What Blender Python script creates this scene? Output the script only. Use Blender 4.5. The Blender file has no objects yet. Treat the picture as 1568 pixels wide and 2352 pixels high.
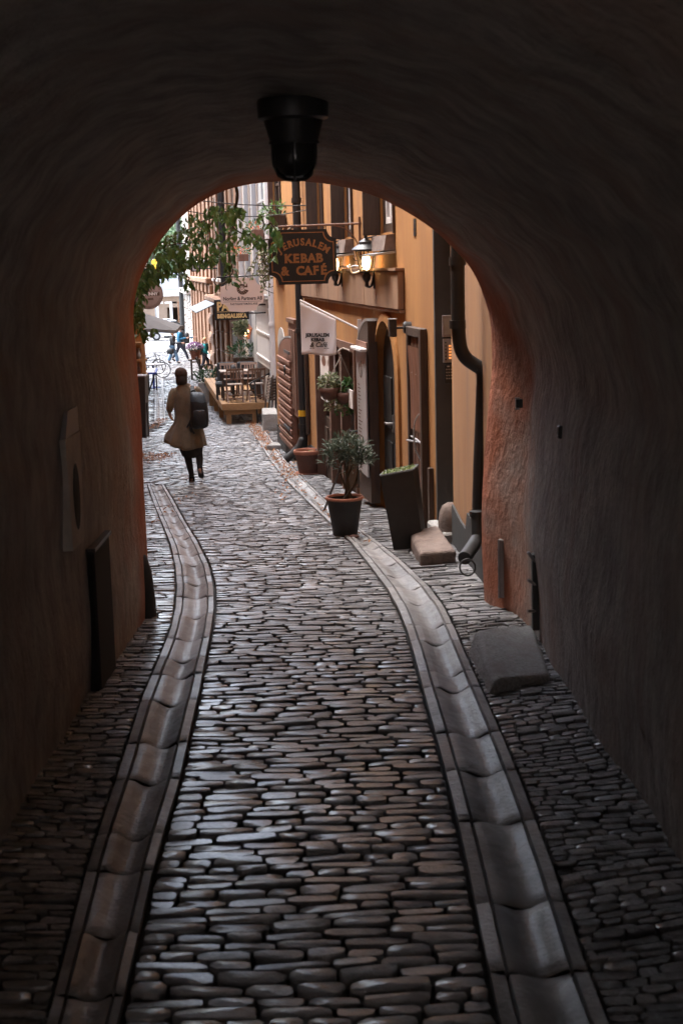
import bpy, bmesh, math, random
import numpy as np
from mathutils import Vector, Matrix
random.seed(7); np.random.seed(7)
R = math.radians
C = bpy.context.scene.collection
scene = bpy.context.scene

# ---------------------------------------------------------------- camera, world, sun, exposure
F = 50.0/36.0*2352.0                      # focal length in units of a 1568 x 2352 copy of the photo
PITCH, ROLL, CAMZ = 9.855, -1.5, 2.0
cam_d = bpy.data.cameras.new('camera'); cam = bpy.data.objects.new('camera', cam_d); C.objects.link(cam)
cam_d.sensor_fit = 'VERTICAL'; cam_d.sensor_height = 36.0; cam_d.sensor_width = 24.0; cam_d.lens = 50.0
cam_d.clip_start = 0.05; cam_d.clip_end = 2000
CM = Matrix.Rotation(R(90-PITCH), 4, 'X') @ Matrix.Rotation(R(ROLL), 4, 'Z')
CM.translation = Vector((0, 0, CAMZ)); cam.matrix_world = CM
cam_d.dof.use_dof = True; cam_d.dof.focus_distance = 24.0; cam_d.dof.aperture_fstop = 5.6
scene.camera = cam
world = bpy.data.worlds.new('World'); scene.world = world; world.use_nodes = True
wn = world.node_tree; bg = wn.nodes['Background']
sky = wn.nodes.new('ShaderNodeTexSky'); sky.sky_type = 'NISHITA'; sky.sun_disc = False
SUN_EL, SUN_AZ = 64.0, -62.0
sky.sun_elevation = R(SUN_EL); sky.sun_rotation = R(SUN_AZ); sky.air_density = 1.0; sky.dust_density = 4.0; sky.ozone_density = 1.0
hs = wn.nodes.new('ShaderNodeHueSaturation'); hs.inputs['Saturation'].default_value = 0.70
wn.links.new(sky.outputs[0], hs.inputs['Color']); wn.links.new(hs.outputs[0], bg.inputs[0])
bg.inputs[1].default_value = 0.15
sl = bpy.data.lights.new('sun', 'SUN'); sl.energy = 0.65; sl.angle = R(40); sl.color = (1, .98, .96)
so = bpy.data.objects.new('sun', sl); C.objects.link(so)
# direction towards the sun: azimuth clockwise from +Y
sd = Vector((math.sin(R(SUN_AZ))*math.cos(R(SUN_EL)), math.cos(R(SUN_AZ))*math.cos(R(SUN_EL)), math.sin(R(SUN_EL))))
so.rotation_euler = sd.to_track_quat('Z', 'Y').to_euler()
scene.view_settings.view_transform = 'Standard'; scene.view_settings.look = 'None'
scene.view_settings.exposure = 3.2; scene.view_settings.gamma = 1.0; scene.view_settings.use_curve_mapping = False
scene.cycles.max_bounces = 14; scene.cycles.diffuse_bounces = 10; scene.cycles.glossy_bounces = 4
scene.cycles.transparent_max_bounces = 12; scene.cycles.sample_clamp_indirect = 6.0; scene.cycles.caustics_reflective = False; scene.cycles.caustics_refractive = False
try:
    scene.cycles.use_denoising = True; scene.cycles.denoiser = 'OPENIMAGEDENOISE'
except Exception: pass

# ---------------------------------------------------------------- geometry of the place
DROP = [(-12, 1.9), (0, 2.0), (4, 2.12), (7, 2.21), (9.5, 2.32), (12, 2.50), (15, 2.74), (18, 2.97), (21, 3.19), (26, 3.50), (35, 3.85), (50, 4.3), (72, 4.95), (90, 5.25), (110, 5.45), (140, 5.5), (400, 5.5)]
DY = np.array([p[0] for p in DROP]); DZ = np.array([p[1] for p in DROP])
def gz(y): return CAMZ - float(np.interp(y, DY, DZ))
RM = CM.to_3x3()
def ray(u, v):
    return RM @ Vector(((u-784.0)/F, -(v-1176.0)/F, -1.0))
def P(u, v, Y):
    d = ray(u, v); k = Y/d.y
    return Vector((d.x*k, Y, CAMZ+d.z*k))
def G(u, v):
    d = ray(u, v); lo, hi = 0.5, 300.0
    for _ in range(60):
        m = .5*(lo+hi)
        if CAMZ+d.z/d.y*m > gz(m): lo = m
        else: hi = m
    return Vector((d.x/d.y*lo, lo, gz(lo)))

class Frame:
    def __init__(s, o, ex, ey):
        s.o = Vector(o); s.ex = Vector(ex).normalized(); s.ey = Vector(ey).normalized(); s.ez = s.ex.cross(s.ey)
    def p(s, x, y, z=0): return s.o+s.ex*x+s.ey*y+s.ez*z

class Wall:                                # a street front: s along it, n out of it to the street, z up
    def __init__(s, A, B, side=1):
        s.A = Vector((A[0], A[1], 0)); b = Vector((B[0], B[1], 0)); s.L = (b-s.A).length; s.t = (b-s.A).normalized()
        s.n = Vector((-s.t.y, s.t.x, 0))*side
    def p(s, a, n, z): return Vector((s.A.x+s.t.x*a+s.n.x*n, s.A.y+s.t.y*a+s.n.y*n, z))
    def hit(s, u, v, n=0.0):
        d = ray(u, v); o = s.A+s.n*n
        k = (o.x*s.n.x+o.y*s.n.y)/(d.x*s.n.x+d.y*s.n.y)
        q = Vector((d.x*k, d.y*k, CAMZ+d.z*k))
        return ((q-s.A).dot(s.t)-0, q.z) if True else None
    def rect(s, uf, un, vt, vb, n=0.0):    # pixel box -> s0, s1, z0, z1
        vm = .5*(vt+vb); um = .5*(uf+un)
        s0 = s.hit(un, vm, n)[0]; s1 = s.hit(uf, vm, n)[0]
        return s0, s1, s.hit(um, vb, n)[1], s.hit(um, vt, n)[1]

# ---------------------------------------------------------------- materials
MATS = {}
def M(name, c1, c2=None, scale=5.0, rough=.75, bump=0.0, bscale=30.0, stretch=(1, 1, 1), metal=0.0, rvar=0.0, c3=None, s3=1.5, st3=(1, 1, 1), lo=.35, hi=.7, spec=.4, island=None, coat=0.0, sheen=0.0, bdist=.02, wet=None, wetr=.2):
    m = bpy.data.materials.new(name); m.use_nodes = True; nt = m.node_tree; N = nt.nodes; L = nt.links
    b = N['Principled BSDF']; b.inputs['Roughness'].default_value = rough; b.inputs['Metallic'].default_value = metal
    b.inputs['Specular IOR Level'].default_value = spec
    if coat: b.inputs['Coat Weight'].default_value = coat
    if sheen: b.inputs['Sheen Weight'].default_value = sheen
    tc = N.new('ShaderNodeTexCoord')
    def noise(sc, st, det=6):
        mp = N.new('ShaderNodeMapping'); mp.inputs['Scale'].default_value = st
        L.new(tc.outputs['Object'], mp.inputs[0])
        n = N.new('ShaderNodeTexNoise'); n.inputs['Scale'].default_value = sc; n.inputs['Detail'].default_value = det; n.inputs['Roughness'].default_value = .65
        L.new(mp.outputs[0], n.inputs['Vector']); return n
    def ramp(src, a, z):
        r = N.new('ShaderNodeMapRange'); r.inputs['From Min'].default_value = a; r.inputs['From Max'].default_value = z
        L.new(src, r.inputs['Value']); return r.outputs[0]
    def mix(f, a, bb, typ='MIX'):
        x = N.new('ShaderNodeMix'); x.data_type = 'RGBA'; x.blend_type = typ
        if isinstance(f, float): x.inputs[0].default_value = f
        else: L.new(f, x.inputs[0])
        for k, vv in ((6, a), (7, bb)):
            if isinstance(vv, tuple): x.inputs[k].default_value = (*vv, 1)
            else: L.new(vv, x.inputs[k])
        return x.outputs[2]
    col = None
    b.inputs['Base Color'].default_value = (*c1, 1)
    if c2 is not None:
        n1 = noise(scale, stretch); col = mix(ramp(n1.outputs[0], lo, hi), c1, c2)
        if rvar: L.new(ramp(n1.outputs[0], .3, .75), (rr := N.new('ShaderNodeMath')).inputs[0]); rr.operation = 'MULTIPLY_ADD'; rr.inputs[1].default_value = rvar; rr.inputs[2].default_value = rough; L.new(rr.outputs[0], b.inputs['Roughness'])
    if c3 is not None:
        n3 = noise(s3, st3, 8); col = mix(ramp(n3.outputs[0], .48, .72), col if col is not None else c1, c3)
    if island:
        g = N.new('ShaderNodeNewGeometry')
        rp = N.new('ShaderNodeMapRange'); rp.inputs['To Min'].default_value = island[0]; rp.inputs['To Max'].default_value = island[1]
        L.new(g.outputs['Random Per Island'], rp.inputs['Value'])
        cb = N.new('ShaderNodeCombineColor'); [L.new(rp.outputs[0], cb.inputs[i]) for i in range(3)]
        col = mix(1.0, col if col is not None else c1, cb.outputs[0], 'MULTIPLY')
    if col is not None: L.new(col, b.inputs['Base Color'])
    if wet:                                # thin film of rain water, patchy
        nw = noise(1.3, (1, 1, 1), 6); wr_ = N.new('ShaderNodeMapRange'); wr_.inputs['From Min'].default_value = .3; wr_.inputs['From Max'].default_value = .65; wr_.inputs['To Min'].default_value = wet*.25; wr_.inputs['To Max'].default_value = wet
        L.new(nw.outputs[0], wr_.inputs['Value']); L.new(wr_.outputs[0], b.inputs['Coat Weight']); b.inputs['Coat Roughness'].default_value = wetr
    if bump:
        nb = noise(bscale, stretch if stretch != (1, 1, 1) else (1, 1, 1), 8)
        bp = N.new('ShaderNodeBump'); bp.inputs['Strength'].default_value = bump; bp.inputs['Distance'].default_value = bdist
        L.new(nb.outputs[0], bp.inputs['Height']); L.new(bp.outputs[0], b.inputs['Normal'])
    MATS[name] = m; return m
def emit(name, col, strength):
    m = bpy.data.materials.new(name); m.use_nodes = True; nt = m.node_tree
    b = nt.nodes['Principled BSDF']; b.inputs['Base Color'].default_value = (.8, .7, .5, 1)
    b.inputs['Emission Color'].default_value = (*col, 1); b.inputs['Emission Strength'].default_value = strength; return m
def glass(name, tint=(.9, .9, .9), fac=.12, rough=.05):
    m = bpy.data.materials.new(name); m.use_nodes = True; nt = m.node_tree; N = nt.nodes; L = nt.links
    for n in list(N): N.remove(n)
    o = N.new('ShaderNodeOutputMaterial'); t = N.new('ShaderNodeBsdfTransparent'); t.inputs[0].default_value = (*tint, 1)
    g = N.new('ShaderNodeBsdfGlossy'); g.inputs['Roughness'].default_value = rough
    fr = N.new('ShaderNodeLayerWeight'); fr.inputs['Blend'].default_value = fac
    x = N.new('ShaderNodeMixShader'); L.new(fr.outputs['Fresnel'], x.inputs[0]); L.new(t.outputs[0], x.inputs[1]); L.new(g.outputs[0], x.inputs[2]); L.new(x.outputs[0], o.inputs[0])
    return m
def leafmat(name, c1, c2):
    m = M(name, c1, None, rough=.45, island=None); nt = m.node_tree; N = nt.nodes; L = nt.links; b = N['Principled BSDF']
    g = N.new('ShaderNodeNewGeometry'); x = N.new('ShaderNodeMix'); x.data_type = 'RGBA'; x.inputs[6].default_value = (*c1, 1); x.inputs[7].default_value = (*c2, 1)
    L.new(g.outputs['Random Per Island'], x.inputs[0]); L.new(x.outputs[2], b.inputs['Base Color'])
    tr = N.new('ShaderNodeBsdfTranslucent'); L.new(x.outputs[2], tr.inputs[0])
    ms = N.new('ShaderNodeMixShader'); ms.inputs[0].default_value = .3
    L.new(b.outputs[0], ms.inputs[1]); L.new(tr.outputs[0], ms.inputs[2]); L.new(ms.outputs[0], N['Material Output'].inputs[0]); return m

# ---------------------------------------------------------------- mesh collector
class MB:
    def __init__(s): s.v = []; s.f = []; s.m = []
    def add(s, vs, fs, mi=0):
        k = len(s.v); s.v += [tuple(p) for p in vs]; s.f += [tuple(i+k for i in f) for f in fs]; s.m += [mi]*len(fs)
    def quad(s, a, b, c, d, mi=0): s.add([a, b, c, d], [(0, 1, 2, 3)], mi)
    def hexa(s, p, mi=0):                  # 8 corners: bottom ring 0-3, top ring 4-7
        s.add(p, [(3, 2, 1, 0), (4, 5, 6, 7), (0, 1, 5, 4), (1, 2, 6, 5), (2, 3, 7, 6), (3, 0, 4, 7)], mi)
    def bx(s, x0, x1, y0, y1, z0, z1, mi=0, fn=None, ch=0.0):
        fn = fn or (lambda x, y, z: Vector((x, y, z)))
        x0, x1 = sorted((x0, x1)); y0, y1 = sorted((y0, y1)); z0, z1 = sorted((z0, z1))
        if ch <= 0:
            s.hexa([fn(x0, y0, z0), fn(x1, y0, z0), fn(x1, y1, z0), fn(x0, y1, z0), fn(x0, y0, z1), fn(x1, y0, z1), fn(x1, y1, z1), fn(x0, y1, z1)], mi); return
        c = min(ch, .45*min(x1-x0, y1-y0, z1-z0)); vs = []; fs = []
        idx = {}
        for i, X in enumerate((x0, x1)):
            for j, Y in enumerate((y0, y1)):
                for k, Z in enumerate((z0, z1)):
                    sx, sy, sz = (1-2*i), (1-2*j), (1-2*k)
                    for a, q in enumerate(((X, Y+sy*c, Z+sz*c), (X+sx*c, Y, Z+sz*c), (X+sx*c, Y+sy*c, Z))):
                        idx[(i, j, k, a)] = len(vs); vs.append(fn(*q))
        q = [(0, 0), (1, 0), (1, 1), (0, 1)]
        for i in (0, 1):
            fs.append([idx[(i, a, b, 0)] for a, b in (q if i else q[::-1])])
            fs.append([idx[(a, i, b, 1)] for a, b in (q[::-1] if i else q)])
            fs.append([idx[(a, b, i, 2)] for a, b in (q if i else q[::-1])])
        for a in (0, 1):
            for b in (0, 1):
                fs.append([idx[(a, b, 0, 0)], idx[(a, b, 1, 0)], idx[(a, b, 1, 1)], idx[(a, b, 0, 1)]])
                fs.append([idx[(a, 0, b, 0)], idx[(a, 1, b, 0)], idx[(a, 1, b, 2)], idx[(a, 0, b, 2)]])
                fs.append([idx[(0, a, b, 1)], idx[(1, a, b, 1)], idx[(1, a, b, 2)], idx[(0, a, b, 2)]])
                for k in (0, 1): fs.append([idx[(a, b, k, t)] for t in range(3)]) if False else None
        for i in (0, 1):
            for j in (0, 1):
                for k in (0, 1): fs.append([idx[(i, j, k, t)] for t in range(3)])
        s.add(vs, fs, mi)
    def tube(s, path, r, n=10, mi=0, caps=True, flat=1.0):
        pts = [Vector(p) for p in path]; rs = r if isinstance(r, (list, tuple)) else [r]*len(pts)
        t0 = (pts[1]-pts[0]).normalized(); up = Vector((0, 0, 1)) if abs(t0.z) < .9 else Vector((1, 0, 0))
        a = t0.cross(up).normalized(); rings = []
        for i, p in enumerate(pts):
            t = ((pts[min(i+1, len(pts)-1)]-p).normalized()+(p-pts[max(i-1, 0)]).normalized())
            t = t.normalized() if t.length > 1e-6 else t0
            a = (a-t*a.dot(t)); a = a.normalized() if a.length > 1e-6 else t.orthogonal().normalized()
            b = t.cross(a)
            rings.append([p+(a*math.cos(2*math.pi*k/n)+b*math.sin(2*math.pi*k/n)*flat)*rs[i] for k in range(n)])
        s.loft(rings, mi, caps)
    def loft(s, rings, mi=0, caps=True, close=True):
        n = len(rings[0]); vs = [p for r in rings for p in r]; fs = []
        for i in range(len(rings)-1):
            for k in range(n if close else n-1):
                k2 = (k+1) % n; fs.append((i*n+k, i*n+k2, (i+1)*n+k2, (i+1)*n+k))
        if caps: fs.append(tuple(range(n-1, -1, -1))); fs.append(tuple((len(rings)-1)*n+k for k in range(n)))
        s.add(vs, fs, mi)
    def lathe(s, prof, c, n=24, mi=0, axis=None, caps=True):
        c = Vector(c); fr = axis or Frame((0, 0, 0), (1, 0, 0), (0, 1, 0))
        s.loft([[c+fr.ex*(r*math.cos(2*math.pi*k/n))+fr.ey*(r*math.sin(2*math.pi*k/n))+fr.ez*z for k in range(n)] for r, z in prof], mi, caps)
    def plate(s, outline, fr, z0, z1, mi=0):
        n = len(outline); vs = [fr.p(x, y, z0) for x, y in outline]+[fr.p(x, y, z1) for x, y in outline]
        fs = [tuple(range(n-1, -1, -1)), tuple(range(n, 2*n))]+[(k, (k+1) % n, n+(k+1) % n, n+k) for k in range(n)]
        s.add(vs, fs, mi)
    def leaf(s, p, d, nrm, ln, w, mi=0, bend=.25):
        p = Vector(p); d = Vector(d).normalized(); nn = Vector(nrm); sd_ = d.cross(nn)
        if sd_.length < 1e-4: sd_ = d.orthogonal()
        sd_.normalize(); nn = sd_.cross(d)
        m1 = p+d*ln*.38; m2 = p+d*ln*.75-nn*ln*bend*.3; tip = p+d*ln-nn*ln*bend
        e1 = nn*w*.18
        s.add([p, m1+sd_*w*.5+e1, m2+sd_*w*.36+e1, tip, m2-sd_*w*.36+e1, m1-sd_*w*.5+e1, m1, m2],
              [(0, 1, 6), (1, 2, 7, 6), (2, 3, 7), (0, 6, 5), (6, 7, 4, 5), (7, 3, 4)], mi)
    def text(s, body, size, fr, x=0, y=0, z=0, bold=0.0, spacing=1.0, align='CENTER', rot=0, mi=0, sx=1.0, shear=0.0):
        cu = bpy.data.curves.new('lettering', 'FONT'); cu.body = body; cu.size = size; cu.align_x = align; cu.align_y = 'CENTER'
        cu.space_character = spacing; cu.offset = bold; cu.resolution_u = 3; cu.shear = shear
        o = bpy.data.objects.new('lettering', cu); C.objects.link(o)
        dg = bpy.context.evaluated_depsgraph_get(); me = bpy.data.meshes.new_from_object(o.evaluated_get(dg))
        cr, sr = math.cos(rot), math.sin(rot)
        s.add([fr.p(x+sx*p.co.x*cr-p.co.y*sr, y+sx*p.co.x*sr+p.co.y*cr, z) for p in me.vertices], [tuple(q.vertices) for q in me.polygons], mi)
        bpy.data.objects.remove(o); bpy.data.curves.remove(cu); bpy.data.meshes.remove(me)
    def build(s, name, mats, parent=None, smooth=False, org=None, auto=None):
        mats = mats if isinstance(mats, (list, tuple)) else [mats]
        o0 = Vector(org) if org is not None else (ORG.get(parent.name, Vector()) if parent else Vector())
        me = bpy.data.meshes.new(name)
        me.from_pydata([(x-o0.x, y-o0.y, z-o0.z) for x, y, z in s.v], [], s.f)
        for m in mats: me.materials.append(m)
        if len(mats) > 1: me.polygons.foreach_set('material_index', s.m)
        bm = bmesh.new(); bm.from_mesh(me); bmesh.ops.recalc_face_normals(bm, faces=bm.faces); bm.to_mesh(me); bm.free()
        if smooth:
            me.polygons.foreach_set('use_smooth', [True]*len(me.polygons))
            if auto: me.set_sharp_from_angle(angle=R(auto))
        me.update()
        o = bpy.data.objects.new(name, me); C.objects.link(o); ORG[o.name] = o0
        if parent: o.parent = parent
        else: o.location = o0
        return o
ORG = {}
def tag(o, label=None, cat=None, group=None, kind=None):
    if label: o['label'] = label
    if cat: o['category'] = cat
    if group: o['group'] = group
    if kind: o['kind'] = kind
    return o
def thing(name, label, cat, loc=(0, 0, 0), group=None):
    o = bpy.data.objects.new(name, None); C.objects.link(o); o.location = loc; o.empty_display_size = .1
    ORG[o.name] = Vector(loc); return tag(o, label, cat, group)
def dup(root, loc, rot, label, group=None):
    r = root.copy(); C.objects.link(r); r.location = loc; r.rotation_euler = rot; r['label'] = label
    if group: r['group'] = group
    for ch in list(root.children):
        c = ch.copy(); C.objects.link(c); c.parent = r
        for g in ch.children:
            d = g.copy(); C.objects.link(d); d.parent = c
    return r
def struct(mb, name, mats, label=None, **k):
    o = mb.build(name, mats, **k); o['kind'] = 'structure'
    if label: o['label'] = label
    return o
def rnd(a, b): return random.uniform(a, b)
def bez(p, n=10):                          # Catmull-Rom through points
    p = [Vector(q) for q in p]; out = []
    for i in range(len(p)-1):
        a, b, c, d = p[max(i-1, 0)], p[i], p[i+1], p[min(i+2, len(p)-1)]
        for k in range(n):
            t = k/n; out.append(.5*((2*b)+(c-a)*t+(2*a-5*b+4*c-d)*t*t+(3*b-a-3*c+d)*t**3))
    return out+[p[-1]]

# ---------------------------------------------------------------- palette
m_mortar = M('mortar', (.028, .026, .025), (.05, .045, .04), 12, .9, .5, 60)
m_cobble = M('cobble', (.215, .213, .217), (.115, .112, .113), 16, .3, .8, 50, rvar=.3, c3=(.29, .275, .272), s3=2.0, island=(.4, 1.35), spec=.6, wet=.8, wetr=.22)
m_rough = M('rough_sett', (.24, .232, .228), (.085, .082, .08), 14, .42, 1.0, 40, rvar=.4, wet=.6, c3=(.32, .30, .285), s3=2.2, island=(.4, 1.5), spec=.6, bdist=.03)
m_far = M('far_sett', (.15, .146, .146), (.095, .09, .09), 6, .4, .5, 20, c3=(.18, .165, .16), s3=.8, island=(.5, 1.25))
m_gutter = M('gutter_granite', (.27, .26, .255), (.15, .145, .14), 10, .34, .9, 45, rvar=.35, c3=(.33, .30, .29), s3=2.5, wet=.35, wetr=.34, island=(.65, 1.15), spec=.55)
m_granite = M('granite', (.42, .41, .39), (.20, .195, .185), 55, .75, .9, 90, c3=(.26, .22, .2), s3=4)
m_sandstone = M('sandstone', (.20, .145, .12), (.12, .09, .078), 9, .8, .8, 45, c3=(.24, .19, .165), s3=3)
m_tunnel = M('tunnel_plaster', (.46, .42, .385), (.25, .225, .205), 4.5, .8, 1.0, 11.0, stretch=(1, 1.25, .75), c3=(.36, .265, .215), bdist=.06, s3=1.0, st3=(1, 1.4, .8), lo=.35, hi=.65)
def redden(m):                             # red plaster on the last metre, fading inward; also paints in its warm daylight
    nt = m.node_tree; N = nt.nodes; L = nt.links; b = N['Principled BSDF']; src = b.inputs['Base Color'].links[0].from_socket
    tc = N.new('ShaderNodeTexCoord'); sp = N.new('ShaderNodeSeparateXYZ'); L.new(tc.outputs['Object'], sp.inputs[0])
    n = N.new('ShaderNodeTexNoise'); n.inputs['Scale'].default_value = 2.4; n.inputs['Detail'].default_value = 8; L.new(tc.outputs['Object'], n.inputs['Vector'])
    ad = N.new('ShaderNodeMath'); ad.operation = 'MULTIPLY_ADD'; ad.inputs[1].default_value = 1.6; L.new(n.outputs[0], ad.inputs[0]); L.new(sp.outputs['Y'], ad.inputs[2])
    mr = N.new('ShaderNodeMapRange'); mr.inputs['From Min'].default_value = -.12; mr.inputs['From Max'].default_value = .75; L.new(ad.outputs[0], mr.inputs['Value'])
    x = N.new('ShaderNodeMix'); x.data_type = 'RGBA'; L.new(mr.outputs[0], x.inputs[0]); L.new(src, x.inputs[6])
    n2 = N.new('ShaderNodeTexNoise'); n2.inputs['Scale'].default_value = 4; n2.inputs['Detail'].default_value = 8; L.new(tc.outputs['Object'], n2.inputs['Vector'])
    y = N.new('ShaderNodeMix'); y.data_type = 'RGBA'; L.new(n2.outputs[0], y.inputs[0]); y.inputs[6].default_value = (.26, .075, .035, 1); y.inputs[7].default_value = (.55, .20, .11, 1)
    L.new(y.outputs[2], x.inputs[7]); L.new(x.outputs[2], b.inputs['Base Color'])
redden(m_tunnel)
m_orange = M('orange_plaster', (.39, .185, .055), (.30, .13, .038), 1.6, .85, .15, 45, stretch=(1, 1, .35), c3=(.26, .12, .045), s3=1.5, st3=(1.3, 1.3, .2))
m_orange2 = M('orange_plaster_bleached', (.35, .18, .077), (.27, .125, .047), 1.3, .85, .15, 45, stretch=(1, 1, .3), c3=(.21, .115, .065), s3=1.4, st3=(1.5, 1.5, .18))
m_panel = M('panel_plaster', (.28, .165, .098), (.225, .125, .073), 2.5, .8, .12, 40, stretch=(1, 1, .25), c3=(.17, .10, .062), s3=2.2, st3=(1.5, 1.5, .2))
m_plinth = M('plinth', (.024, .024, .024), (.04, .038, .036), 8, .8, .3, 50)
m_black = M('black_iron', (.020, .020, .021), (.038, .036, .034), 20, .42, .1, 80)
m_blackpipe = M('black_pipe', (.022, .022, .023), (.034, .033, .032), 6, .5, .08, 40)
m_darkgrey = M('dark_grey_paint', (.05, .05, .05), (.07, .068, .066), 4, .6, .1, 40)
m_dkwood = M('dark_wood', (.04, .025, .018), (.075, .045, .03), 5, .6, .3, 40, stretch=(6, 6, .5))
m_brown = M('brown_wood', (.15, .075, .048), (.095, .048, .032), 5, .6, .3, 30, stretch=(5, 5, .6), c3=(.20, .115, .08), s3=3)
m_brown2 = M('brown_shutter', (.22, .105, .068), (.15, .072, .047), 5, .6, .3, 30, stretch=(5, 5, .6))
m_grey = M('grey_render', (.42, .40, .385), (.32, .305, .295), 3, .8, .2, 40)
m_greyb = M('blue_grey_paint', (.50, .51, .52), (.42, .43, .44), 3, .6, .1, 40, stretch=(1, 1, .3))
m_white = M('white_paint', (.74, .71, .69), (.64, .61, .59), 3, .55, .1, 40, stretch=(1, 1, .4))
m_whitewall = M('white_plaster', (.54, .45, .39), (.47, .385, .33), 1.5, .85, .15, 40, stretch=(1, 1, .3), c3=(.50, .42, .36), s3=1.2)
m_terra = M('ochre_stone', (.21, .108, .06), (.165, .08, .042), 2.2, .85, .2, 40, stretch=(1, 1, .3), c3=(.30, .18, .115), s3=1.5)
m_terra2 = M('peach_plaster', (.24, .135, .08), (.20, .105, .06), 2, .85, .2, 40, stretch=(1, 1, .3))
m_greystone = M('grey_stone', (.40, .36, .325), (.31, .28, .255), 3, .85, .3, 30)
m_pot = M('terracotta_pot', (.13, .06, .042), (.095, .046, .034), 8, .6, .15, 60)
m_rim = M('terracotta_rim', (.36, .14, .085), (.27, .11, .07), 10, .55, .1, 60)
m_potblk = M('black_pot', (.018, .018, .018), (.028, .027, .026), 9, .5, .15, 60)
m_soil = M('soil', (.03, .02, .014), (.06, .04, .027), 30, .95, .8, 60)
m_moss = M('moss', (.07, .10, .03), (.14, .15, .06), 25, .95, .8, 60)
m_deck = M('deck_pine', (.36, .20, .085), (.28, .15, .065), 3, .6, .2, 30, stretch=(4, 4, 4))
m_chair = M('chair_wood', (.24, .14, .095), (.15, .085, .058), 4, .6, .2, 40)
m_table = M('table_wood', (.36, .29, .24), (.27, .21, .17), 6, .6, .2, 40)
m_cush = M('grey_cushion', (.05, .052, .055), (.075, .077, .08), 12, .9, .2, 120)
m_leaf = leafmat('leaf_green', (.03, .08, .024), (.12, .21, .06))
m_leafd = leafmat('leaf_dark', (.018, .045, .02), (.05, .085, .042))
m_leafo = leafmat('leaf_olive', (.05, .075, .05), (.17, .20, .15))
m_leafy = leafmat('leaf_variegated', (.10, .13, .06), (.30, .30, .17))
m_leaffar = leafmat('leaf_far', (.05, .10, .045), (.14, .20, .10))
m_stem = M('stem', (.05, .04, .025), (.08, .06, .04), 20, .8)
m_dry = leafmat('dry_leaf', (.24, .085, .032), (.36, .17, .07))
m_purple = leafmat('purple_petal', (.36, .20, .40), (.52, .34, .52))
m_red = leafmat('red_petal', (.55, .10, .06), (.62, .2, .1))
m_steel = M('galvanised', (.42, .42, .42), (.33, .33, .33), 12, .4, .05, 60, metal=.6)
m_steel2 = M('zinc', (.09, .09, .092), (.07, .07, .072), 8, .6)
m_gold = M('sign_gold', (.27, .125, .045), (.22, .10, .035), 30, .6)
m_gold2 = M('sign_brass', (.72, .50, .22), (.62, .42, .17), 30, .5)
m_signblk = M('sign_black', (.010, .010, .010), (.013, .013, .013), 10, .7, .05, 40)
m_cream = M('sign_cream', (.85, .75, .67), (.81, .71, .63), 4, .7)
m_ink = M('ink', (.03, .025, .022), None, rough=.7)
m_brink = M('brown_ink', (.11, .06, .035), None, rough=.7)
m_cloth = M('flag_cloth', (.90, .885, .885), (.86, .845, .845), 5, .9, .08, 60)
m_paper = M('paper', (.66, .60, .56), (.58, .52, .49), 5, .8)
m_bgrey = M('board_grey', (.36, .33, .32), (.30, .27, .265), 3, .5)
m_canvas = M('parasol_canvas', (.20, .188, .178), (.165, .155, .147), 5, .9, .15, 60)
m_blue = M('blue_paint', (.03, .06, .32), None, rough=.5)
m_dkvoid = M('dark_interior', (.012, .011, .010), None, rough=.9)
m_curtain = M('curtain', (.42, .40, .38), (.33, .31, .30), 8, .9, .3, 20, stretch=(8, 8, .3))
m_glass = glass('window_glass')
m_lampglass = glass('lamp_glass', (.95, .9, .8), .1)
m_dkglass = M('dark_glass', (.012, .013, .014), None, rough=.08, spec=.6)
m_skin = M('skin', (.50, .30, .22), (.45, .26, .19), 10, .6)
m_coat = M('coat_wool', (.18, .142, .09), (.125, .096, .06), 9, .95, .4, 90, sheen=.3, c3=(.20, .16, .115), s3=4)
m_cap = M('cap_brown', (.075, .045, .032), (.05, .03, .022), 14, .9, .4, 90)
m_hair = M('dark_hair', (.016, .011, .009), (.03, .02, .015), 20, .6, .4, 60, stretch=(5, 5, 1))
m_tights = M('black_tights', (.014, .013, .014), (.022, .02, .021), 20, .85)
m_pack = M('backpack_black', (.012, .014, .016), (.022, .024, .027), 9, .55, .4, 40)
m_packtop = M('backpack_blue', (.05, .075, .095), (.03, .045, .06), 9, .45, .4, 30)
m_teal = M('teal_knit', (.012, .20, .22), (.008, .15, .17), 14, .9, .3, 80)
m_bluej = M('blue_jacket', (.03, .15, .26), (.02, .11, .2), 14, .85, .3, 80)
m_jeans = M('jeans', (.13, .24, .36), (.09, .17, .28), 12, .85, .3, 80)
m_navy = M('navy_trousers', (.02, .022, .034), (.03, .032, .045), 12, .85)
m_blond = M('blond_hair', (.40, .24, .12), (.30, .17, .08), 20, .6)
m_quay = M('quay_surface', (.24, .24, .24), (.19, .19, .19), .6, .8, .1, 6)
m_carw = M('car_white', (.78, .79, .80), None, rough=.25, coat=.5)
m_tyre = M('tyre', (.02, .02, .02), None, rough=.8)
m_yellow = M('yellow_paint', (.75, .42, .03), None, rough=.5)
m_bulb = emit('lamp_bulb', (1.0, .66, .30), 3.2)
m_bulb2 = emit('small_bulb', (1.0, .66, .32), 2)
m_intercom = emit('intercom_light', (1.0, .30, .06), .11)
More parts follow.
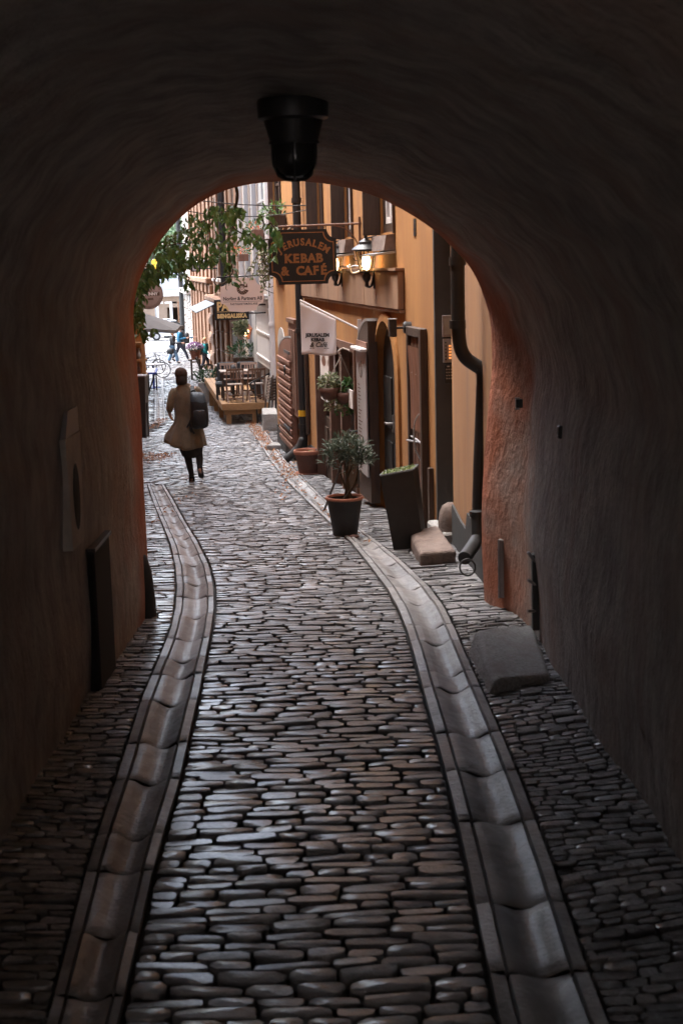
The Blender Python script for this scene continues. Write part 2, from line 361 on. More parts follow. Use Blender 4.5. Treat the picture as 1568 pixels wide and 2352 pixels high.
# ================================================================ GROUND
def curve(tab):                            # pixel polyline -> x as a function of distance
    q = sorted([(G(u, v).y, G(u, v).x) for u, v in tab]); ys = np.array([a for a, b in q]); xs = np.array([b for a, b in q])
    return lambda y: float(np.interp(y, ys, xs)+(0 if ys[0] <= y <= ys[-1] else (y-ys[-1])*(xs[-1]-xs[-2])/(ys[-1]-ys[-2]) if y > ys[-1] else (y-ys[0])*(xs[1]-xs[0])/(ys[1]-ys[0])*.6))
LGv = [1110, 1150, 1200, 1250, 1300, 1350, 1400, 1450, 1500, 1600, 1700, 1800, 1900, 2000, 2200, 2345]
LGl = [338, 352, 372, 392, 404, 408, 404, 392, 372, 330, 298, 266, 232, 202, 150, 112]
LGr = [374, 398, 425, 455, 479, 490, 491, 484, 474, 455, 432, 410, 380, 352, 306, 272]
RGv = [859, 908, 960, 1000, 1050, 1100, 1150, 1200, 1250, 1300, 1350, 1400, 1450, 1500, 1600, 1700, 1800, 1900, 2000, 2200, 2345]
RGl = [459, 503, 558, 586, 616, 655, 705, 757, 810, 850, 888, 915, 935, 950, 976, 1004, 1030, 1054, 1076, 1116, 1148]
RGr = [474, 519, 588, 616, 650, 697, 748, 806, 872, 932, 985, 1020, 1045, 1065, 1110, 1155, 1195, 1232, 1270, 1335, 1392]
lgl, lgr = curve(list(zip(LGl, LGv))), curve(list(zip(LGr, LGv)))
rgl, rgr = curve(list(zip(RGl, RGv))), curve(list(zip(RGr, RGv)))
WN = Wall((1.075, 9.62), (1.035, 12.93))   # short front beside the archway
W1 = Wall((1.035, 12.93), (-1.24, 28.75))  # long orange front
W2 = Wall((3.41-.14*29, 29.0), (3.41-.14*110, 110.0))
WL = Wall((-1.72, 9.62), (-1.72-.165*90, 99.62), side=-1)
def wallx(W, y): return W.A.x+W.t.x/W.t.y*(y-W.A.y)
def rightwall(y): return 1.25 if y < 9.6 else wallx(WN, y) if y < 12.93 else wallx(W1, y) if y < 28.75 else wallx(W2, y)
def leftwall(y): return -1.42 if y < 9.6 else wallx(WL, y)

g = MB(); ys = [-12]+list(np.arange(-8, 30, 1.0))+list(np.arange(30, 144, 3.0))+[160, 220, 400]; xs = [-300, -60, -20, -8, -4, -2, 0, 2, 4, 8, 60, 300]
for i, y in enumerate(ys):
    for x in xs: g.v.append((x, y, gz(y)-.042))
n = len(xs)
for i in range(len(ys)-1):
    for k in range(n-1): g.f.append((i*n+k, i*n+k+1, (i+1)*n+k+1, (i+1)*n+k)); g.m.append(0)
struct(g, 'ground', m_mortar)

def pave(mb, Lf, Rf, y0, y1, rh, sl_, tilt=0.0, gap=.011, ht=.0, skip=None, wob=.012, low=False):
    c = .16; oc = [(-.5+c, -.5), (.5-c, -.5), (.5, -.5+c*1.3), (.5, .5-c*1.3), (.5-c, .5), (-.5+c, .5), (-.5, .5-c*1.3), (-.5, -.5+c*1.3)]
    y = y0; ph = rnd(0, 9)
    while y < y1:
        h = rh*rnd(.78, 1.3); L, Rr = Lf(y), Rf(y); xm = .5*(L+Rr)
        if Rr-L > .05:
            x = L-rnd(0, .6)*0
            first = True
            while x < Rr-.03:
                w = sl_*rnd(.62, 1.55)*(.6 if first and random.random() < .5 else 1); first = False
                x2 = min(x+w, Rr)
                if Rr-x2 < .05: x2 = Rr
                gp = gap*rnd(.7, 1.3); cx, cy = .5*(x+x2), y+h*.5
                yw = lambda X: y+tilt*(X-xm)+wob*math.sin(X*2.3+ph+y*.7)+wob*.6*math.sin(X*6.1+y*3)
                if not (skip and skip(cx, cy+tilt*(cx-xm))):
                    hj = rnd(-.007, .007)+ht; tx, ty = rnd(-.04, .04), rnd(-.05, .05); hw, hh = (x2-x-gp)*.5, (h-gp)*.5; j = [rnd(-.006, .006) for _ in range(4)]
                    k = len(mb.v); hs2 = hh*rnd(.86, 1.04)
                    lv = ((1.0, -.045), (1.0, -.010), (.978, -.0035), (.91, .0005)) if not low else ((1.0, -.03), (.9, 0))
                    for sc, zz in lv:
                        for q, (a, b) in enumerate(oc):
                            dx, dy = a*2*(hw-(1-sc)*min(hw, hh)), b*2*(hs2-(1-sc)*hh)
                            X = cx+dx+j[q % 4]*.6+rnd(-.003, .003); Y = yw(X)+h*.5+dy+j[(q+1) % 4]*.6+rnd(-.003, .003)
                            mb.v.append((X, Y, gz(Y)+zz+hj+tx*dx+ty*dy))
                    nl = len(lv)
                    for r in range(nl-1):
                        for q in range(8):
                            q2 = (q+1) % 8; mb.f.append((k+r*8+q, k+r*8+q2, k+r*8+8+q2, k+r*8+8+q))
                    b0 = k+(nl-1)*8; mb.v.append((cx, yw(cx)+h*.5, gz(cy)+.002+hj)); cc = len(mb.v)-1
                    for q in range(8): mb.f.append((b0+q, b0+(q+1) % 8, cc))
                x = x2
        y += h
    mb.m = [0]*len(mb.f)
def g2skip(x, y):                          # room for the second gutter and the cross drain
    if 33.6 < y < 47.2:
        a = lg2(y); return a[0]-.03 < x < a[1]+.03
    return False
_A = [(G(355, 972)), (G(356, 930)), (G(357, 890)), (G(358, 852))]; _B = [(G(381, 972)), (G(378, 930)), (G(375, 890)), (G(373, 852))]
def lg2(y):
    return float(np.interp(y, [p.y for p in _A], [p.x for p in _A])), float(np.interp(y, [p.y for p in _B], [p.x for p in _B]))
G2a, G2b = min(p.y for p in _A), max(p.y for p in _A)
D0, D1 = G(345, 1108), G(642, 1051)        # cross drain
def drain(x): return D0.y+(D1.y-D0.y)*(x-D0.x)/(D1.x-D0.x)
def roadskip(x, y): return abs(y-drain(x)) < .085 or g2skip(x, y)
LGend = G(356, 1112).y
st = MB()
pave(st, lambda y: lgr(y)+.012, lambda y: rgl(y)-.012, 2.4, LGend, .073, .165, gap=.012)
pave(st, lambda y: leftwall(y), lambda y: rgl(y)-.012, LGend+.02, 36, .082, .18, tilt=.05, gap=.012, skip=roadskip)
pave(st, lambda y: leftwall(y), lambda y: rgl(y)-.012, 36, 60, .12, .22, tilt=.05, gap=.018, skip=roadskip, low=True)
struct(st, 'street', m_cobble, smooth=True, auto=50)
stf = MB()
pave(stf, lambda y: leftwall(y)-(0 if y < 64 else 9), lambda y: rightwall(y)-.02, 60, 93, .2, .26, tilt=.0, gap=.02, low=True)
struct(stf, 'road', m_far, smooth=True, auto=50)
sw = MB()
pave(sw, lambda y: rgr(y)+.012, lambda y: rightwall(y)+.02, 9.0, 29.5, .074, .20, tilt=.28, gap=.010, wob=.02, ht=.004)
pave(sw, lambda y: rgr(y)+.012, lambda y: rightwall(y)+.02, 29.5, 60, .13, .24, tilt=.2, gap=.016, low=True)
pave(sw, lambda y: leftwall(y), lambda y: lgl(y)-.012, 9.2, LGend, .07, .19, tilt=-.10, gap=.010, wob=.02, ht=.004)
struct(sw, 'pavement', m_cobble, smooth=True, auto=50)
sr = MB()
pave(sr, lambda y: rgr(y)+.012, lambda y: rightwall(y)+.02, 2.4, 9.0, .050, .10, tilt=.25, gap=.008, wob=.035, ht=.0)
pave(sr, lambda y: leftwall(y), lambda y: lgl(y)-.012, 2.4, 9.2, .052, .12, tilt=-.10, gap=.009, wob=.03, ht=.0)
struct(sr, 'pavement', m_rough, smooth=True, auto=50)

def gutter(mb, Lf, Rf, y0, y1, seg=.62):
    prof = [(0, -.03), (.0, 0), (.15, .003), (.175, -.024), (.20, -.001), (.29, -.004), (.36, -.013), (.44, -.024), (.52, -.030), (.60, -.029), (.68, -.022), (.75, -.010), (.82, -.001), (.845, -.02), (.87, .002), (1, 0), (1, -.03)]
    y = y0
    while y < y1-.05:
        L = seg*rnd(.55, 1.35); ye = min(y+L, y1); hj = rnd(-.0015, .0015); tl = rnd(-.002, .002); sk = rnd(-.012, .012)
        rows = [0, .012, .15, .35, .6, .85, .988, 1]; rings = []
        for q in rows:
            Y = y+.003+(ye-y-.006)*q; dz = -.007 if q in (0, 1) else 0
            if q in (.012, .988): dz = -.001
            xa, xb = Lf(Y), Rf(Y)
            rings.append([Vector((xa+(xb-xa)*t, Y+sk*(t-.5)+.008*math.sin(t*7+y), gz(Y)+.008+z+hj+dz+tl*(q-.5)+(.006*math.sin(t*9+y*5) if 0 < t < 1 else 0))) for t, z in prof])
        mb.loft(rings, 0, False, False); y = ye
gt = MB(); gutter(gt, lgl, lgr, 2.4, LGend+.05); gutter(gt, rgl, rgr, 2.4, 62)
gutter(gt, lambda y: lg2(y)[0], lambda y: lg2(y)[1], G2a, G2b, .5)
for i in range(7):                         # the drain stones that cross the road
    a, b = i/7, (i+1)/7-.004; rings = []
    for q in (a, a+.01, b-.01, b):
        x = D0.x+(D1.x-D0.x)*q; dz = -.03 if q in (a, b) else 0
        rings.append([Vector((x-.1*o, drain(x)+o, gz(drain(x))+z+dz)) for o, z in ((-.075, -.02), (-.07, .012), (-.035, .012), (0, -.012), (.035, .012), (.07, .012), (.075, -.02))])
    gt.loft(rings, 0, False, False)
struct(gt, 'gutter', m_gutter, smooth=True, auto=60)
qm = MB(); qm.quad((-150, 92.5, gz(92.5)+.02), (60, 92.5, gz(92.5)+.02), (60, 400, gz(300)+.03), (-150, 400, gz(300)+.03))
qv = [92.5, 110, 140, 400]; qm = MB()
for a, b in zip(qv[:-1], qv[1:]): qm.quad((-200, a, gz(a)+.02), (60, a, gz(a)+.02), (60, b, gz(b)+.02), (-200, b, gz(b)+.02))
struct(qm, 'quay_pavement', m_quay)

# ================================================================ ARCHWAY
PROF = [(345, 1480), (345, 1405), (338, 1250), (330, 1100), (325, 960), (318, 880), (312, 800), (307, 740), (310, 690), (322, 640), (345, 590), (375, 545), (410, 505), (455, 468), (510, 440), (565, 425), (620, 418), (680, 416), (740, 421), (800, 432), (860, 450), (910, 474), (955, 500), (1000, 532), (1038, 568), (1068, 600), (1094, 640), (1113, 690), (1125, 740), (1129, 840), (1119, 950), (1107, 1126), (1106, 1250), (1112, 1385), (1114, 1480)]
YE, YB = 9.6, -3.0
pr = [P(u, v, YE) for u, v in PROF]
pr = bez([(p.x, 0, p.z) for p in pr], 4); npf = len(pr)
def prz(y, k):                             # passage section at distance y, with uneven hand-laid plaster
    p = pr[k]; q = (YE-y); lift = .03*q if y > -2 else .03*(YE+2)
    t_ = max(0, min(1, q/.5)); t_ = t_*t_*(3-2*t_); low = max(0, min(1, (2.3-p.z)/1.1)); s = 1+(.19*t_*low+.004*q*min(1, low+.3) if p.x > 0 else .003*q)
    f = max(0, min(1, (p.z+.6)/.8))
    wv = .012*math.sin(y*1.9+k*.13)+.009*math.sin(y*4.3+k*.31)+.007*math.sin(k*.9+y*.6)
    x = p.x*s; z = p.z+lift
    nx, nz = (p.x, (p.z-1.2)*.9 if p.z > 1.2 else 0); l = math.hypot(nx, nz) or 1
    fl = min(1, q/.5)
    return Vector((x+nx/l*wv*fl, y, z+nz/l*wv*fl))
arch = thing('archway_house', 'dark rough plastered house with the low vaulted archway over the alley', 'archway', (0, YE, gz(YE)))
vt = MB(); yy = [YE-.0]+list(np.arange(YE-.12, -1, -.22))+list(np.arange(-1, YB, -.6))+[YB]
vt.loft([[prz(y, k) for k in range(npf)] for y in yy], 0, False, False)
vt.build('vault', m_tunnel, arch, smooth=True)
fw = MB(); TOP = 11.0; HWX = 9.0
for yf, dn in ((YE, 0), (YB, 1)):
    c = [prz(yf, k) for k in range(npf)]
    for k in range(npf-1):
        def outp(p):
            a = math.atan2(p.z-1.5, p.x); 
            if p.z < 1.2: return Vector((-HWX if p.x < 0 else HWX, yf, p.z))
            t = max(0, min(1, (p.x+1.6)/3.1)); return Vector((-HWX+2*HWX*t, yf, TOP)) if p.z > 1.9 else Vector((-HWX if p.x < 0 else HWX, yf, 1.2+(p.z-1.2)/.7*(TOP-1.2)))
        fw.quad(c[k], c[k+1], outp(c[k+1]), outp(c[k]))
    fw.build('outer_wall', m_orange, arch); fw = MB()
for bb_ in ((-9, 9, -11.4, -11, -1, 11), (-9, -8.6, -11, YB-.01, -1, 9), (8.6, 9, -11, YB-.01, -1, 9)): cw = MB(); cw.bx(*bb_); cw.build('bounce_wall', m_white, arch)  # unseen pale walls added behind the camera to bounce light into the vault
cw = MB(); [cw.quad((-8.6, a, gz(a)+.005), (8.6, a, gz(a)+.005), (8.6, b, gz(b)+.005), (-8.6, b, gz(b)+.005)) for a, b in ((-11, -7), (-7, -3.2))]; struct(cw, 'bounce_floor', m_grey)  # unseen pale sheet added behind the camera, reflects light up to the ceiling
rf = MB(); rf.bx(-HWX, HWX, YB, YE, TOP, TOP+.3); rf.build('roof', m_darkgrey, arch)
sd2 = MB(); sd2.quad((-HWX, YB, -2), (-HWX, YE, -2), (-HWX, YE, TOP), (-HWX, YB, TOP)); sd2.build('side_wall', m_orange, arch); sd2 = MB(); sd2.quad((HWX, YB, -2), (HWX, YE, -2), (HWX, YE, TOP), (HWX, YB, TOP)); sd2.build('side_wall', m_orange, arch)

# ================================================================ HOUSES ON THE RIGHT
def front(W, s0, s1, z0, z1, ops, mb=None, seg=1.2):
    """wall face with rectangular openings (s0,s1,z0,z1[,depth])"""
    mb = mb or MB(); S = {s0, s1}; Z = {z0, z1}
    for o in ops: S |= {o[0], o[1]}; Z |= {o[2], o[3]}
    S = sorted(x for x in S if s0 <= x <= s1); Z = sorted(x for x in Z if z0 <= x <= z1)
    for a, b in zip(S[:-1], S[1:]):
        for c, d in zip(Z[:-1], Z[1:]):
            m1, m2 = .5*(a+b), .5*(c+d)
            if any(o[0] < m1 < o[1] and o[2] < m2 < o[3] for o in ops): continue
            mb.quad(W.p(a, 0, c), W.p(b, 0, c), W.p(b, 0, d), W.p(a, 0, d))
    for o in ops:
        dp = o[4] if len(o) > 4 else .3
        a, b, c, d = o[:4]
        mb.quad(W.p(a, 0, c), W.p(a, 0, d), W.p(a, -dp, d), W.p(a, -dp, c)); mb.quad(W.p(b, 0, c), W.p(b, -dp, c), W.p(b, -dp, d), W.p(b, 0, d))
        mb.quad(W.p(a, 0, d), W.p(b, 0, d), W.p(b, -dp, d), W.p(a, -dp, d)); mb.quad(W.p(a, 0, c), W.p(a, -dp, c), W.p(b, -dp, c), W.p(b, 0, c))
    return mb
def wb(mb, W, s0, s1, n0, n1, z0, z1, mi=0, ch=0): mb.bx(s0, s1, n0, n1, z0, z1, mi, fn=lambda a, b, c: W.p(a, b, c), ch=ch)
def shell(W, s0, s1, z0, z1, parent, mat, depth=7.0, name='rear_wall'):
    mb = MB(); q = [W.p(s0, 0, 0), W.p(s1, 0, 0), W.p(s1, -depth, 0), W.p(s0, -depth, 0)]
    for a, b in ((1, 2), (2, 3), (3, 0)): mb.quad(*(Vector((q[i].x, q[i].y, z)) for i, z in ((a, z0), (b, z0), (b, z1), (a, z1))))
    mb.build(name, mat, parent)
    r = MB(); r.bx(s0-.1, s1+.1, -depth, .35, z1, z1+.25, fn=lambda a, b, c: W.p(a, b, c)); r.build('roof', m_darkgrey, parent)
def at(W, s): return gz(W.p(s, 0, 0).y)

# ---- H0: short piece beside the archway
HT = 10.5
h0 = thing('orange_annex', 'narrow orange plastered front squeezed between archway and grey doorway', 'house', WN.p(1.6, 0, gz(11.3)))
doorS = (W1.rect(998, 1041, 560, 1190)[0]+.0, W1.rect(998, 1041, 560, 1190)[1])
f0 = front(WN, 0, WN.L, -2.6, HT, []); f0.build('wall', m_orange2, h0)
pl = MB(); zz = [WN.hit(u, v)[1] for u, v in ((1047, 1168), (1060, 1195), (1073, 1215), (1077, 1178), (1092, 1200), (1104, 1215))]
sp = [WN.hit(u, 1200)[0] for u in (1047, 1060, 1073, 1077, 1092, 1104)]
ol = [(WN.L, -1.6)]+[(sp[0], -1.6)]*0+list(zip(sp, zz))+[(0, zz[-1]), (0, -1.6)]
ol = [(WN.L-.003, -1.6), (WN.L-.003, zz[0])]+[(min(a, WN.L-.03), b) for a, b in zip(sp, zz)][1:]+[(0.0, zz[-1]), (0.0, -1.6)]
pl.plate(ol, Frame(WN.p(0, 0, 0), WN.t, (0, 0, 1)), -.02, .02); pl.build('plinth', m_plinth, h0)
dp = MB(); YP = 10.55
dp.tube(bez([P(1050, 380, YP), P(1050, 560, YP), P(1051, 700, YP), P(1054, 782, YP), P(1066, 818, YP), P(1090, 838, YP), P(1102, 846, YP), P(1109, 868, YP), P(1106, 960, YP), P(1102, 1060, YP), P(1098, 1200, YP)], 8), .052, 14)
dpo = dp.build('downpipe', m_blackpipe, h0, smooth=True, auto=50)
for v in (600, 745):
    b_ = MB(); q = P(1050, v, YP); b_.lathe([(.052, -.03), (.062, -.03), (.062, .03), (.052, .03)], q, 16); b_.build('pipe_bracket', m_black, dpo, smooth=True, auto=30)
sp_ = MB(); q = [P(1094, 1180, 10.45), P(1094, 1235, 10.4), P(1088, 1250, 10.3), P(1066, 1282, 10.05)]
sp_.tube(q, [.045, .045, .05, .05], 14); sp_.lathe([(.045, -.02), (.055, -.02), (.055, .02), (.045, .02)], q[0], 14); sp_.build('drain_spout', m_blackpipe, h0, smooth=True, auto=40)
rg = MB(); c = P(1073, 1303, 10.0); rg.tube([c+Vector((.055*math.cos(a), .02*math.sin(a), .055*math.sin(a))) for a in np.linspace(0, 2*math.pi, 25)], .007, 8, caps=False); rg.build('iron_ring', m_black, h0, smooth=True)
shell(WN, 0, WN.L, -2.6, HT, h0, m_orange)

# ---- H1: the long orange house
h1 = thing('orange_house', 'long orange plastered house with cafe doors, upper windows and wall lanterns', 'house', W1.p(7, 0, at(W1, 7)))
ops = []
win = []
for uf, un, vt_, vb_ in ((872, 904, 330, 534), (790, 808, 330, 545), (728, 741, 330, 560)):
    a, b, c, d = W1.rect(uf, un, vt_, vb_); win.append([a, b, c, c+2.15])
w3 = win[0]; 
cz = [w[2] for w in win]; 
for w in win: w.append(.09); ops.append(tuple(w))
we = W1.rect(627, 645, 330, 560); win.append([min(we[0], W1.L-1.4), min(we[1], W1.L-.12), win[2][2], win[2][3], .09]); ops.append(tuple(win[-1]))
gd = W1.rect(998, 1042, 560, 1185); GD = (0.0, gd[1], -2.2, W1.hit(1020, 470)[1], .42); GD = (.012, GD[1], GD[2], GD[3], .42)
ops.append(GD)                                                             # grey doorway
ad = W1.rect(869, 916, 738, 1165); ADc = W1.hit(892, 738)[1]; AD = (ad[0], ad[1], -2.6, ADc, .07); ops.append(AD)
cf = W1.rect(729, 820, 778, 1085); cfz = W1.hit(775, 778)[1]; CF = (cf[0], cf[1], -2.6, cfz, .5); ops.append(CF)
sh = W1.rect(681, 697, 748, 965); SH = (sh[0]-.25, sh[1], sh[2], sh[3], .3); ops.append(SH)
split = W1.hit(880, 715)[1]
fl = front(W1, 0, W1.L, -3, HT, ops)
# the round head of the arched doorway
def archfill(mb, W, s0, s1, zt, r, n=14, dep=.35, n0=0.0):
    cs = .5*(s0+s1); hw = .5*(s1-s0); zs = zt-r
    pts = [(cs+hw*math.cos(t), zs+r*math.sin(t)) for t in np.linspace(0, math.pi, n)]
    for (a, b), (c, d) in zip(pts[:-1], pts[1:]):
        mb.quad(W.p(a, n0, b), W.p(c, n0, d), W.p(c, n0, zt), W.p(a, n0, zt)); mb.quad(W.p(a, n0, b), W.p(a, -dep, b), W.p(c, -dep, d), W.p(c, n0, d))
archfill(fl, W1, AD[0], AD[1], AD[3], .62, dep=.07)
fl.build('wall', m_orange, h1)
shell(W1, 0, W1.L, -3, HT, h1, m_orange)
# window parts
for i, w in enumerate(win):
    s0, s1, z0, z1, dpn = w
    fr = MB(); t = .10; nA, nB = -dpn+.012, -dpn+.06
    for a, b, c, d in ((s0, s0+t*1.6, z0, z1), (s1-t, s1, z0, z1), (s0+t*1.6, s1-t, z0, z0+t), (s0+t*1.6, s1-t, z1-t, z1)): wb(fr, W1, a, b, nA, nB, c, d)
    fo = fr.build('window', m_dkwood, h1)
    lf = MB(); m_ = .5*(s0+s1)
    for a, b in ((s0+t*1.6, m_-.02), (m_+.02, s1-t)):
        for a2, b2, c, d in ((a, a+.06, z0+t, z1-t), (b-.06, b, z0+t, z1-t), (a+.06, b-.06, z0+t, z0+t+.07), (a+.06, b-.06, z0+1.2, z0+1.25)): wb(lf, W1, a2, b2, nA-.002, nB-.012, c, d)
    lf.build('frame', m_white if i < 3 else m_dkwood, fo)
    pn = MB(); pn.quad(W1.p(s0+.02, nA+.016, z0), W1.p(s1-.02, nA+.016, z0), W1.p(s1-.02, nA+.016, z1), W1.p(s0+.02, nA+.016, z1)); pn.build('pane', m_glass, fo)
    cu = MB(); ss = np.linspace(s0+.03, s1-.03, 41); rings = [[W1.p(x, -dpn+.006+.004*math.sin(k*2.1), z) for k, x in enumerate(ss)] for z in (z0+.02, z1-.02)]
    cu.loft(rings, 0, False, False); cu.build('curtain', m_curtain if i < 3 else m_dkvoid, fo, smooth=True)
    rm2 = MB(); rm2.quad(W1.p(s0, -dpn, z0), W1.p(s1, -dpn, z0), W1.p(s1, -dpn, z1), W1.p(s0, -dpn, z1)); rm2.build('room', m_dkvoid, fo)
    shd = (.20, .18, .17, .10)[i]; sh_ = MB(); wb(sh_, W1, s1+.004, s1+.05, .004, shd, z0-.02, z1, ch=.006); sho = sh_.build('shutter', m_dkwood if i < 3 else m_brown, fo)
    sh2 = MB(); wb(sh2, W1, s0-.05, s0-.004, .004, .03, z0-.02, z1); sh2.build('window_lining', m_dkwood, fo)
    ho = MB(); ho.tube([W1.p(s1+.01, .05, z0-.03), W1.p(s1+.01, .16, z0-.05), W1.p(s1+.01, .16, z0-.2)], .012, 6); ho.build('shutter_hook', m_black, fo)
    ap = MB(); ap.hexa([W1.p(s0-.03, .003, z0-.20), W1.p(s1+.02, .003, z0-.20), W1.p(s1+.02, .13, z0-.20), W1.p(s0-.03, .13, z0-.20), W1.p(s0-.03, .003, z0-.025), W1.p(s1+.02, .003, z0-.025), W1.p(s1+.02, .10, z0-.035), W1.p(s0-.03, .10, z0-.035)]); ap.build('sill_block', m_sandstone, fo)
    si = MB(); si.hexa([W1.p(s0-.06, .003, z0-.23), W1.p(s1+.05, .003, z0-.23), W1.p(s1+.05, .24, z0-.255), W1.p(s0-.06, .24, z0-.255), W1.p(s0-.06, .003, z0-.203), W1.p(s1+.05, .003, z0-.203), W1.p(s1+.05, .24, z0-.235), W1.p(s0-.06, .24, z0-.235)]); si.build('sill', m_steel, fo)
# long plaster panel above the doors
pb = W1.rect(698, 929, 626, 700); zt = W1.hit(929, 622)[1]; zb = W1.hit(929, 712)[1]
pa = MB(); e = np.linspace(pb[0], pb[1], 5)
for a, b in zip(e[:-1], e[1:]): wb(pa, W1, a+.006, b-.006, .003, .075, zb, zt, ch=.01)
pa.build('plaster_panel', m_panel, h1)
rail = MB(); wb(rail, W1, pb[0], pb[1], .003, .10, zt+.003, zt+.03); wb(rail, W1, pb[0], pb[1], .003, .06, zb-.03, zb-.003); rail.build('panel_moulding', m_panel, h1)
# base course painted dark
bp = MB(); 
for a, b in ((GD[1]+.02, AD[0]-.09), (CF[1]+.05, W1.L-.02)):
    k = a
    while k < b-.01:
        k2 = min(k+rnd(.25, .5), b); h = rnd(.22, .5) if a > 5 else rnd(.04, .1); wb(bp, W1, k, k2, .004+rnd(0, .003), .02+rnd(0, .004), -3, at(W1, k)+h); k = k2
    bp.build('plinth', m_plinth, h1); bp = MB()
# grey doorway
dd = MB(); wb(dd, W1, GD[0], GD[1], -.41, -.36, GD[2], GD[3]); wb(dd, W1, GD[1]-.06, GD[1]-.004, -.36, .004, GD[2], GD[3]); 
for k in (0, 1):
    for z in (gz(13)+.25, gz(13)+1.15): wb(dd, W1, GD[0]+.08, GD[1]-.1, -.358, -.335, z, z+.75)
dd.build('door', m_darkgrey, h1)
st_ = MB(); wb(st_, W1, GD[0]-.0, GD[1], -.35, .10, gz(13.3)-.3, gz(13.3)+.13, ch=.02); st_.build('door_step', m_granite, h1)
# arched doorway: moulding, door, handles
am = MB(); cs = .5*(AD[0]+AD[1]); hw = .5*(AD[1]-AD[0]); rr = .62; zs = AD[3]-rr
pth = [(AD[0], gz(16)-.3)]+[(cs-hw*math.cos(t), zs+rr*math.sin(t)) for t in np.linspace(0, math.pi, 17)]+[(AD[1], gz(17)-.3)]
pto = [(AD[0]-.12, gz(16)-.3)]+[(cs-(hw+.12)*math.cos(t), zs+(rr+.1)*math.sin(t)) for t in np.linspace(0, math.pi, 17)]+[(AD[1]+.12, gz(17)-.3)]
for (a, b), (c, d), (a2, b2), (c2, d2) in zip(pth[:-1], pth[1:], pto[:-1], pto[1:]):
    am.hexa([W1.p(a, .003, b), W1.p(c, .003, d), W1.p(c2, .003, d2), W1.p(a2, .003, b2), W1.p(a, .045, b), W1.p(c, .045, d), W1.p(c2, .03, d2), W1.p(a2, .03, b2)])
am.build('door_moulding', m_orange, h1)
ad_ = MB(); wb(ad_, W1, AD[0]-.05, AD[1]+.05, -.12, -.066, -2.6, AD[3]); 
adr = ad_.build('door', m_black, h1)
dl = MB(); gA = gz(W1.p(cs, 0, 0).y)
for s0_, s1_ in ((AD[0]+.1, cs-.06), (cs+.06, AD[1]-.1)):
    for z in (gA+.2, gA+.95): wb(dl, W1, s0_, s1_, -.066, -.045, z, z+.6, ch=.01)
dl.build('door_panel', m_black, adr)
hd = MB(); hd.tube([W1.p(cs+.05, -.06, gA+1.02), W1.p(cs+.05, .01, gA+1.02), W1.p(cs+.17, .01, gA+1.02)], .014, 8); wb(hd, W1, cs+.02, cs+.08, -.066, -.054, gA+.92, gA+1.12); hd.build('handle', m_steel, adr, smooth=True, auto=40)
gl = MB(); wb(gl, W1, AD[0]+.12, cs-.08, -.066, -.058, gA+1.6, gA+2.0); gl.build('pane', m_dkglass, adr)
# a leaf of the arched door, swung open flat against the front
def halfleaf(name, W, s0, s1, zb_, zt_, n0, n1, mats, parent, rise=.55, battens=None):
    """door leaf with a quarter-round head, high towards s0"""
    o = [(s0, zb_), (s1, zb_), (s1, zt_-rise)]+[(s0+(s1-s0)*math.cos(t), zt_-rise+rise*math.sin(t)) for t in np.linspace(.15, math.pi/2, 9)]
    fr = Frame(W.p(0, 0, 0), W.t, (0, 0, 1)); mb = MB(); mb.plate(o, fr, 0, 0)
    mb = MB(); k = len(o); vs = [W.p(a, n0, b) for a, b in o]+[W.p(a, n1, b) for a, b in o]
    mb.add(vs, [tuple(range(k-1, -1, -1)), tuple(range(k, 2*k))]+[(q, (q+1) % k, k+(q+1) % k, k+q) for q in range(k)])
    ob = mb.build(name, mats[0], parent)
    rm_ = MB(); arc = o[3:]; arc = [(s1, zt_-rise)]+arc
    for (a, b), (c, d) in zip(arc[:-1], arc[1:]):
        rm_.hexa([W.p(a, n0-.03, b), W.p(c, n0-.03, d), W.p(c, n1+.004, d), W.p(a, n1+.004, b), W.p(a+.015, n0-.03, b+.03), W.p(c+.015, n0-.03, d+.03), W.p(c+.015, n1+.004, d+.03), W.p(a+.015, n1+.004, b+.03)])
    rm_.build('rim', mats[1], ob, smooth=True, auto=40)
    if battens:
        bt = MB(); z = zb_+.06
        while z < zt_-rise-.05: wb(bt, W, s0+.03, s1-.03, n1, n1+.035, z, z+battens*.62, ch=.012); z += battens
        bt.build('batten', mats[2], ob)
    return ob
l1 = W1.rect(821, 848, 740, 1140, .13); lzt = W1.hit(832, 735, .13)[1]
lf1 = halfleaf('door_leaf', W1, l1[0], l1[1]-.0, at(W1, l1[0])+.06, lzt, .02, .13, (m_dkwood, m_steel, m_brown), h1)
tp = MB(); wb(tp, W1, l1[0]+.05, l1[1]-.08, .13, .145, W1.hit(835, 805, .13)[1], lzt-.25, ch=.004); tp.build('door_panel', m_brown2, lf1)
l2 = W1.rect(642, 671, 772, 1026, .1)
lf2 = halfleaf('door_leaf', W1, l2[0], min(l2[1], W1.L-.03), W1.hit(668, 1034, .1)[1], W1.hit(655, 772, .1)[1], .02, .1, (m_brown2, m_steel, m_brown2), h1, rise=.42, battens=.135)
hn = MB()
for v in (815, 990): a = W1.hit(668, v, .12); wb(hn, W1, a[0], a[0]+.9, .137, .155, a[1], a[1]+.05); hn.build('hinge', m_black, lf2); hn = MB()
a = W1.hit(655, 850, .15); hn.tube([W1.p(a[0]+.06*math.cos(t), .16, a[1]+.08*math.sin(t)) for t in np.linspace(0, 6.28, 15)], .012, 6); hn.build('ring_handle', m_black, lf2)
nb = MB(); r_ = W1.rect(640, 655, 752, 800)
archn = [(r_[0], r_[2]), (r_[1], r_[2])]+[(r_[1]+(r_[0]-r_[1])*(1-math.cos(t))/2, r_[3]-.3+.3*math.sin(t)) for t in np.linspace(0, math.pi, 9)]
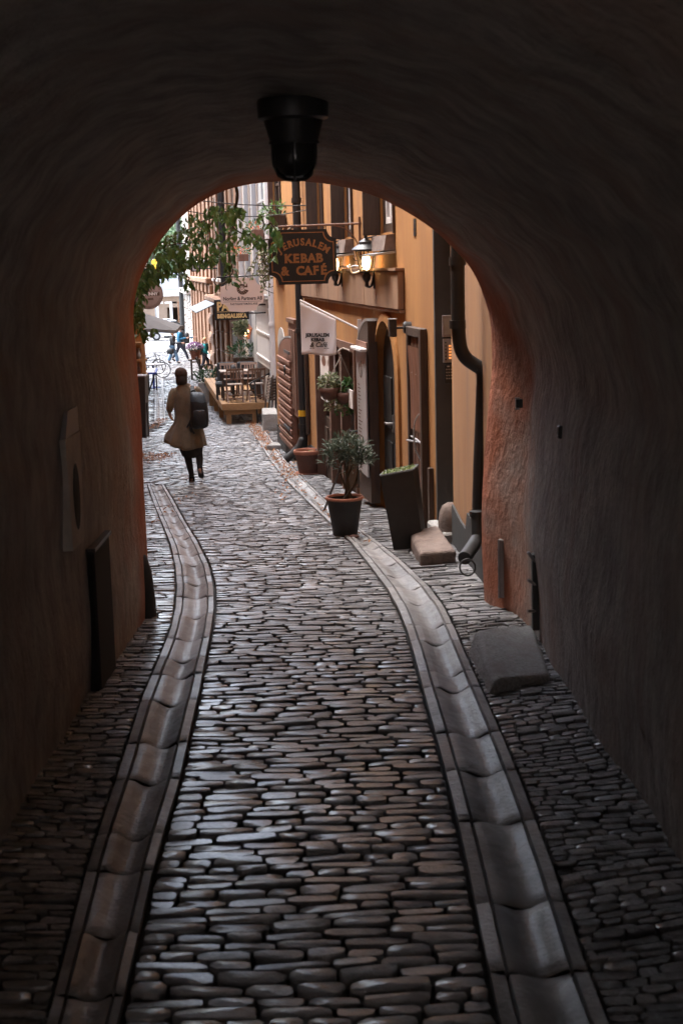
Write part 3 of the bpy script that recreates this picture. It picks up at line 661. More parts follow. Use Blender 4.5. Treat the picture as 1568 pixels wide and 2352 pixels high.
kk = len(archn); nb.add([W1.p(min(a, W1.L-.01), .003, b) for a, b in archn]+[W1.p(min(a, W1.L-.01), .02, b) for a, b in archn], [tuple(range(kk, 2*kk))]+[(q, (q+1) % kk, kk+(q+1) % kk, kk+q) for q in range(kk)]); nb.build('blind_arch', m_grey, h1)
# window with its brown panelled shutter and black shutter
sb = MB(); wb(sb, W1, SH[0], SH[1], -.3, -.26, SH[2], SH[3]); sb.build('dark_window', m_dkvoid, h1)
s2 = W1.rect(664, 681, 742, 930, .08); zt2, zb2 = W1.hit(672, 742, .08)[1], W1.hit(677, 955, .08)[1]
sp2 = MB(); wb(sp2, W1, s2[0], s2[1], .02, .075, zb2, zt2, ch=.008); so2 = sp2.build('shutter', m_brown2, h1)
sp3 = MB()
for a in range(3):
    x0 = s2[0]+.08+a*(s2[1]-s2[0]-.1)/3; wb(sp3, W1, x0, x0+(s2[1]-s2[0]-.1)/3-.08, .075, .095, zb2+.12, zt2-.12, ch=.006)
wb(sp3, W1, s2[0]-.03, s2[1]+.03, .02, .11, zt2, zt2+.07); sp3.build('shutter_panel', m_brown, so2)
s4 = W1.rect(682, 700, 748, 965, .06); z4t, z4b = W1.hit(690, 748, .06)[1], W1.hit(690, 968, .06)[1]
sk = MB(); o4 = [(s4[0]-.1, z4b-.1), (s4[0]+.35, z4b-.22), (s4[1]-.1, z4b), (s4[1], z4b+.1), (s4[1], z4t), (s4[0]-.1, z4t)]
k4 = len(o4); sk.add([W1.p(a, .02, b) for a, b in o4]+[W1.p(a, .065, b) for a, b in o4], [tuple(range(k4-1, -1, -1)), tuple(range(k4, 2*k4))]+[(q, (q+1) % k4, k4+(q+1) % k4, k4+q) for q in range(k4)]); sk4 = sk.build('shutter', m_dkwood, h1); sk4['label'] = 'blackened shutter with a ragged lower edge'
# cafe front: frame, posts, doors, dark room
cfp = MB(); s0, s1, z0, z1 = CF[0], CF[1], at(W1, CF[1]), CF[3]
for a, b, c, d in ((s0, s0+.09, -2.6, z1), (s1-.1, s1, -2.6, z1), (s0+.09, s1-.1, z1-.1, z1), (s0+(s1-s0)*.30, s0+(s1-s0)*.33, -2.6, z1-.1), (s0+(s1-s0)*.57, s0+(s1-s0)*.60, -2.6, z1-.1)): wb(cfp, W1, a, b, -.2, .03, c, d)
cfp.build('shop_frame', m_brown, h1)
cb = MB(); wb(cb, W1, s0, s1, -.5, -.45, -2.6, z1); cb.build('dark_window', m_dkvoid, h1)
cd = MB(); a0, a1 = s0+(s1-s0)*.60, s1-.1
wb(cd, W1, a0, a1, -.16, -.10, -2.6, z0+.95); 
for k in range(3): wb(cd, W1, a0+.1+k*(a1-a0)/3, a0+(k+1)*(a1-a0)/3-.08, -.10, -.08, z0+.15, z0+.8, ch=.008)
cd.build('stall_riser', m_dkwood, h1)
cg = MB(); cg.quad(W1.p(a0, -.13, z0+.95), W1.p(a1, -.13, z0+.95), W1.p(a1, -.13, z1-.1), W1.p(a0, -.13, z1-.1)); cg.build('pane', m_dkglass, h1)
c2 = MB(); a0, a1 = s0+.09, s0+(s1-s0)*.30
wb(c2, W1, a0, a1, -.16, -.10, -2.6, z1-.1); c2o = c2.build('door', m_dkwood, h1)
c3 = MB(); wb(c3, W1, a0+.15, a1-.15, -.10, -.09, z0+.9, z1-.35); c3.build('pane', m_dkglass, c2o)
# plank door near the grey doorway
pd = W1.rect(946, 976, 758, 1180, .03); zt3, zb3 = W1.hit(960, 764, .03)[1], at(W1, pd[0])-.1
pk = MB(); nn_ = 7
for k in range(nn_):
    x0 = pd[0]+.05+(pd[1]-pd[0]-.1)*k/nn_; wb(pk, W1, x0+.004, x0+(pd[1]-pd[0]-.1)/nn_-.004, .004, .04+.004*(k % 2), zb3, zt3-.05, ch=.006)
pko = pk.build('door', m_brown, h1); pko['label'] = 'weathered brown plank door with long iron bars'
pf = MB()
for a, b, c, d in ((pd[0]-.03, pd[0]+.045, zb3, zt3+.05), (pd[1]-.045, pd[1]+.03, zb3, zt3+.05), (pd[0]+.045, pd[1]-.045, zt3-.04, zt3+.05)): wb(pf, W1, a, b, .004, .075, c, d, ch=.006)
pf.build('door_frame', m_dkwood, pko)
ph_ = MB(); gP = at(W1, pd[0])
for z in (gP+1.55, gP+.88, gP+.3): ph_.tube([W1.p(pd[0]+.02, .05, z), W1.p(pd[1]-.05, .05, z+.02)], .012, 8); ph_.build('door_bar', m_steel, pko, smooth=True, auto=40); ph_ = MB()
ph_.tube([W1.p(pd[0]+.25, .06, gP+.88), W1.p(pd[0]+.5, .10, gP+.87), W1.p(pd[0]+.62, .10, gP+.86)], .009, 8)
ph_.tube(bez([W1.p(pd[0]+.12, .05, gP+1.2), W1.p(pd[0]+.14, .11, gP+1.08), W1.p(pd[0]+.14, .11, gP+.85), W1.p(pd[0]+.12, .05, gP+.7)]), .008, 8)
ph_.build('door_bar', m_steel, pko, smooth=True, auto=40)
cl_ = MB(); a_ = zt3-.14; ss = np.linspace(pd[0]+.08, pd[1]-.1, 13); cl_.loft([[W1.p(x, .055+.018*math.sin(k*2.4)+(.02 if z == a_ else 0), z) for k, x in enumerate(ss)] for z in (a_, a_-.4, a_-.85)], 0, False, False); cl_.build('door_curtain', m_brown2, pko, smooth=True)
# air vents high on the wall, right
vn = MB()
for k in range(4): a = W1.hit(953, 507+k*10); wb(vn, W1, a[0]-.06, a[0]+.06, .002, .008, a[1]-.02, a[1]+.02)
vn.build('wall_vent', m_black, h1)
# black downpipe, with yellow tag
q1, q2 = W1.hit(678, 440, .09), W1.hit(701, 985, .09); sx = .5*(q1[0]+q2[0])
bpipe = MB(); zE = at(W1, sx)
bpipe.tube(bez([W1.p(sx, .10, HT), W1.p(sx, .10, 3), W1.p(sx, .10, zE+.75), W1.p(sx-.02, .12, zE+.5), W1.p(sx-.02, .22, zE+.33), W1.p(sx-.02, .42, zE+.17)], 8), .068, 14)
bo = bpipe.build('downpipe', m_blackpipe, h1, smooth=True, auto=50)
for z in (zE+.72, zE+2.3, zE+4.4):
    c_ = MB(); c_.lathe([(.07, -.04), (.082, -.04), (.082, .04), (.07, .04)], W1.p(sx, .10, z), 14); c_.build('pipe_bracket', m_black, bo, smooth=True, auto=30)
yt = MB(); zy = W1.hit(703, 955, .1)[1]; yt.lathe([(.070, -.05), (.074, -.05), (.074, .05), (.070, .05)], W1.p(sx, .10, zy), 14); yt.build('yellow_band', m_yellow, bo, smooth=True, auto=30)
sb_ = W1.rect(986, 992, 1080, 1200, .02)
tb = MB(); q = W1.hit(987, 1075, .03); wb(tb, W1, q[0]-.04, q[0]+.04, .004, .05, at(W1, q[0])-.1, q[1]); tb.build('corner_batten', m_dkwood, h1)
# ---- H2: white house
w2s = lambda u, v=700, n=0.0: W2.hit(u, v, n)[0]
def at2(s): return at(W2, s)
sA, sB = 0.0, w2s(556)
h2 = thing('white_house', 'white plastered house with grey window bays and a white drainpipe behind the cafe deck', 'house', W2.p(8, 0, at2(8)))
ops2 = []; z2b = W2.hit(605, 535)[1]
wsp = [(598, 618), (580, 592)]
for uf, un in wsp:
    ops2.append((w2s(un), w2s(uf), z2b, z2b+6, .05))
dr = (w2s(566), w2s(559), -4.5, W2.hit(562, 752)[1], .3)
wd = (w2s(622)-.3, w2s(591), -4.5, W2.hit(605, 690)[1], .3); ops2.append((wd[0], wd[1], -1.0, wd[3], .25))
front(W2, sA, sB, -4.5, HT, ops2).build('wall', m_whitewall, h2)
shell(W2, sA, sB, -4.5, HT, h2, m_whitewall)
for o in ops2[:2]:
    f = MB(); wb(f, W2, o[0], o[1], -.06, -.045, o[2], o[3]); wb(f, W2, .5*(o[0]+o[1])-.05, .5*(o[0]+o[1])+.05, -.045, -.01, o[2], o[3])
    for z in np.arange(o[2]+.8, o[3], 1.1): wb(f, W2, o[0], o[1], -.045, -.015, z, z+.05)
    fo = f.build('window', m_greyb, h2)
    for k in (0, 1):
        s0 = o[0]+.08+k*(o[1]-o[0])/2; pnm = MB(); wb(pnm, W2, s0, s0+(o[1]-o[0])/2-.2, -.044, -.036, o[2]+.1, o[3]-.1); pnm.build('pane', m_greyb if k else m_dkglass, fo)
pil = MB()
for u in (627, 595, 577): s = w2s(u); wb(pil, W2, s-.18, s+.18, .003, .12, -3.2, HT)
pil.build('pilaster', m_greyb, h2)
dpw = MB(); s = w2s(574); dpw.tube([W2.p(s, .2, HT), W2.p(s, .2, 0.5)], .09, 12); dpw.build('downpipe', m_white, h2, smooth=True, auto=50)
# big white pipe at the near corner
zc = P(632, 948, 35).z; dq = MB(); base = P(637, 945, 35.0)
dq.tube(bez([P(622, 620, 35.0), P(628, 760, 35.0), P(633, 900, 35.0), P(635, 935, 35.0), P(629, 952, 34.9), P(618, 960, 34.8)], 8), [.10]*41, 14)
top = P(622, 620, 35.0); dq.tube([top, Vector((top.x-.02, top.y, HT))], .10, 14); dqo = dq.build('downpipe', m_white, h2, smooth=True, auto=50)
for v in (745, 880):
    c_ = MB(); c_.lathe([(.10, -.04), (.12, -.04), (.12, .04), (.10, .04)], P(627.5+(v-745)*.037, v, 35.0), 14); c_.build('pipe_bracket', m_white, dqo, smooth=True, auto=30)
# tall white shutter
s5 = (w2s(621, 760, .1), w2s(591, 760, .1), W2.hit(605, 838, .1)[1], W2.hit(605, 688, .1)[1])
ws = MB(); wb(ws, W2, s5[0], s5[1], .06, .12, s5[2], s5[3], ch=.01); wso = ws.build('shutter', m_white, h2)
wr = MB()
for f_ in (.12, .5, .88): z = s5[2]+(s5[3]-s5[2])*f_; wb(wr, W2, s5[0]+.05, s5[1]-.05, .12, .15, z-.03, z+.03, ch=.008)
wr.build('strap_hinge', m_white, wso)
cp = MB(); wb(cp, W2, s5[0]-.1, s5[1]+.4, .05, .32, s5[3]+.06, s5[3]+.13); cp.build('canopy', m_steel, h2)
dk = MB(); wb(dk, W2, w2s(590), w2s(574), .004, .03, -3.2, W2.hit(580, 715)[1]); dk.build('grey_door', m_greyb, h2)
# birdhouse-like flower box on the front
# ---- H3: ochre shop house with rusticated ground floor
sC = w2s(491)
h3 = thing('ochre_shop_house', 'ochre shop house with rusticated pillars and striped metal canopy', 'house', W2.p(.5*(sB+sC), 0, at2(20)))
def bays(u_list): return [w2s(u) for u in u_list]
zG = W2.hit(520, 700)[1]
dE = [(w2s(543), w2s(529)), (w2s(521.5), w2s(517)), (w2s(511), w2s(506))]
ops3 = [(a, b, -4.5, W2.hit(535, 752)[1], .04) for a, b in dE]; ops3[0] = (dE[0][0], dE[0][1], -4.5, W2.hit(535, 752)[1], .04)
up = []
for u0, u1 in ((545, 540), (524, 519), (514, 510), (503, 500)):
    up.append((w2s(u0), w2s(u1), W2.hit(520, 640)[1], W2.hit(520, 640)[1]+3.2, .03)); 
    up.append((w2s(u0), w2s(u1), W2.hit(520, 640)[1]+4.2, W2.hit(520, 640)[1]+7.2, .03))
front(W2, sB, sC, -4.5, 12.5, ops3+up).build('wall', m_terra2, h3)
shell(W2, sB, sC, -4.5, 12.5, h3, m_terra2)
for i, o in enumerate(ops3):
    b_ = MB(); wb(b_, W2, o[0], o[1], -.06, -.035, o[2], o[3]); b_.build('door' if i == 0 else 'dark_window', m_dkwood if i == 0 else m_dkvoid, h3)
for o in up:
    b_ = MB(); wb(b_, W2, o[0], o[1], -.06, -.025, o[2], o[3]); b_.build('window', m_dkwood, h3)
    b_ = MB(); wb(b_, W2, o[0]-.1, o[1]+.1, .003, .2, o[2]-.12, o[2]-.02); b_.build('sill', m_white, h3)
for u0, u1 in ((528, 523), (516.5, 512), (505, 502)):
    p_ = MB(); a, b = w2s(u0, 780), w2s(u1, 780); z = at2(a)-.2
    while z < zG-.15: wb(p_, W2, a, b, .003, .12, z, z+.72, ch=.03); z += .75
    p_.build('pilaster', m_terra, h3)
qn = MB(); a, b = w2s(501, 780), w2s(493, 780); z = at2(a)-.2; k = 0
while z < zG-.2:
    if k % 2: wb(qn, W2, a+.2, b-.2, .003, .16, z, z+.3)
    else:
        q = [W2.p(a, .003, z), W2.p(b, .003, z), W2.p(b, .003, z+.5), W2.p(a, .003, z+.5)]; apx = W2.p(.5*(a+b), .32, z+.25)
        qn.hexa([W2.p(a, .003, z), W2.p(b, .003, z), W2.p(b, .2, z+.02), W2.p(a, .2, z+.02), W2.p(a, .003, z+.5), W2.p(b, .003, z+.5), W2.p(b, .2, z+.48), W2.p(a, .2, z+.48)])
        c4 = [W2.p(a, .2, z+.02), W2.p(b, .2, z+.02), W2.p(b, .2, z+.48), W2.p(a, .2, z+.48)]
        for i in range(4): qn.add([c4[i], c4[(i+1) % 4], apx], [(0, 1, 2)])
    z += .3 if k % 2 else .5; k += 1
qn.build('quoin', m_terra, h3)
co = MB(); wb(co, W2, sB, sC, .003, .4, zG+.02, zG+.25, ch=.05); wb(co, W2, sB, sC, .003, .3, 12.0, 12.5); co.build('cornice', m_terra, h3)
for u in (553, 531, 508, 497):
    p_ = MB(); s = w2s(u); wb(p_, W2, s-.35, s+.35, .003, .07, zG+.3, 11.9); p_.build('pilaster', m_terra2 if u % 2 else m_terra, h3)
dpp = MB(); s = w2s(537); dpp.tube([W2.p(s, .3, 12), W2.p(s, .3, zG+.3)], .12, 10); dpp.build('downpipe', m_blackpipe, h3, smooth=True, auto=50)
cn = MB(); a, b = w2s(520), w2s(480)
cv = np.linspace(w2s(518, 700), w2s(494, 700), 15)
for i in range(14):
    z = W2.hit(500, 690)[1]
    cn.hexa([W2.p(cv[i], .3, z), W2.p(cv[i+1], .3, z), W2.p(cv[i+1], 1.1, z-.35), W2.p(cv[i], 1.1, z-.35), W2.p(cv[i], .3, z+.03), W2.p(cv[i+1], .3, z+.03), W2.p(cv[i+1], 1.1, z-.32), W2.p(cv[i], 1.1, z-.32)], i % 2)
cn.build('canopy', [m_steel2, m_black], h3)
# ---- H4: peach house with tall dark windows
sD = w2s(443)
h4 = thing('peach_town_house', 'peach town house with tall barred ground floor windows before the grey corner house', 'house', W2.p(.5*(sC+sD), 0, at2(40)))
tall = []
n4 = 6
for k in range(n4):
    c = sC+(sD-sC)*(k+.5)/n4; tall.append((c-.9, c+.9, at2(c)+.9, at2(c)+4.0, .03)); tall.append((c-.8, c+.8, 2.4, 5.2, .03)); tall.append((c-.8, c+.8, 6.4, 9.2, .03))
front(W2, sC, sD, -4.5, 13.5, tall).build('wall', m_terra2, h4)
shell(W2, sC, sD, -4.5, 13.5, h4, m_terra)
for o in tall:
    b_ = MB(); wb(b_, W2, o[0], o[1], -.06, -.025, o[2], o[3]); w_ = b_.build('window', m_dkwood, h4)
    b_ = MB(); wb(b_, W2, o[0]-.1, o[1]+.1, .003, .22, o[2]-.13, o[2]-.02); b_.build('sill', m_white, w_)
    b_ = MB(); wb(b_, W2, .5*(o[0]+o[1])-.05, .5*(o[0]+o[1])+.05, -.025, -.01, o[2], o[3])
    for z in (.33, .66): wb(b_, W2, o[0], o[1], -.025, -.012, o[2]+(o[3]-o[2])*z-.03, o[2]+(o[3]-o[2])*z+.03)
    b_.build('frame', m_dkwood, w_)
for k in range(n4+1):
    s = min(max(sC+(sD-sC)*k/n4, sC+.5), sD-.5); p_ = MB(); wb(p_, W2, s-.45, s+.45, .003, .09, -4.5, 12.8); wb(p_, W2, s-.6, s+.6, .003, .16, .9, 1.3, ch=.04); wb(p_, W2, s-.6, s+.6, .003, .2, 12.8, 13.2, ch=.04); p_.build('pilaster', m_terra, h4)
b_ = MB(); wb(b_, W2, sC, sD, .003, .3, 1.35, 1.6, ch=.05); b_.build('cornice', m_terra, h4)
# ---- H5: grey corner house
sE = w2s(419)
h5 = thing('grey_corner_house', 'grey rusticated stone house at the far corner of the alley', 'house', W2.p(.5*(sD+sE), 0, at2(62)))
sE = sD+12
t5 = []
for k in range(3):
    c = sD+2+k*4; t5 += [(c-.8, c+.8, at2(c)+1.4, at2(c)+3.8, .03), (c-.8, c+.8, 1.6, 4.6, .03), (c-.8, c+.8, 6, 8.6, .03)]
front(W2, sD, sE, -4.5, 12, t5).build('wall', m_greystone, h5)
shell(W2, sD, sE, -4.5, 12, h5, m_greystone)
for o in t5:
    b_ = MB(); wb(b_, W2, o[0], o[1], -.06, -.025, o[2], o[3]); b_.build('window', m_dkwood, h5)
for a, b in ((sD+.02, sD+1.1), (sD+2.9, sD+5.1), (sD+6.9, sD+9.1), (sD+10.9, sE)):
    gr = MB(); z = -4
    while z < .2: wb(gr, W2, a, b, .003, .09, z, z+.42, ch=.04); z += .5
    gr.build('rustication', m_greystone, h5)
b_ = MB(); wb(b_, W2, sD, sE, .003, .4, .5, .8, ch=.05); b_.build('cornice', m_greystone, h5)
b_ = MB(); b_.tube([W2.p(sE+.15, .25, 11), W2.p(sE+.15, .25, gz(100))], .16, 10); b_.build('downpipe', m_blackpipe, h5, smooth=True, auto=50)

# ---- left side houses
hl = thing('orange_left_house', 'orange plastered house on the left of the alley beyond the archway', 'house', WL.p(10, 0, at(WL, 10)))
wl = []
for k in range(5):
    c = 4+k*4.6; wl.append((c-.6, c+.6, 3.2, 5.2, .3)); wl.append((c-.6, c+.6, 6.6, 8.4, .3))
front(WL, 0, 25, -4, 7.2, wl[0::2]).build('wall', m_orange, hl); shell(WL, 0, 25, -4, 7.2, hl, m_orange)
for o in wl[0::2]:
    b_ = MB(); wb(b_, WL, o[0], o[1], -.3, -.25, o[2], o[3]); b_.build('window', m_dkglass, hl)
hm = thing('pale_left_house', 'pale plastered house behind the parasol on the left of the alley', 'house', WL.p(40, 0, at(WL, 40)))
front(WL, 25, 54, -4.5, 11, []).build('wall', m_whitewall, hm); shell(WL, 25, 54, -4.5, 11, hm, m_whitewall)

# ---- far end: quay viaduct, trees, car, lamp posts
vd = thing('quay_viaduct', 'brown stone viaduct with pale railing across the far end', 'viaduct', (-15, 124, gz(124)))
YV = 124.0; zt_, zm, zb_ = P(390, 668, YV).z, P(390, 680, YV).z, gz(124)-.3
x0, x1 = -26.0, -6.0; xa, xb = P(383, 700, YV).x, P(412, 700, YV).x; za = P(400, 706, YV).z
b_ = MB(); b_.bx(x0, x0+2, YV, YV+6, zb_, zm); b_.bx(x0+2, xa, YV, YV+6, zb_, zm); b_.bx(xb, x1, YV, YV+6, zb_, zm); b_.bx(xa, xb, YV, YV+6, za, zm)
b_.quad((xa, YV+5, zb_), (xb, YV+5, zb_), (xb, YV+5, za), (xa, YV+5, za)); b_.build('wall', m_brinkw := M('viaduct_stone', (.30, .215, .155), (.22, .155, .11), 1.5, .85), vd)
b_ = MB(); b_.bx(x0, x1, YV-.5, YV+6.5, zm, zt_); b_.build('fascia', m_white, vd)
b_ = MB(); zr = P(390, 628, YV).z
for zq in (zr, .5*(zr+zt_)+.1, zt_+.25): b_.bx(x0, x1, YV-.35, YV-.27, zq-.05, zq+.05)
for k in range(14): xx = x0+.5+k*1.5; b_.bx(xx-.05, xx+.05, YV-.34, YV-.28, zt_, zr)
b_.build('railing', m_greyb, vd)
b_ = MB(); zz1 = P(390, 640, YV).z; b_.bx(x0, x1, YV-.2, YV-.16, zt_, zz1); b_.build('parapet', M('pale_mesh', (.55, .57, .58), (.48, .5, .52), 3, .7), vd)
for k, xx in enumerate((P(361, 700, 120).x, P(393, 700, 120).x, P(410, 710, 120).x)):
    t = thing('lamp_post', ('white post nearest the round beer sign, before the viaduct', 'white post with a short crossbar above the parked car', 'thin brown post right of the parked car')[k], 'post', (xx, 120, gz(120)), 'posts on the quay')
    b_ = MB(); b_.tube([(xx, 120, gz(120)), (xx, 120, P(390, 695, 120).z)], .11 if k < 2 else .06, 8); b_.build('pole', m_white if k < 2 else m_terra, t, smooth=True, auto=50)
    b_ = MB(); b_.bx(xx-.5, xx+.5, 119.95, 120.05, P(390, 697, 120).z, P(390, 693, 120).z); b_.build('crossbar', m_white if k < 2 else m_terra, t)
t = thing('traffic_sign', 'yellow road sign stack high above the round beer sign', 'sign', (P(355, 620, 118).x, 118, gz(118)))
b_ = MB(); xx = P(354, 620, 118).x; b_.tube([(xx, 118, gz(118)), (xx, 118, P(355, 595, 118).z)], .08, 8); b_.build('pole', m_steel, t, smooth=True)
for v in (602, 614, 624):
    b_ = MB(); c = P(354.5, v, 117.85); b_.lathe([(.0, -.03), (.24, -.03), (.24, .03), (0, .03)], c, 14, axis=Frame((0, 0, 0), (1, 0, 0), (0, 0, 1)), caps=False); b_.build('disc', m_yellow, t, smooth=True, auto=40)
# car
def car(x, y, rz, label):
    t = thing('parked_car', label, 'car', (0, 0, 0)); Lc, Wc = 4.5, 1.75
    def sec(prof, w, n): return [[Vector((px, s*w, pz)) for px, pz in prof] for s in (-.5, .5)]
    body = [(-2.2, .35), (-2.25, .75), (-1.9, .95), (-1.2, 1.0), (.9, 1.0), (2.0, .9), (2.25, .65), (2.2, .35)]
    cab = [(-1.75, .98), (-1.35, 1.42), (-.9, 1.48), (.2, 1.46), (1.05, 1.0)]
    b_ = MB(); b_.loft([[Vector((px, yy_*(Wc/2), pz)) for px, pz in body] for yy_ in (-.92, -1, 1, .92)], 0); b_.build('body', m_carw, t, smooth=True, auto=30)
    b_ = MB(); b_.loft([[Vector((px*(1-.0*abs(yy_)), yy_*(Wc/2-.12*(pz-.9)), pz)) for px, pz in cab] for yy_ in (-.93, .93)], 0); b_.build('cabin', m_dkglass, t, smooth=True, auto=30)
    b_ = MB(); b_.bx(-1.3, .25, -.68, .68, 1.455, 1.5, ch=.02); b_.build('roof', m_carw, t)
    for sx in (-1.35, 1.4):
        for sy in (-.85, .85):
            b_ = MB(); b_.lathe([(.18, -.1), (.31, -.1), (.33, -.06), (.33, .06), (.31, .1), (.18, .1)], (sx, sy, .33), 18, axis=Frame((0, 0, 0), (1, 0, 0), (0, 0, 1)), caps=False); w_ = b_.build('wheel', m_tyre, t, smooth=True, auto=40)
            b_ = MB(); b_.lathe([(0, -.08), (.2, -.08), (.2, .08), (0, .08)], (sx, sy, .33), 14, axis=Frame((0, 0, 0), (1, 0, 0), (0, 0, 1)), caps=False); b_.build('rim', m_steel, w_)
    for sy in (-.6, .6):
        b_ = MB(); b_.bx(2.15, 2.27, sy-.2, sy+.2, .65, .8, ch=.02); b_.build('headlight', m_white, t)
    t.location = (x, y, gz(y)+.03); t.rotation_euler = (0, 0, rz)
c_ = P(398, 745, 112); car(c_.x, 112, R(8), 'white parked car at the far end beside the brown viaduct')
c_ = P(352, 748, 116); car(c_.x, 116, R(172), 'white parked car half hidden by the grey parasol')

def treelike(x, y, h, cr, label, n=1400, ls=.5):
    t = thing('tree', label, 'tree', (x, y, gz(y)), 'trees beyond the quay')
    b_ = MB(); z0 = gz(y)
    b_.tube([(x, y, z0), (x+.1, y, z0+h*.3), (x-.1, y, z0+h*.6)], [.32, .24, .12], 8)
    for k in range(7):
        a = rnd(0, 6.28); b_.tube([(x, y, z0+h*rnd(.25, .5)), (x+math.cos(a)*cr*.5, y+math.sin(a)*cr*.5, z0+h*rnd(.55, .8))], [.12, .04], 6)
    b_.build('trunk', m_stem, t, smooth=True)
    b_ = MB(); cl = [(rnd(-1, 1)*cr*.7, rnd(-1, 1)*cr*.7, h*rnd(.42, .95), cr*rnd(.3, .5)) for _ in range(14)]
    for _ in range(n):
        c = random.choice(cl); d = Vector((random.gauss(0, 1), random.gauss(0, 1), random.gauss(0, .8))).normalized()*c[3]*rnd(.5, 1.05)
        p = Vector((x+c[0], y+c[1], z0+c[2]))+d; dd_ = Vector((rnd(-1, 1), rnd(-1, 1), rnd(-1, .3))); b_.leaf(p, dd_, Vector((rnd(-1, 1), rnd(-1, 1), 1)), ls*rnd(.6, 1.2), ls*.6)
    b_.build('crown', m_leaffar, t)
treelike(P(335, 590, 140).x, 140, 11, 4.2, 'pale green tree beyond the viaduct, the leftmost of the row', 1500, .55)
treelike(P(372, 590, 145).x, 145, 10.5, 4.0, 'pale green tree standing directly above the round beer sign', 1500, .55)
treelike(P(408, 590, 150).x, 150, 11.5, 4.4, 'pale green tree closest to the grey corner house', 1500, .55)
# ================================================================ THINGS BESIDE THE ALLEY
def wallframe(W, s, n, z):                 # a frame facing up the alley, square to the front W
    return Frame(W.p(s, n, z), -W.n, (0, 0, 1))
def notched(w, h, r, k=6):                 # board with hollowed corners
    o = []
    for cx, cy, a0 in ((w/2, -h/2, math.pi), (w/2, h/2, -math.pi/2), (-w/2, h/2, 0), (-w/2, -h/2, math.pi/2)):
        for i in range(k+1):
            a = a0-(math.pi/2)*i/k if False else a0+{0: -1, 1: -1, 2: -1, 3: -1}[0]*(math.pi/2)*i/k
            o.append((cx+r*math.cos(a), cy+r*math.sin(a)))
    return o
# ---- big black cafe sign
DS = 18.1; sS = W1.hit(832, 640)[0]
pc = P(695, 590, DS); MPP = DS/F
fs = Frame(pc, -W1.n, (0, 0, 1))
Wd, Hd = 154*MPP, 122*MPP
t = thing('hanging_sign', 'black hanging cafe sign with orange serif letters and hollow corners', 'sign', pc)
ol = notched(Wd, Hd, .118)
b_ = MB(); b_.plate(ol, fs, -.02, .02); bo = b_.build('board', m_signblk, t)
b_ = MB(); ins = .034; o1 = notched(Wd-2*ins, Hd-2*ins, .118+.004); o2 = notched(Wd-2*ins-.02, Hd-2*ins-.02, .118+.006)
k = len(o1); b_.add([fs.p(x, y, .0215) for x, y in o1]+[fs.p(x, y, .0215) for x, y in o2], [(i, (i+1) % k, k+(i+1) % k, k+i) for i in range(k)]); b_.build('border_line', m_gold, bo)
b_ = MB()
def serifs(mb, ch, x, y, size, rot, z, mi=0):  # small foot strokes that turn the letters into a roman face
    cap = .69*size; sp = {'J': [(.12, 1)], 'E': [(-.16, 1), (-.16, 0)], 'R': [(-.18, 1), (-.18, 0), (.2, 0)], 'U': [(-.19, 1), (.19, 1)], 'A': [(-.26, 0), (.26, 0)], 'L': [(-.14, 1), (-.14, 0)], 'M': [(-.28, 0), (.28, 0), (-.26, 1), (.26, 1)], 'K': [(-.2, 1), (-.2, 0), (.2, 1), (.24, 0)], 'B': [(-.2, 1), (-.2, 0)], 'F': [(-.16, 1), (-.16, 0)], 'C': [], 'S': [], '&': []}
    for dx, up_ in sp.get(ch, []):
        X, Y = dx*size, (cap/2 if up_ else -cap/2)+(-.02*size if up_ else .02*size)
        hw, hh = .13*size, .024*size
        q = [(X-hw, Y-hh), (X+hw, Y-hh), (X+hw, Y+hh), (X-hw, Y+hh)]
        c, s = math.cos(rot), math.sin(rot)
        mb.add([fs.p(x+a*c-b*s, y+a*s+b*c, z) for a, b in q], [(0, 1, 2, 3)], mi)
word = 'JERUSALEM'; Rr = .52; cyA = .125-Rr+.055
for i, ch in enumerate(word):
    a = (i-4)*.118*1.27; x, y = Rr*math.sin(a), cyA+Rr*math.cos(a)
    b_.text(ch, .118, fs, x, y, .022, bold=.005, rot=-a, sx=.92); serifs(b_, ch, x, y, .118, -a, .0225)
def line(mb, s_, y, size, dx):
    x = -dx*(len(s_)-1)/2
    for ch in s_:
        if ch != ' ': mb.text(ch, size, fs, x+.012, y, .022, bold=.007); serifs(mb, 'E' if ch == 'É' else ch, x+.012, y, size, 0, .0225) if ch != 'É' else None
        x += dx
line(b_, 'KEBAB', -.022, .148, .098); line(b_, '& CAFÉ', -.175, .148, .098)
b_.build('lettering', m_gold, bo)
br = MB(); zB = P(740, 517, DS).z; xw = W1.p(sS, 0, 0)
e0 = fs.o+fs.ex*(-.5*Wd+.15)+Vector((0, 0, 0)); e0.z = zB
nlen = (W1.p(sS, 0, 0)-e0).length
wp = W1.p(sS, .0, zB); ep = wp+W1.n*1.04; ep.z = zB-.02
br.tube([wp, ep], .014, 8); br.tube([W1.p(sS, .02, zB+.08), W1.p(sS, .02, zB-.62)], .014, 8)
br.tube(bez([W1.p(sS, .02, zB-.42), W1.p(sS, .06, zB-.22), W1.p(sS, .2, zB-.06), W1.p(sS, .4, zB-.01)]), .009, 6)
br.tube([W1.p(sS, .07+.03*math.cos(a), zB-.42+.03*math.sin(a)) for a in np.linspace(0, 6.28, 13)], .006, 6)
br.build('bracket', m_brown, t, smooth=True, auto=40)
for dx in (-.25, .3):
    lk = MB(); q = fs.p(dx, Hd/2-.01); lk.tube([q, Vector((q.x, q.y, zB))], .008, 6); lk.build('hanger', m_black, t)

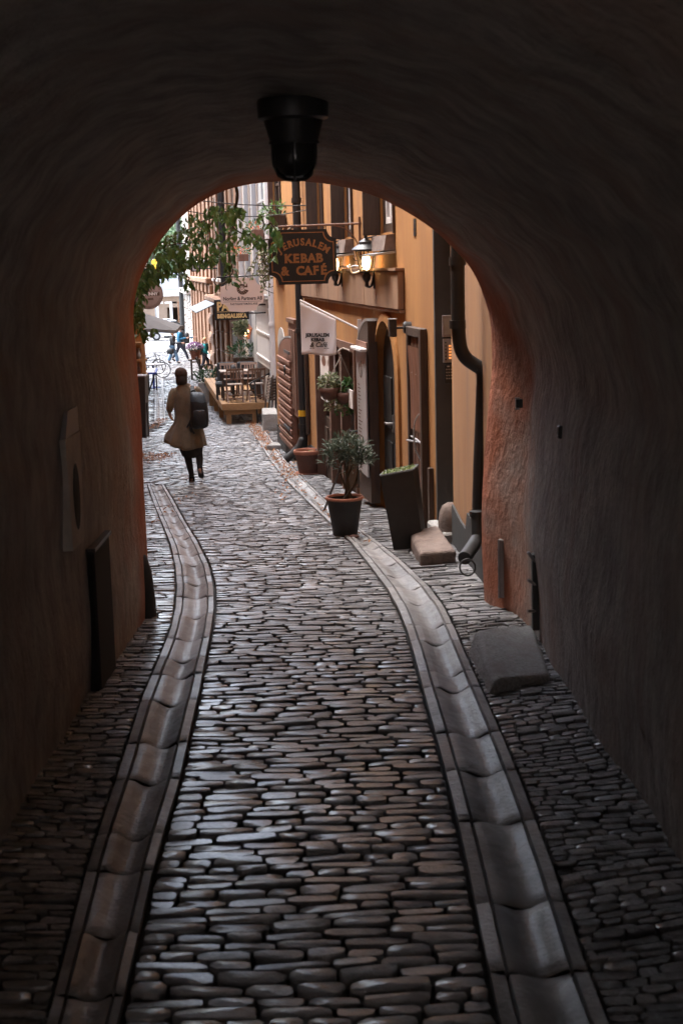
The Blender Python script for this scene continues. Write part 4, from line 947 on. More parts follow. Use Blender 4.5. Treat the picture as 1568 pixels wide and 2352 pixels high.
# ---- estate agent's cream board
DN = 29.0; pc = P(556, 677, DN); MP = DN/F; fn = Frame(pc, -W1.n, (0, 0, 1))
t = thing('hanging_sign', 'cream shield-shaped estate agent board with ammonite emblem on iron bracket', 'sign', pc)
w, h = 96*MP, 72*MP; o = []
def arcpts(cx, cy, r, a0, a1, k=6): return [(cx+r*math.cos(R(a0+(a1-a0)*i/k)), cy+r*math.sin(R(a0+(a1-a0)*i/k))) for i in range(k+1)]
hx, hy, rc = w/2, h/2, .15
o = arcpts(hx, -hy+.0, rc, 180, 90)+[(hx+.015, -.05), (hx, hy-rc)][0:1]+arcpts(hx, hy, rc, 270, 180)+[(0.0, hy+.025)]+arcpts(-hx, hy, rc, 0, -90)+[(-hx-.015, -.05)]+arcpts(-hx, -hy, rc, 90, 0)+[(0, -hy-.03)]
b_ = MB(); b_.plate(o, fn, -.015, .015); bo = b_.build('board', m_cream, t)
b_ = MB(); k = len(o); o2 = [(x*.965, y*.965) for x, y in o]; b_ = MB()
b_.text('Norling & Partners AB', .102, fn, .01, -.075, .017, bold=.0022, sx=.84); b_.text('FASTIGHETSMÄKLARE', .056, fn, .03, -.185, .017, bold=.0012, spacing=1.2, sx=.86)
b_.add([fn.p(x, y, .0165) for x, y in ((-.38, -.138), (.38, -.138), (.38, -.132), (-.38, -.132))], [(0, 1, 2, 3)]); b_.build('lettering', m_ink, bo)
b_ = MB(); cx0, cy0 = .005, .125              # the coiled shell emblem, built of ribs
for i in range(13):
    a0 = -.35-i*.43; r0 = .135-.0042*i; r1 = .05; da = .36
    pts = [(cx0+r*math.cos(a), cy0+r*math.sin(a)) for r, a in ((r1, a0), (r0, a0+.05), (r0*.985, a0-da*.6), (r0*.93, a0-da), (r1*.95, a0-da))]
    if i < 17: b_.add([fn.p(x, y, .0165) for x, y in pts], [(0, 1, 2, 3, 4)])
b_.add([fn.p(cx0+x, cy0+y, .0165) for x, y in ((.055, .02), (.11, .02), (.105, .11), (.085, .07))], [(0, 1, 2, 3)])
for i in range(9):
    a0 = i*.75; r0 = .05-.004*i; b_.add([fn.p(cx0+r*math.cos(a), cy0+r*math.sin(a), .0165) for r, a in ((r0*.6, a0), (r0, a0), (r0*.95, a0+.5), (r0*.55, a0+.5))], [(0, 1, 2, 3)])
b_.build('emblem', m_brink, bo)
zb = P(570, 636, DN).z; b_ = MB()
pL, pR = P(498, 637, DN), P(629, 631, DN)
b_.tube([pL, pR], .016, 8); b_.tube(bez([pL, pL+Vector((-.06, 0, -.1)), pL+Vector((.02, 0, -.16)), pL+Vector((.05, 0, -.1))]), .01, 6)
sc_ = [Vector((pR.x-.12+r*math.cos(a), DN, pR.z-.13+r*math.sin(a))) for r, a in [(.02+.012*i, i*.55) for i in range(14)]]; b_.tube(sc_, .008, 6)
b_.tube(bez([pR+Vector((-.28, 0, -.1)), pR+Vector((-.22, 0, -.26)), pR+Vector((-.04, 0, -.36)), pR+Vector((.05, 0, -.36))]), .009, 6)
b_.tube([pR, Vector((pR.x+.22, DN+.05, pR.z))], .016, 8)
b_.build('bracket', m_black, t, smooth=True)
for dx in (-.3, .13):
    b_ = MB(); q = fn.p(dx, hy-.02); b_.tube([q, Vector((q.x, q.y, zb))], .008, 6); b_.build('hanger', m_black, t)

# ---- restaurant sign behind it
DB = 36.0; pc = P(532, 711, DB); MP = DB/F; fb = Frame(pc, -W2.n, (0, 0, 1))
t = thing('hanging_sign', 'black restaurant sign with gold capitals half behind the cream board', 'sign', pc)
w, h = 78*MP, 46*MP; b_ = MB(); b_.bx(-w/2, w/2, -h/2, h/2, -.05, .05, fn=lambda x, y, z: fb.p(x, y, z), ch=.01); bo = b_.build('board', m_signblk, t)
b_ = MB(); b_.text('PAPADI', .30, fb, -w/2+.06, .075, .052, bold=.012, align='LEFT', sx=.82)
b_.text('BENGALISKA', .135, fb, 0, -.16, .052, bold=.010, spacing=1.12, sx=.86); b_.add([fb.p(x, y, .052) for x, y in ((-.37, -.055), (.37, -.055), (.37, -.045), (-.37, -.045))], [(0, 1, 2, 3)]); b_.build('lettering', m_gold2, bo)
b_ = MB(); b_.tube([fb.p(w/2, .1), fb.p(w/2+.9, .1)], .02, 8); b_.tube([fb.p(w/2, -.1), fb.p(w/2+.9, -.1)], .02, 8); b_.build('bracket', m_black, t, smooth=True)

# ---- small dark sign far down
D_ = 58.0; pc = P(449.5, 613, D_); MP = D_/F; ff = Frame(pc, -W2.n, (0, 0, 1))
t = thing('projecting_sign', 'small black square sign with a white block, far down the alley', 'sign', pc)
w, h = 21*MP, 21*MP; b_ = MB(); b_.bx(-w/2, w/2, -h/2, h/2, -.04, .04, fn=lambda x, y, z: ff.p(x, y, z)); bo = b_.build('board', m_signblk, t)
b_ = MB()
for x0, x1, y0, y1 in ((-.12, -.06, -.14, .06), (-.06, .03, -.14, -.09), (-.03, .1, .09, .105), (-.03, .04, .055, .07), (-.03, .14, .02, .035), (.03, .14, -.03, -.01)): b_.add([ff.p(x, y, .042) for x, y in ((x0, y0), (x1, y0), (x1, y1), (x0, y1))], [(0, 1, 2, 3)])
b_.build('lettering', m_white, bo)
b_ = MB(); b_.tube([ff.p(w/2, .06), ff.p(w/2+1.2, .06)], .03, 6); b_.tube([ff.p(w/2, -.08), ff.p(w/2+1.2, -.08)], .03, 6); b_.build('bracket', m_black, t)

# ---- round beer sign on the left
D_ = 38.0; pc = P(341.5, 676.5, D_); MP = D_/F; fl_ = Frame(pc, -WL.n*-1, (0, 0, 1)); fl_ = Frame(pc, (1, 0, 0), (0, 0, 1))
t = thing('round_sign', 'round brown hanging beer sign half covered by the vine', 'sign', pc)
r_ = 33*MP; b_ = MB(); b_.lathe([(0, -.05), (r_, -.05), (r_, .05), (r_-.03, .06), (0, .06)], pc, 40, axis=fl_, caps=False); bo = b_.build('board', M('beer_sign', (.35, .235, .19), (.30, .20, .16), 12, .6), t, smooth=True, auto=30)
b_ = MB(); rg = lambda ra, rb, a0, a1, m: [b_.add([fl_.p(r*math.cos(a), r*math.sin(a), .063) for r, a in ((ra, a), (rb, a), (rb, a+.11), (ra, a+.11))], [(0, 1, 2, 3)], m) for a in np.arange(a0, a1, .1)]
rg(r_-.015, r_, 0, 6.28, 0); rg(r_-.05, r_-.04, .35, 2.7, 0); rg(r_-.075, r_-.068, .35, 2.7, 0); rg(r_-.05, r_-.04, 3.6, 5.95, 0); rg(r_-.075, r_-.068, 3.6, 5.95, 0)
b_.add([fl_.p(x, y, .063) for x, y in ((-.3, -.035), (.3, -.035), (.3, .065), (-.3, .065))], [(0, 1, 2, 3)]); b_.add([fl_.p(x, y, .063) for x, y in ((-.06, .075), (.08, .075), (.07, .1), (.02, .125), (-.05, .1))], [(0, 1, 2, 3, 4)])
b_.text('BEER', .07, fl_, .06, -.12, .064, bold=.004); b_.build('emblem', m_brink, bo)
b_ = MB(); b_.text('KILKENNY', .105, fl_, 0, .012, .065, bold=.004, sx=1.0); b_.build('lettering', m_cream, bo)
b_ = MB(); b_.tube([fl_.p(-.9, r_+.08), fl_.p(.1, r_+.08)], .02, 8); b_.tube([fl_.p(0, r_), fl_.p(0, r_+.08)], .012, 6); b_.build('bracket', m_black, t)
# ---- dark menu window sign with white letters
D_ = 36.0; pc = P(325, 622, D_); MP = D_/F; fk = Frame(pc, (1, 0, 0), (0, 0, 1))
t = thing('shop_sign', 'dark shop sign with white lettering among the vine leaves', 'sign', pc)
b_ = MB(); b_.bx(-.3, .18, -.5, .5, -.04, .04, fn=lambda x, y, z: fk.p(x, y, z), ch=.01); bo = b_.build('board', M('sign_green', (.012, .03, .016), None, rough=.4), t)
b_ = MB(); b_.text('NT 3', .2, fk, -.04, .12, .042, bold=.003); b_.text('FQ IR', .13, fk, -.04, -.16, .042, bold=.002); b_.build('lettering', m_white, bo)
b_ = MB(); b_.tube([fk.p(-.9, .46), fk.p(-.25, .46)], .02, 6); b_.build('bracket', m_black, t)

# ---- wall lanterns
def lantern(u_l, v_l, u_w, label):
    sW, zW = W1.hit(u_w, 628); sW2 = sW; base = W1.p(sW, 0, zW)
    t = thing('wall_lantern', label, 'lantern', base, 'lanterns above the plaster panel')
    n = W1.n; c = W1.p(sW, .165, W1.hit(u_w, 636)[1])
    b_ = MB(); b_.tube(bez([W1.p(sW, .08, zW-.02), W1.p(sW, .11, zW-.13), W1.p(sW, .15, zW-.14), c]), .014, 8); wb(b_, W1, sW-.03, sW+.03, .003, .09, zW-.17, zW+.06, ch=.01)
    b_.lathe([(.0, -.12), (.025, -.1), (.02, -.06), (.045, -.02), (.05, .02), (.03, .05), (.07, .06)], c, 12); b_.build('arm', m_black, t, smooth=True, auto=40)
    H0, H1, r0, r1 = .06, .30, .075, .125; rings = lambda r, z: [c+Vector((r*math.cos(a), r*math.sin(a), z)) for a in np.arange(6)*math.pi/3+.3]
    g_ = MB(); A, B = rings(r0, H0), rings(r1, H1); g_.loft([A, B], 0, False); go = g_.build('lamp_glass', m_lampglass, t)
    f_ = MB()
    for k in range(6): f_.tube([A[k], B[k]], .007, 6)
    for rg_ in (A, B): f_.tube(rg_+[rg_[0]], .008, 6, caps=False)
    f_.build('lamp_frame', m_black, t)
    r__ = MB(); r__.lathe([(.165, H1), (.165, H1+.015), (.12, H1+.05), (.085, H1+.07), (.08, H1+.10), (.04, H1+.125), (.02, H1+.14), (.022, H1+.16), (.008, H1+.185), (0, H1+.19)], c, 12); r__.build('lamp_roof', m_black, t, smooth=True, auto=35)
    bl = MB(); bl.lathe([(0, .08), (.03, .09), (.045, .14), (.05, .19), (.035, .24), (0, .26)], c, 12, caps=False); bl.build('bulb', m_bulb, t, smooth=True)
    l = bpy.data.lights.new('lantern_light', 'POINT'); l.energy = 2.2; l.color = (1, .6, .25); l.shadow_soft_size = .05; lo = bpy.data.objects.new('lantern_light', l); C.objects.link(lo); lo.parent = t; lo.location = c+Vector((0, 0, .17))-base
lantern(845, 610, 874, 'lit black wall lantern hanging free between the two upper window sills')
lantern(780, 630, 798, 'lit black wall lantern half hidden behind the black cafe sign')
b_ = MB(); a = W1.hit(800, 620)[0]; b = W1.hit(868, 624)[0]; q = []
for k in range(13): s = a+(b-a)*k/12; q.append(W1.p(s, .11+.03*math.sin(k*1.7), zt+.035+.03*abs(math.sin(k*1.3))))
b_.tube(bez(q+[W1.p(b, .3, zt-.02), W1.p(b-.05, .34, zt+.08)], 4), .01, 6); o_ = b_.build('cable', m_white, smooth=True, org=W1.p(a, 0, zt)); tag(o_, 'white cable lying along the plaster panel between the lanterns', 'cable')

# ---- flag on its pole
qw = W1.hit(830, 759); pw = W1.p(qw[0], 0.0, qw[1]); pe = P(689, 690, 18.3)
t = thing('flag', 'white cafe flag with black lettering on a slanting wall pole', 'flag', pw)
b_ = MB(); b_.tube([pw, pe], .014, 8); b_.bx(pw.x-.05, pw.x+.0, pw.y-.03, pw.y+.03, pw.z-.12, pw.z+.14); b_.build('pole', m_white, t, smooth=True, auto=40)
pa0, pa1 = P(690.5, 692, 18.3), None; dirp = (pw-pe); kf = (P(771, 735, 18.22).x-pe.x)/dirp.x; pt = pe+dirp*kf
zlow = P(735, 811, 18.25).z; rings = []; NX, NZ = 20, 16
for i in range(NX+1):
    q = pe.lerp(pt, i/NX); col_ = []
    for j in range(NZ+1):
        f_ = j/NZ; col_.append(Vector((q.x, q.y+.02*math.sin(i*.5+f_*2.5)*f_-.016, q.z-.02+(zlow+.012*math.sin(i*.35)-q.z)*f_)))
    rings.append(col_)
b_ = MB(); b_.loft(rings, 0, False, False); fo = b_.build('cloth', m_cloth, t, smooth=True); md = fo.modifiers.new('thick', 'SOLIDIFY'); md.thickness = .004
ctr = P(732, 770, 18.16); fd = Vector((pt.x-pe.x, pt.y-pe.y, 0)).normalized(); mid_ = pe.lerp(pt, .5); ffl = Frame(Vector((mid_.x, mid_.y, ctr.z))+fd.cross(Vector((0, 0, 1)))*.034, fd, (0, 0, 1))
MP = 18.2/F; b_ = MB(); b_.text('JERUSALEM', .060, ffl, 0, .0, 0, bold=.0035, sx=1.08, spacing=1.02); b_.text('KEBAB', .058, ffl, 0, -.058, 0, bold=.0035, sx=1.05, spacing=1.05); b_.text('& Café', .085, ffl, .005, -.122, 0, bold=.002, shear=.35)
for x in (-.10, -.06, .1, .14): b_.add([ffl.p(x+a, -.165+b, 0) for a, b in ((-.015, -.003), (.015, -.003), (.015, .003), (-.015, .003))], [(0, 1, 2, 3)])
b_.build('lettering', m_ink, fo)

# ---- menu boards and posters
def board(name, label, cat, W, u0, u1, vt_, vb_, n, mat, th=.02):
    a = W.rect(u0, u1, vt_, vb_, n); t = thing(name, label, cat, W.p(a[0], n, a[2])); b_ = MB(); wb(b_, W, a[0], a[1], n, n+th, a[2], a[3], ch=.004); bo = b_.build('panel', mat, t); return t, bo, a
t, bo, a = board('menu_board', 'tall pale menu board on the round-headed door leaf', 'menu', W1, 824, 845, 806, 1085, .147, m_bgrey)
b_ = MB(); wb(b_, W1, a[0]-.03, a[1]+.03, .147, .23, a[3]+.002, a[3]+.04, ch=.008); b_.build('cap', m_white, t)
b_ = MB(); fm = Frame(W1.p(.5*(a[0]+a[1]), .169, 0), -W1.t, (0, 0, 1)); random.seed(3)
for k in range(26):
    z = a[3]-.42-k*.044; w = rnd(.16, .42)*(a[1]-a[0]); b_.add([fm.p(x, y, 0) for x, y in ((-.36*(a[1]-a[0]), z), (-.36*(a[1]-a[0])+w, z), (-.36*(a[1]-a[0])+w, z+.013), (-.36*(a[1]-a[0]), z+.013))], [(0, 1, 2, 3)])
b_.tube([fm.p(.1*math.sin(q)*(a[1]-a[0])*1.2, a[3]-.22+.1*math.cos(q), 0) for q in np.linspace(.3, 5.6, 14)], .006, 4); b_.build('menu_text', m_brink, bo)
t, bo, a = board('poster', 'pale food poster with round brown dishes behind the hanging baskets', 'poster', W1, 739, 771, 806, 925, -.05, m_paper)
b_ = MB(); fm = Frame(W1.p(.5*(a[0]+a[1]), -.027, .5*(a[2]+a[3])), -W1.t, (0, 0, 1)); w, h = a[1]-a[0], a[3]-a[2]
for x in (-.22, .22):
    for y in (.28, -.12):
        b_.add([fm.p(x*w+.15*w*math.cos(q), y*h+.1*h*math.sin(q), 0) for q in np.linspace(0, 6.0, 16)], [tuple(range(16))])
b_.build('dish_picture', m_brown2, bo)
t, bo, a = board('menu_sheet', 'white paper sheet low in the cafe window beside the green basket', 'menu', W1, 795, 812, 893, 935, .035, m_paper)

# ---- small black wall lamp
a = W1.hit(944, 752); t = thing('wall_lamp', 'small black box lamp on a short arm beside the plank door', 'lamp', W1.p(a[0], 0, a[1]))
b_ = MB(); b_.lathe([(.0, 0), (.06, 0), (.065, .06), (.05, .08), (0, .085)], W1.p(a[0], .003, a[1]), 14, axis=Frame((0, 0, 0), -W1.t, (0, 0, 1)), caps=False); b_.tube([W1.p(a[0], .06, a[1]), W1.p(a[0], .17, a[1])], .012, 8); b_.build('mount', m_black, t, smooth=True, auto=40)
b_ = MB(); wb(b_, W1, a[0]-.05, a[0]+.05, .16, .235, a[1]-.09, a[1]+.085, ch=.006); b_.build('lamp_box', m_black, t)
b_ = MB(); wb(b_, W1, a[0]-.055, a[0]+.055, .155, .24, a[1]+.087, a[1]+.097); b_.build('lamp_cap', m_steel, t)

# ---- intercom and keypad on the reveal of the grey doorway
fj = Frame(W1.p(GD[1]-.068, -.17, 0), W1.n*-1, (0, 0, 1)); fj = Frame(W1.p(GD[1]-.07, -.045, 0), -W1.n, (0, 0, 1))
zi = lambda v: W1.hit(1015, v)[1]
t = thing('intercom', 'steel intercom with orange lit name plates in the grey doorway', 'intercom', fj.p(.1, zi(800)))
b_ = MB(); b_.bx(.02, .15, zi(838), zi(782), 0, .02, fn=lambda x, y, z: fj.p(x, y, z), ch=.004); bo = b_.build('panel', m_bgrey, t)
b_ = MB()
for k in range(5): b_.bx(.075, .135, zi(829-k*7), zi(825-k*7), .021, .024, fn=lambda x, y, z: fj.p(x, y, z))
b_.build('name_plate', m_intercom, bo)
b_ = MB()
for k in range(6): b_.bx(.038, .05, zi(832-k*8), zi(829-k*8), .021, .03, fn=lambda x, y, z: fj.p(x, y, z))
b_.build('button', m_black, bo)
t = thing('notice_panel', 'blank steel notice panel above the lit intercom', 'panel', fj.p(.1, zi(750)))
b_ = MB(); b_.bx(.015, .15, zi(778), zi(727), 0, .018, fn=lambda x, y, z: fj.p(x, y, z), ch=.004); b_.build('panel', m_bgrey, t)
b_ = MB(); b_.bx(.035, .13, zi(772), zi(735), .0185, .022, fn=lambda x, y, z: fj.p(x, y, z)); b_.build('frame', m_steel, t)
t = thing('keypad', 'black door keypad with pale keys below the lit intercom', 'keypad', fj.p(.07, zi(860)))
b_ = MB(); b_.bx(.03, .12, zi(886), zi(842), 0, .025, fn=lambda x, y, z: fj.p(x, y, z), ch=.006); bo = b_.build('panel', m_black, t)
b_ = MB()
for i in range(4):
    for j in range(3): b_.bx(.045+j*.022, .057+j*.022, zi(876-i*7), zi(873-i*7), .026, .03, fn=lambda x, y, z: fj.p(x, y, z))
b_.bx(.055, .08, zi(848), zi(845), .026, .034, fn=lambda x, y, z: fj.p(x, y, z)); b_.build('button', m_steel, bo)

# ---- plants
def foliage(mb, c, rx, ry, rz, n, ln, w, up=.2, mi=0, shell_=.25):
    for _ in range(n):
        d = Vector((random.gauss(0, 1), random.gauss(0, 1), random.gauss(0, 1))).normalized()*rnd(shell_, 1)**.6
        p = Vector(c)+Vector((d.x*rx, d.y*ry, d.z*rz)); dr = Vector((d.x, d.y, d.z*.5+up))+Vector((rnd(-.6, .6), rnd(-.6, .6), rnd(-.6, .6)))
        mb.leaf(p, dr, Vector((rnd(-1, 1), rnd(-1, 1), 1.2)), ln*rnd(.65, 1.25), w*rnd(.7, 1.2), mi)
def pot(name, label, c, r0, r1, h, mats, soil=m_soil, rim=.06, group=None):
    t = thing(name, label, 'plant pot', c, group); b_ = MB()
    b_.lathe([(0, 0), (r0, 0), (r0+(r1-r0)*.5, h*.5), (r1, h-rim*1.6), (r1, h-rim), (r1*.9, h-rim), (r1*.86, h-.06), (0, h-.06)], c, 32, caps=False); b_.build('body', mats[0], t, smooth=True, auto=40)
    b_ = MB(); b_.lathe([(r1*.92, h-rim*1.3), (r1*1.07, h-rim*1.3), (r1*1.10, h-rim*.8), (r1*1.10, h-.012), (r1*1.06, h), (r1*1.0, h), (r1*.96, h-.012), (r1*.93, h-rim*1.3)], c, 32, caps=False); b_.build('rim', mats[1], t, smooth=True, auto=50)
    b_ = MB(); b_.lathe([(r1*.9, h-.062), (r1*.5, h-.05), (0, h-.045)], c, 20, caps=False); b_.build('soil', soil, t, smooth=True); return t
# near black pot with terracotta rim, and its shrub
c = G(793, 1229); r1 = 42*c.y/F
pot('plant_pot', 'large black plant pot with terracotta rim beside the right gutter', c, r1*.68, r1*.98, 92*c.y/F, (m_potblk, m_rim), rim=.022)
c2 = Vector((c.x+.02, c.y+.05, c.z+92*c.y/F-.05)); top = P(797, 1045, c.y+.1)
t = thing('olive_shrub', 'grey green olive shrub on crossed stems growing from the black pot', 'shrub', c2)
b_ = MB()
for k, (u, v) in enumerate(((778, 1075), (790, 1060), (800, 1040), (810, 1065), (822, 1075))):
    q = P(u, v, c.y+.1); b_.tube(bez([c2+Vector((rnd(-.06, .06), rnd(-.05, .05), 0)), c2.lerp(q, .5)+Vector((rnd(-.03, .03), 0, 0)), q], 5), [.016-.0009*i for i in range(11)], 7)
b_.build('stem', m_stem, t, smooth=True)
b_ = MB()
for u, v, ru, rv, nn in ((772, 1048, 24, 22, 80), (800, 1032, 30, 24, 140), (818, 1052, 28, 22, 110), (792, 1070, 24, 20, 45), (838, 1062, 16, 9, 45), (762, 1028, 14, 16, 35), (800, 1008, 10, 14, 26), (830, 1028, 10, 14, 22), (780, 1015, 8, 16, 20), (752, 1062, 10, 8, 16)):
    q = P(u, v, c.y+.12); mm = q.y/F; foliage(b_, q, ru*mm, ru*mm*.9, rv*mm, nn, .105, .021, .6)
b_.build('foliage', m_leafo, t)
qa, qb = P(786, 1062, 15.4), G(744, 1174); b_ = MB(); b_.tube([qa, qb], .014, 7); o_ = b_.build('cane', m_dkwood, smooth=True, org=qb); tag(o_, 'dark wooden cane leaning into the olive shrub from the gutter', 'cane')
# brown pot on its saucer
c = G(710, 1089); mm = c.y/F
t = pot('plant_pot', 'brown terracotta pot on a saucer below the black downpipe', c+Vector((0, 0, .03)), 24*mm, 32*mm, 53*mm, (m_pot, m_rim), rim=.05)
b_ = MB(); b_.lathe([(0, .0), (27*mm, .0), (33*mm, .03), (32*mm, .035), (27*mm, .012), (0, .012)], c, 28, caps=False); b_.build('saucer', m_rim, t, smooth=True, auto=40)
t = thing('small_plant', 'small half dried plant in the brown terracotta pot', 'plant', c+Vector((0, 0, .03+50*mm-.06))); b_ = MB()
for k in range(60): a = rnd(0, 6.28); r = rnd(0, 20*mm); b_.leaf(c+Vector((r*math.cos(a), r*math.sin(a), 50*mm-.03+rnd(0, .05))), (math.cos(a), math.sin(a), rnd(.1, .9)), (rnd(-.3, .3), rnd(-.3, .3), 1), .06, .025, random.random() < .4)
b_.build('foliage', [m_dry, m_leaf], t)
# tall tapered planter, leaning a little
D_ = G(904, 1264).y; q = [P(904, 1266, D_), P(972, 1258, D_+.05), P(948, 1081, D_+.05), P(872, 1095, D_)]
bk = Vector((.06, .30, 0)); t = thing('tall_planter', 'tall black tapered planter leaning downhill beside the sandstone block', 'planter', q[0])
b_ = MB(); b_.hexa([q[0], q[1], q[1]+bk*.8, q[0]+bk*.8, q[3], q[2], q[2]+bk, q[3]+bk]); b_.build('body', m_potblk, t)
b_ = MB(); cc = (q[2]+q[3]+bk)*.5
for (x, y) in ((q[3], q[2]), (q[2], q[2]+bk), (q[2]+bk, q[3]+bk), (q[3]+bk, q[3])): b_.tube([x+Vector((0, 0, .006)), y+Vector((0, 0, .006))], .012, 6)
b_.build('rim', m_darkgrey, t)
t = thing('moss_tuft', 'low moss and clover growing in the tall black planter', 'plant', cc); b_ = MB()
b_.add([p+Vector((0, 0, .012)) for p in (q[3], q[2], q[2]+bk, q[3]+bk)], [(0, 1, 2, 3)]); b_.build('moss', m_moss, t); b_ = MB()
for _ in range(130):
    a, b = rnd(.05, .95), rnd(.03, .97); p = q[3].lerp(q[2], a)+bk*b; b_.leaf(p+Vector((0, 0, .01)), (rnd(-1, 1), rnd(-1, 1), rnd(.3, 1.5)), (rnd(-.4, .4), rnd(-.4, .4), 1), rnd(.015, .035), .015)
b_.build('foliage', leafmat('clover', (.08, .13, .03), (.22, .24, .10)), t)
# stone blocks
def block(name, label, bot, top_, mat):
    t = thing(name, label, 'stone block', bot[0]); me = MB(); me.hexa(bot+top_); o = me.build('stone', mat, t); 
    bv = o.modifiers.new('edge', 'BEVEL'); bv.width = .028; bv.segments = 3; sb = o.modifiers.new('grid', 'SUBSURF'); sb.subdivision_type = 'SIMPLE'; sb.levels = sb.render_levels = 5
    tx = bpy.data.textures.new('worn', 'CLOUDS'); tx.noise_scale = .14; tx.noise_depth = 4; dm = o.modifiers.new('worn', 'DISPLACE'); dm.texture = tx; dm.strength = .022; dm.mid_level = .5; dm.texture_coords = 'LOCAL'
    return t
def corner(u, v, dz=0): p = G(u, v); p.z += dz; return p
bf, bl = G(961, 1302), G(938, 1262); D1_ = bf.y
tf, tr, tb_, tl = P(964, 1270, D1_), P(1047, 1264, D1_+.15), P(1006, 1206, D1_+1.25), P(938, 1220, bl.y+.05)
def down(p, z): return Vector((p.x, p.y, z))
tl = P(938, 1220, bl.y+.25)
block('stone_block', 'brown sandstone step block in front of the grey doorway', [down(tf, gz(tf.y)-.04), down(tr, gz(tr.y)-.04), down(tb_, gz(tb_.y)-.05), down(tl, gz(tl.y)-.05)], [tf, tr, tb_, tl], m_sandstone)
bf = G(1117, 1594); D1_ = bf.y; bb = G(1070, 1507)
block('stone_block', 'grey granite kerb block against the right wall inside the archway', [Vector((bf.x-.01, bf.y, gz(bf.y)-.05)), down(P(1262, 1560, D1_+.25), gz(D1_)-.05), down(P(1222, 1437, D1_+1.5), gz(D1_+1.5)-.05), Vector((bb.x, bb.y, gz(bb.y)-.05))],
      [P(1136, 1562, D1_+.02), P(1262, 1546, D1_+.25), P(1222, 1432, D1_+1.5), P(1092, 1444, bb.y+.15)], m_granite)
c = G(1027, 1215); t = thing('guard_stone', 'rounded brown guard stone inside the grey doorway', 'stone block', c); b_ = MB(); r = .2
b_.lathe([(.11, -.1), (.115, .10), (.10, .2), (.075, .25), (.03, .28), (0, .285)], P(1034, 1222, 13.1)*1, 20, caps=False); b_.build('stone', m_sandstone, t, smooth=True)
# the handrail, stone step and cafe deck
st0 = G(620, 985); t0 = st0
b1 = [P(604, 968, 32.6), P(632, 975, 32.4), P(634, 938, 33.6), P(608, 936, 33.6)]
DD = 33.0; pf_ = [P(603, 951, DD), P(638, 950, DD), P(634, 936, DD+.7), P(601, 937, DD+.7)]
block('stone_block', 'pale stone step block at the foot of the white drainpipe', [down(p, gz(DD)-.1) for p in pf_], pf_, m_granite)
D_ = G(592, 973).y; t = thing('handrail', 'black iron handrail with curled end beside the cafe deck', 'handrail', G(592, 975)); b_ = MB()
pA, pB = P(624, 855, D_+1.4), P(579, 878, D_); bA, bB = P(632, 946, D_+1.4), G(592, 973)
b_.tube(bez([pA, pA.lerp(pB, .5), pB, pB+Vector((-.05, 0, -.07)), pB+Vector((-.01, 0, -.14)), pB+Vector((.07, 0, -.11))], 5), .022, 8); b_.build('rail', m_black, t, smooth=True)
for a, b in ((pA.lerp(pB, .03), bA), (pB.lerp(pA, .12), bB)): b_ = MB(); b_.tube([a, b], .02, 8); b_.build('post', m_black, t, smooth=True)
# deck
WD = Wall((-1.74, 35.6), (-1.74-.14*9, 44.6)); ZD = P(560, 927, 35.6).z
t = thing('deck', 'raised pine cafe deck on short legs beside the alley', 'deck', WD.p(4, .6, gz(37))); b_ = MB()
dw = 1.12; nb_ = 9
for k in range(nb_): wb(b_, WD, .03, 9.0, .02+dw*k/nb_, .02+dw*(k+1)/nb_-.008, ZD-.035, ZD, ch=.004)
b_.build('deck_board', m_deck, t)
for nm, a in (('front_beam', (-.02, .02, .0, dw+.06, ZD-.15, ZD+.02)), ('lower_beam', (.1, .16, .05, dw, ZD-.27, ZD-.155)), ('side_beam', (.02, 9.0, dw+.02, dw+.06, ZD-.15, ZD+.02))): b_ = MB(); wb(b_, WD, *a, ch=.006); b_.build(nm, m_deck, t)
for s, n_ in ((.1, .95), (.1, .3), (2.5, 1.0), (5, 1.0), (7.5, 1.0)): b_ = MB(); wb(b_, WD, s, s+.09, n_, n_+.12, gz(WD.p(s, n_, 0).y)-.06, ZD-.04 if s > 1 else ZD-.27); b_.build('leg', m_deck, t)
# chairs
def chair_mesh(t):
    for s in (-1, 1):
        b_ = MB(); b_.hexa([Vector((s*.19+a, -.24+b, 0)) for a, b in ((-.016, -.02), (.016, -.02), (.016, .02), (-.016, .02))]+[Vector((s*.19+a, .19+b, .82 if False else .45)) for a, b in ((-.016, -.02), (.016, -.02), (.016, .02), (-.016, .02))]); b_.build('leg', m_chair, t)
        b_ = MB(); b_.hexa([Vector((s*.21+a, .22+b, 0)) for a, b in ((-.016, -.02), (.016, -.02), (.016, .02), (-.016, .02))]+[Vector((s*.21+a, -.27+b, .86)) for a, b in ((-.014, -.014), (.014, -.014), (.014, .014), (-.014, .014))]); b_.build('leg', m_chair, t)
    b_ = MB()
    for k in range(5): b_.bx(-.19, .19, -.18+k*.078, -.18+k*.078+.066, .44, .462, ch=.004)
    b_.build('seat', m_table, t)
    b_ = MB(); yb = lambda z: .22-.49*z/.86
    for z0, z1 in ((.80, .86), (.56, .60)): b_.hexa([Vector((sx*.2, yb(z)+d, z)) for z in (z0, z1) for sx, d in ((-1, -.012), (1, -.012), (1, .012), (-1, .012))])
    for x in (-.10, -.035, .035, .10): b_.hexa([Vector((x+sx*.018, yb(z)+d, z)) for z in (.595, .805) for sx, d in ((-1, -.008), (1, -.008), (1, .008), (-1, .008))])
    b_.build('backrest', m_chair, t)
    for a in ((-.2, .2, .13, .155, .14, .165), (-.19, .19, -.20, -.18, .10, .125)): b_ = MB(); b_.bx(*a); b_.build('stretcher', m_chair, t)
ch0 = thing('folding_chair', 'left brown slatted cafe chair at the front of the deck', 'chair', (0, 0, 0), 'slatted chairs on the cafe deck'); chair_mesh(ch0)
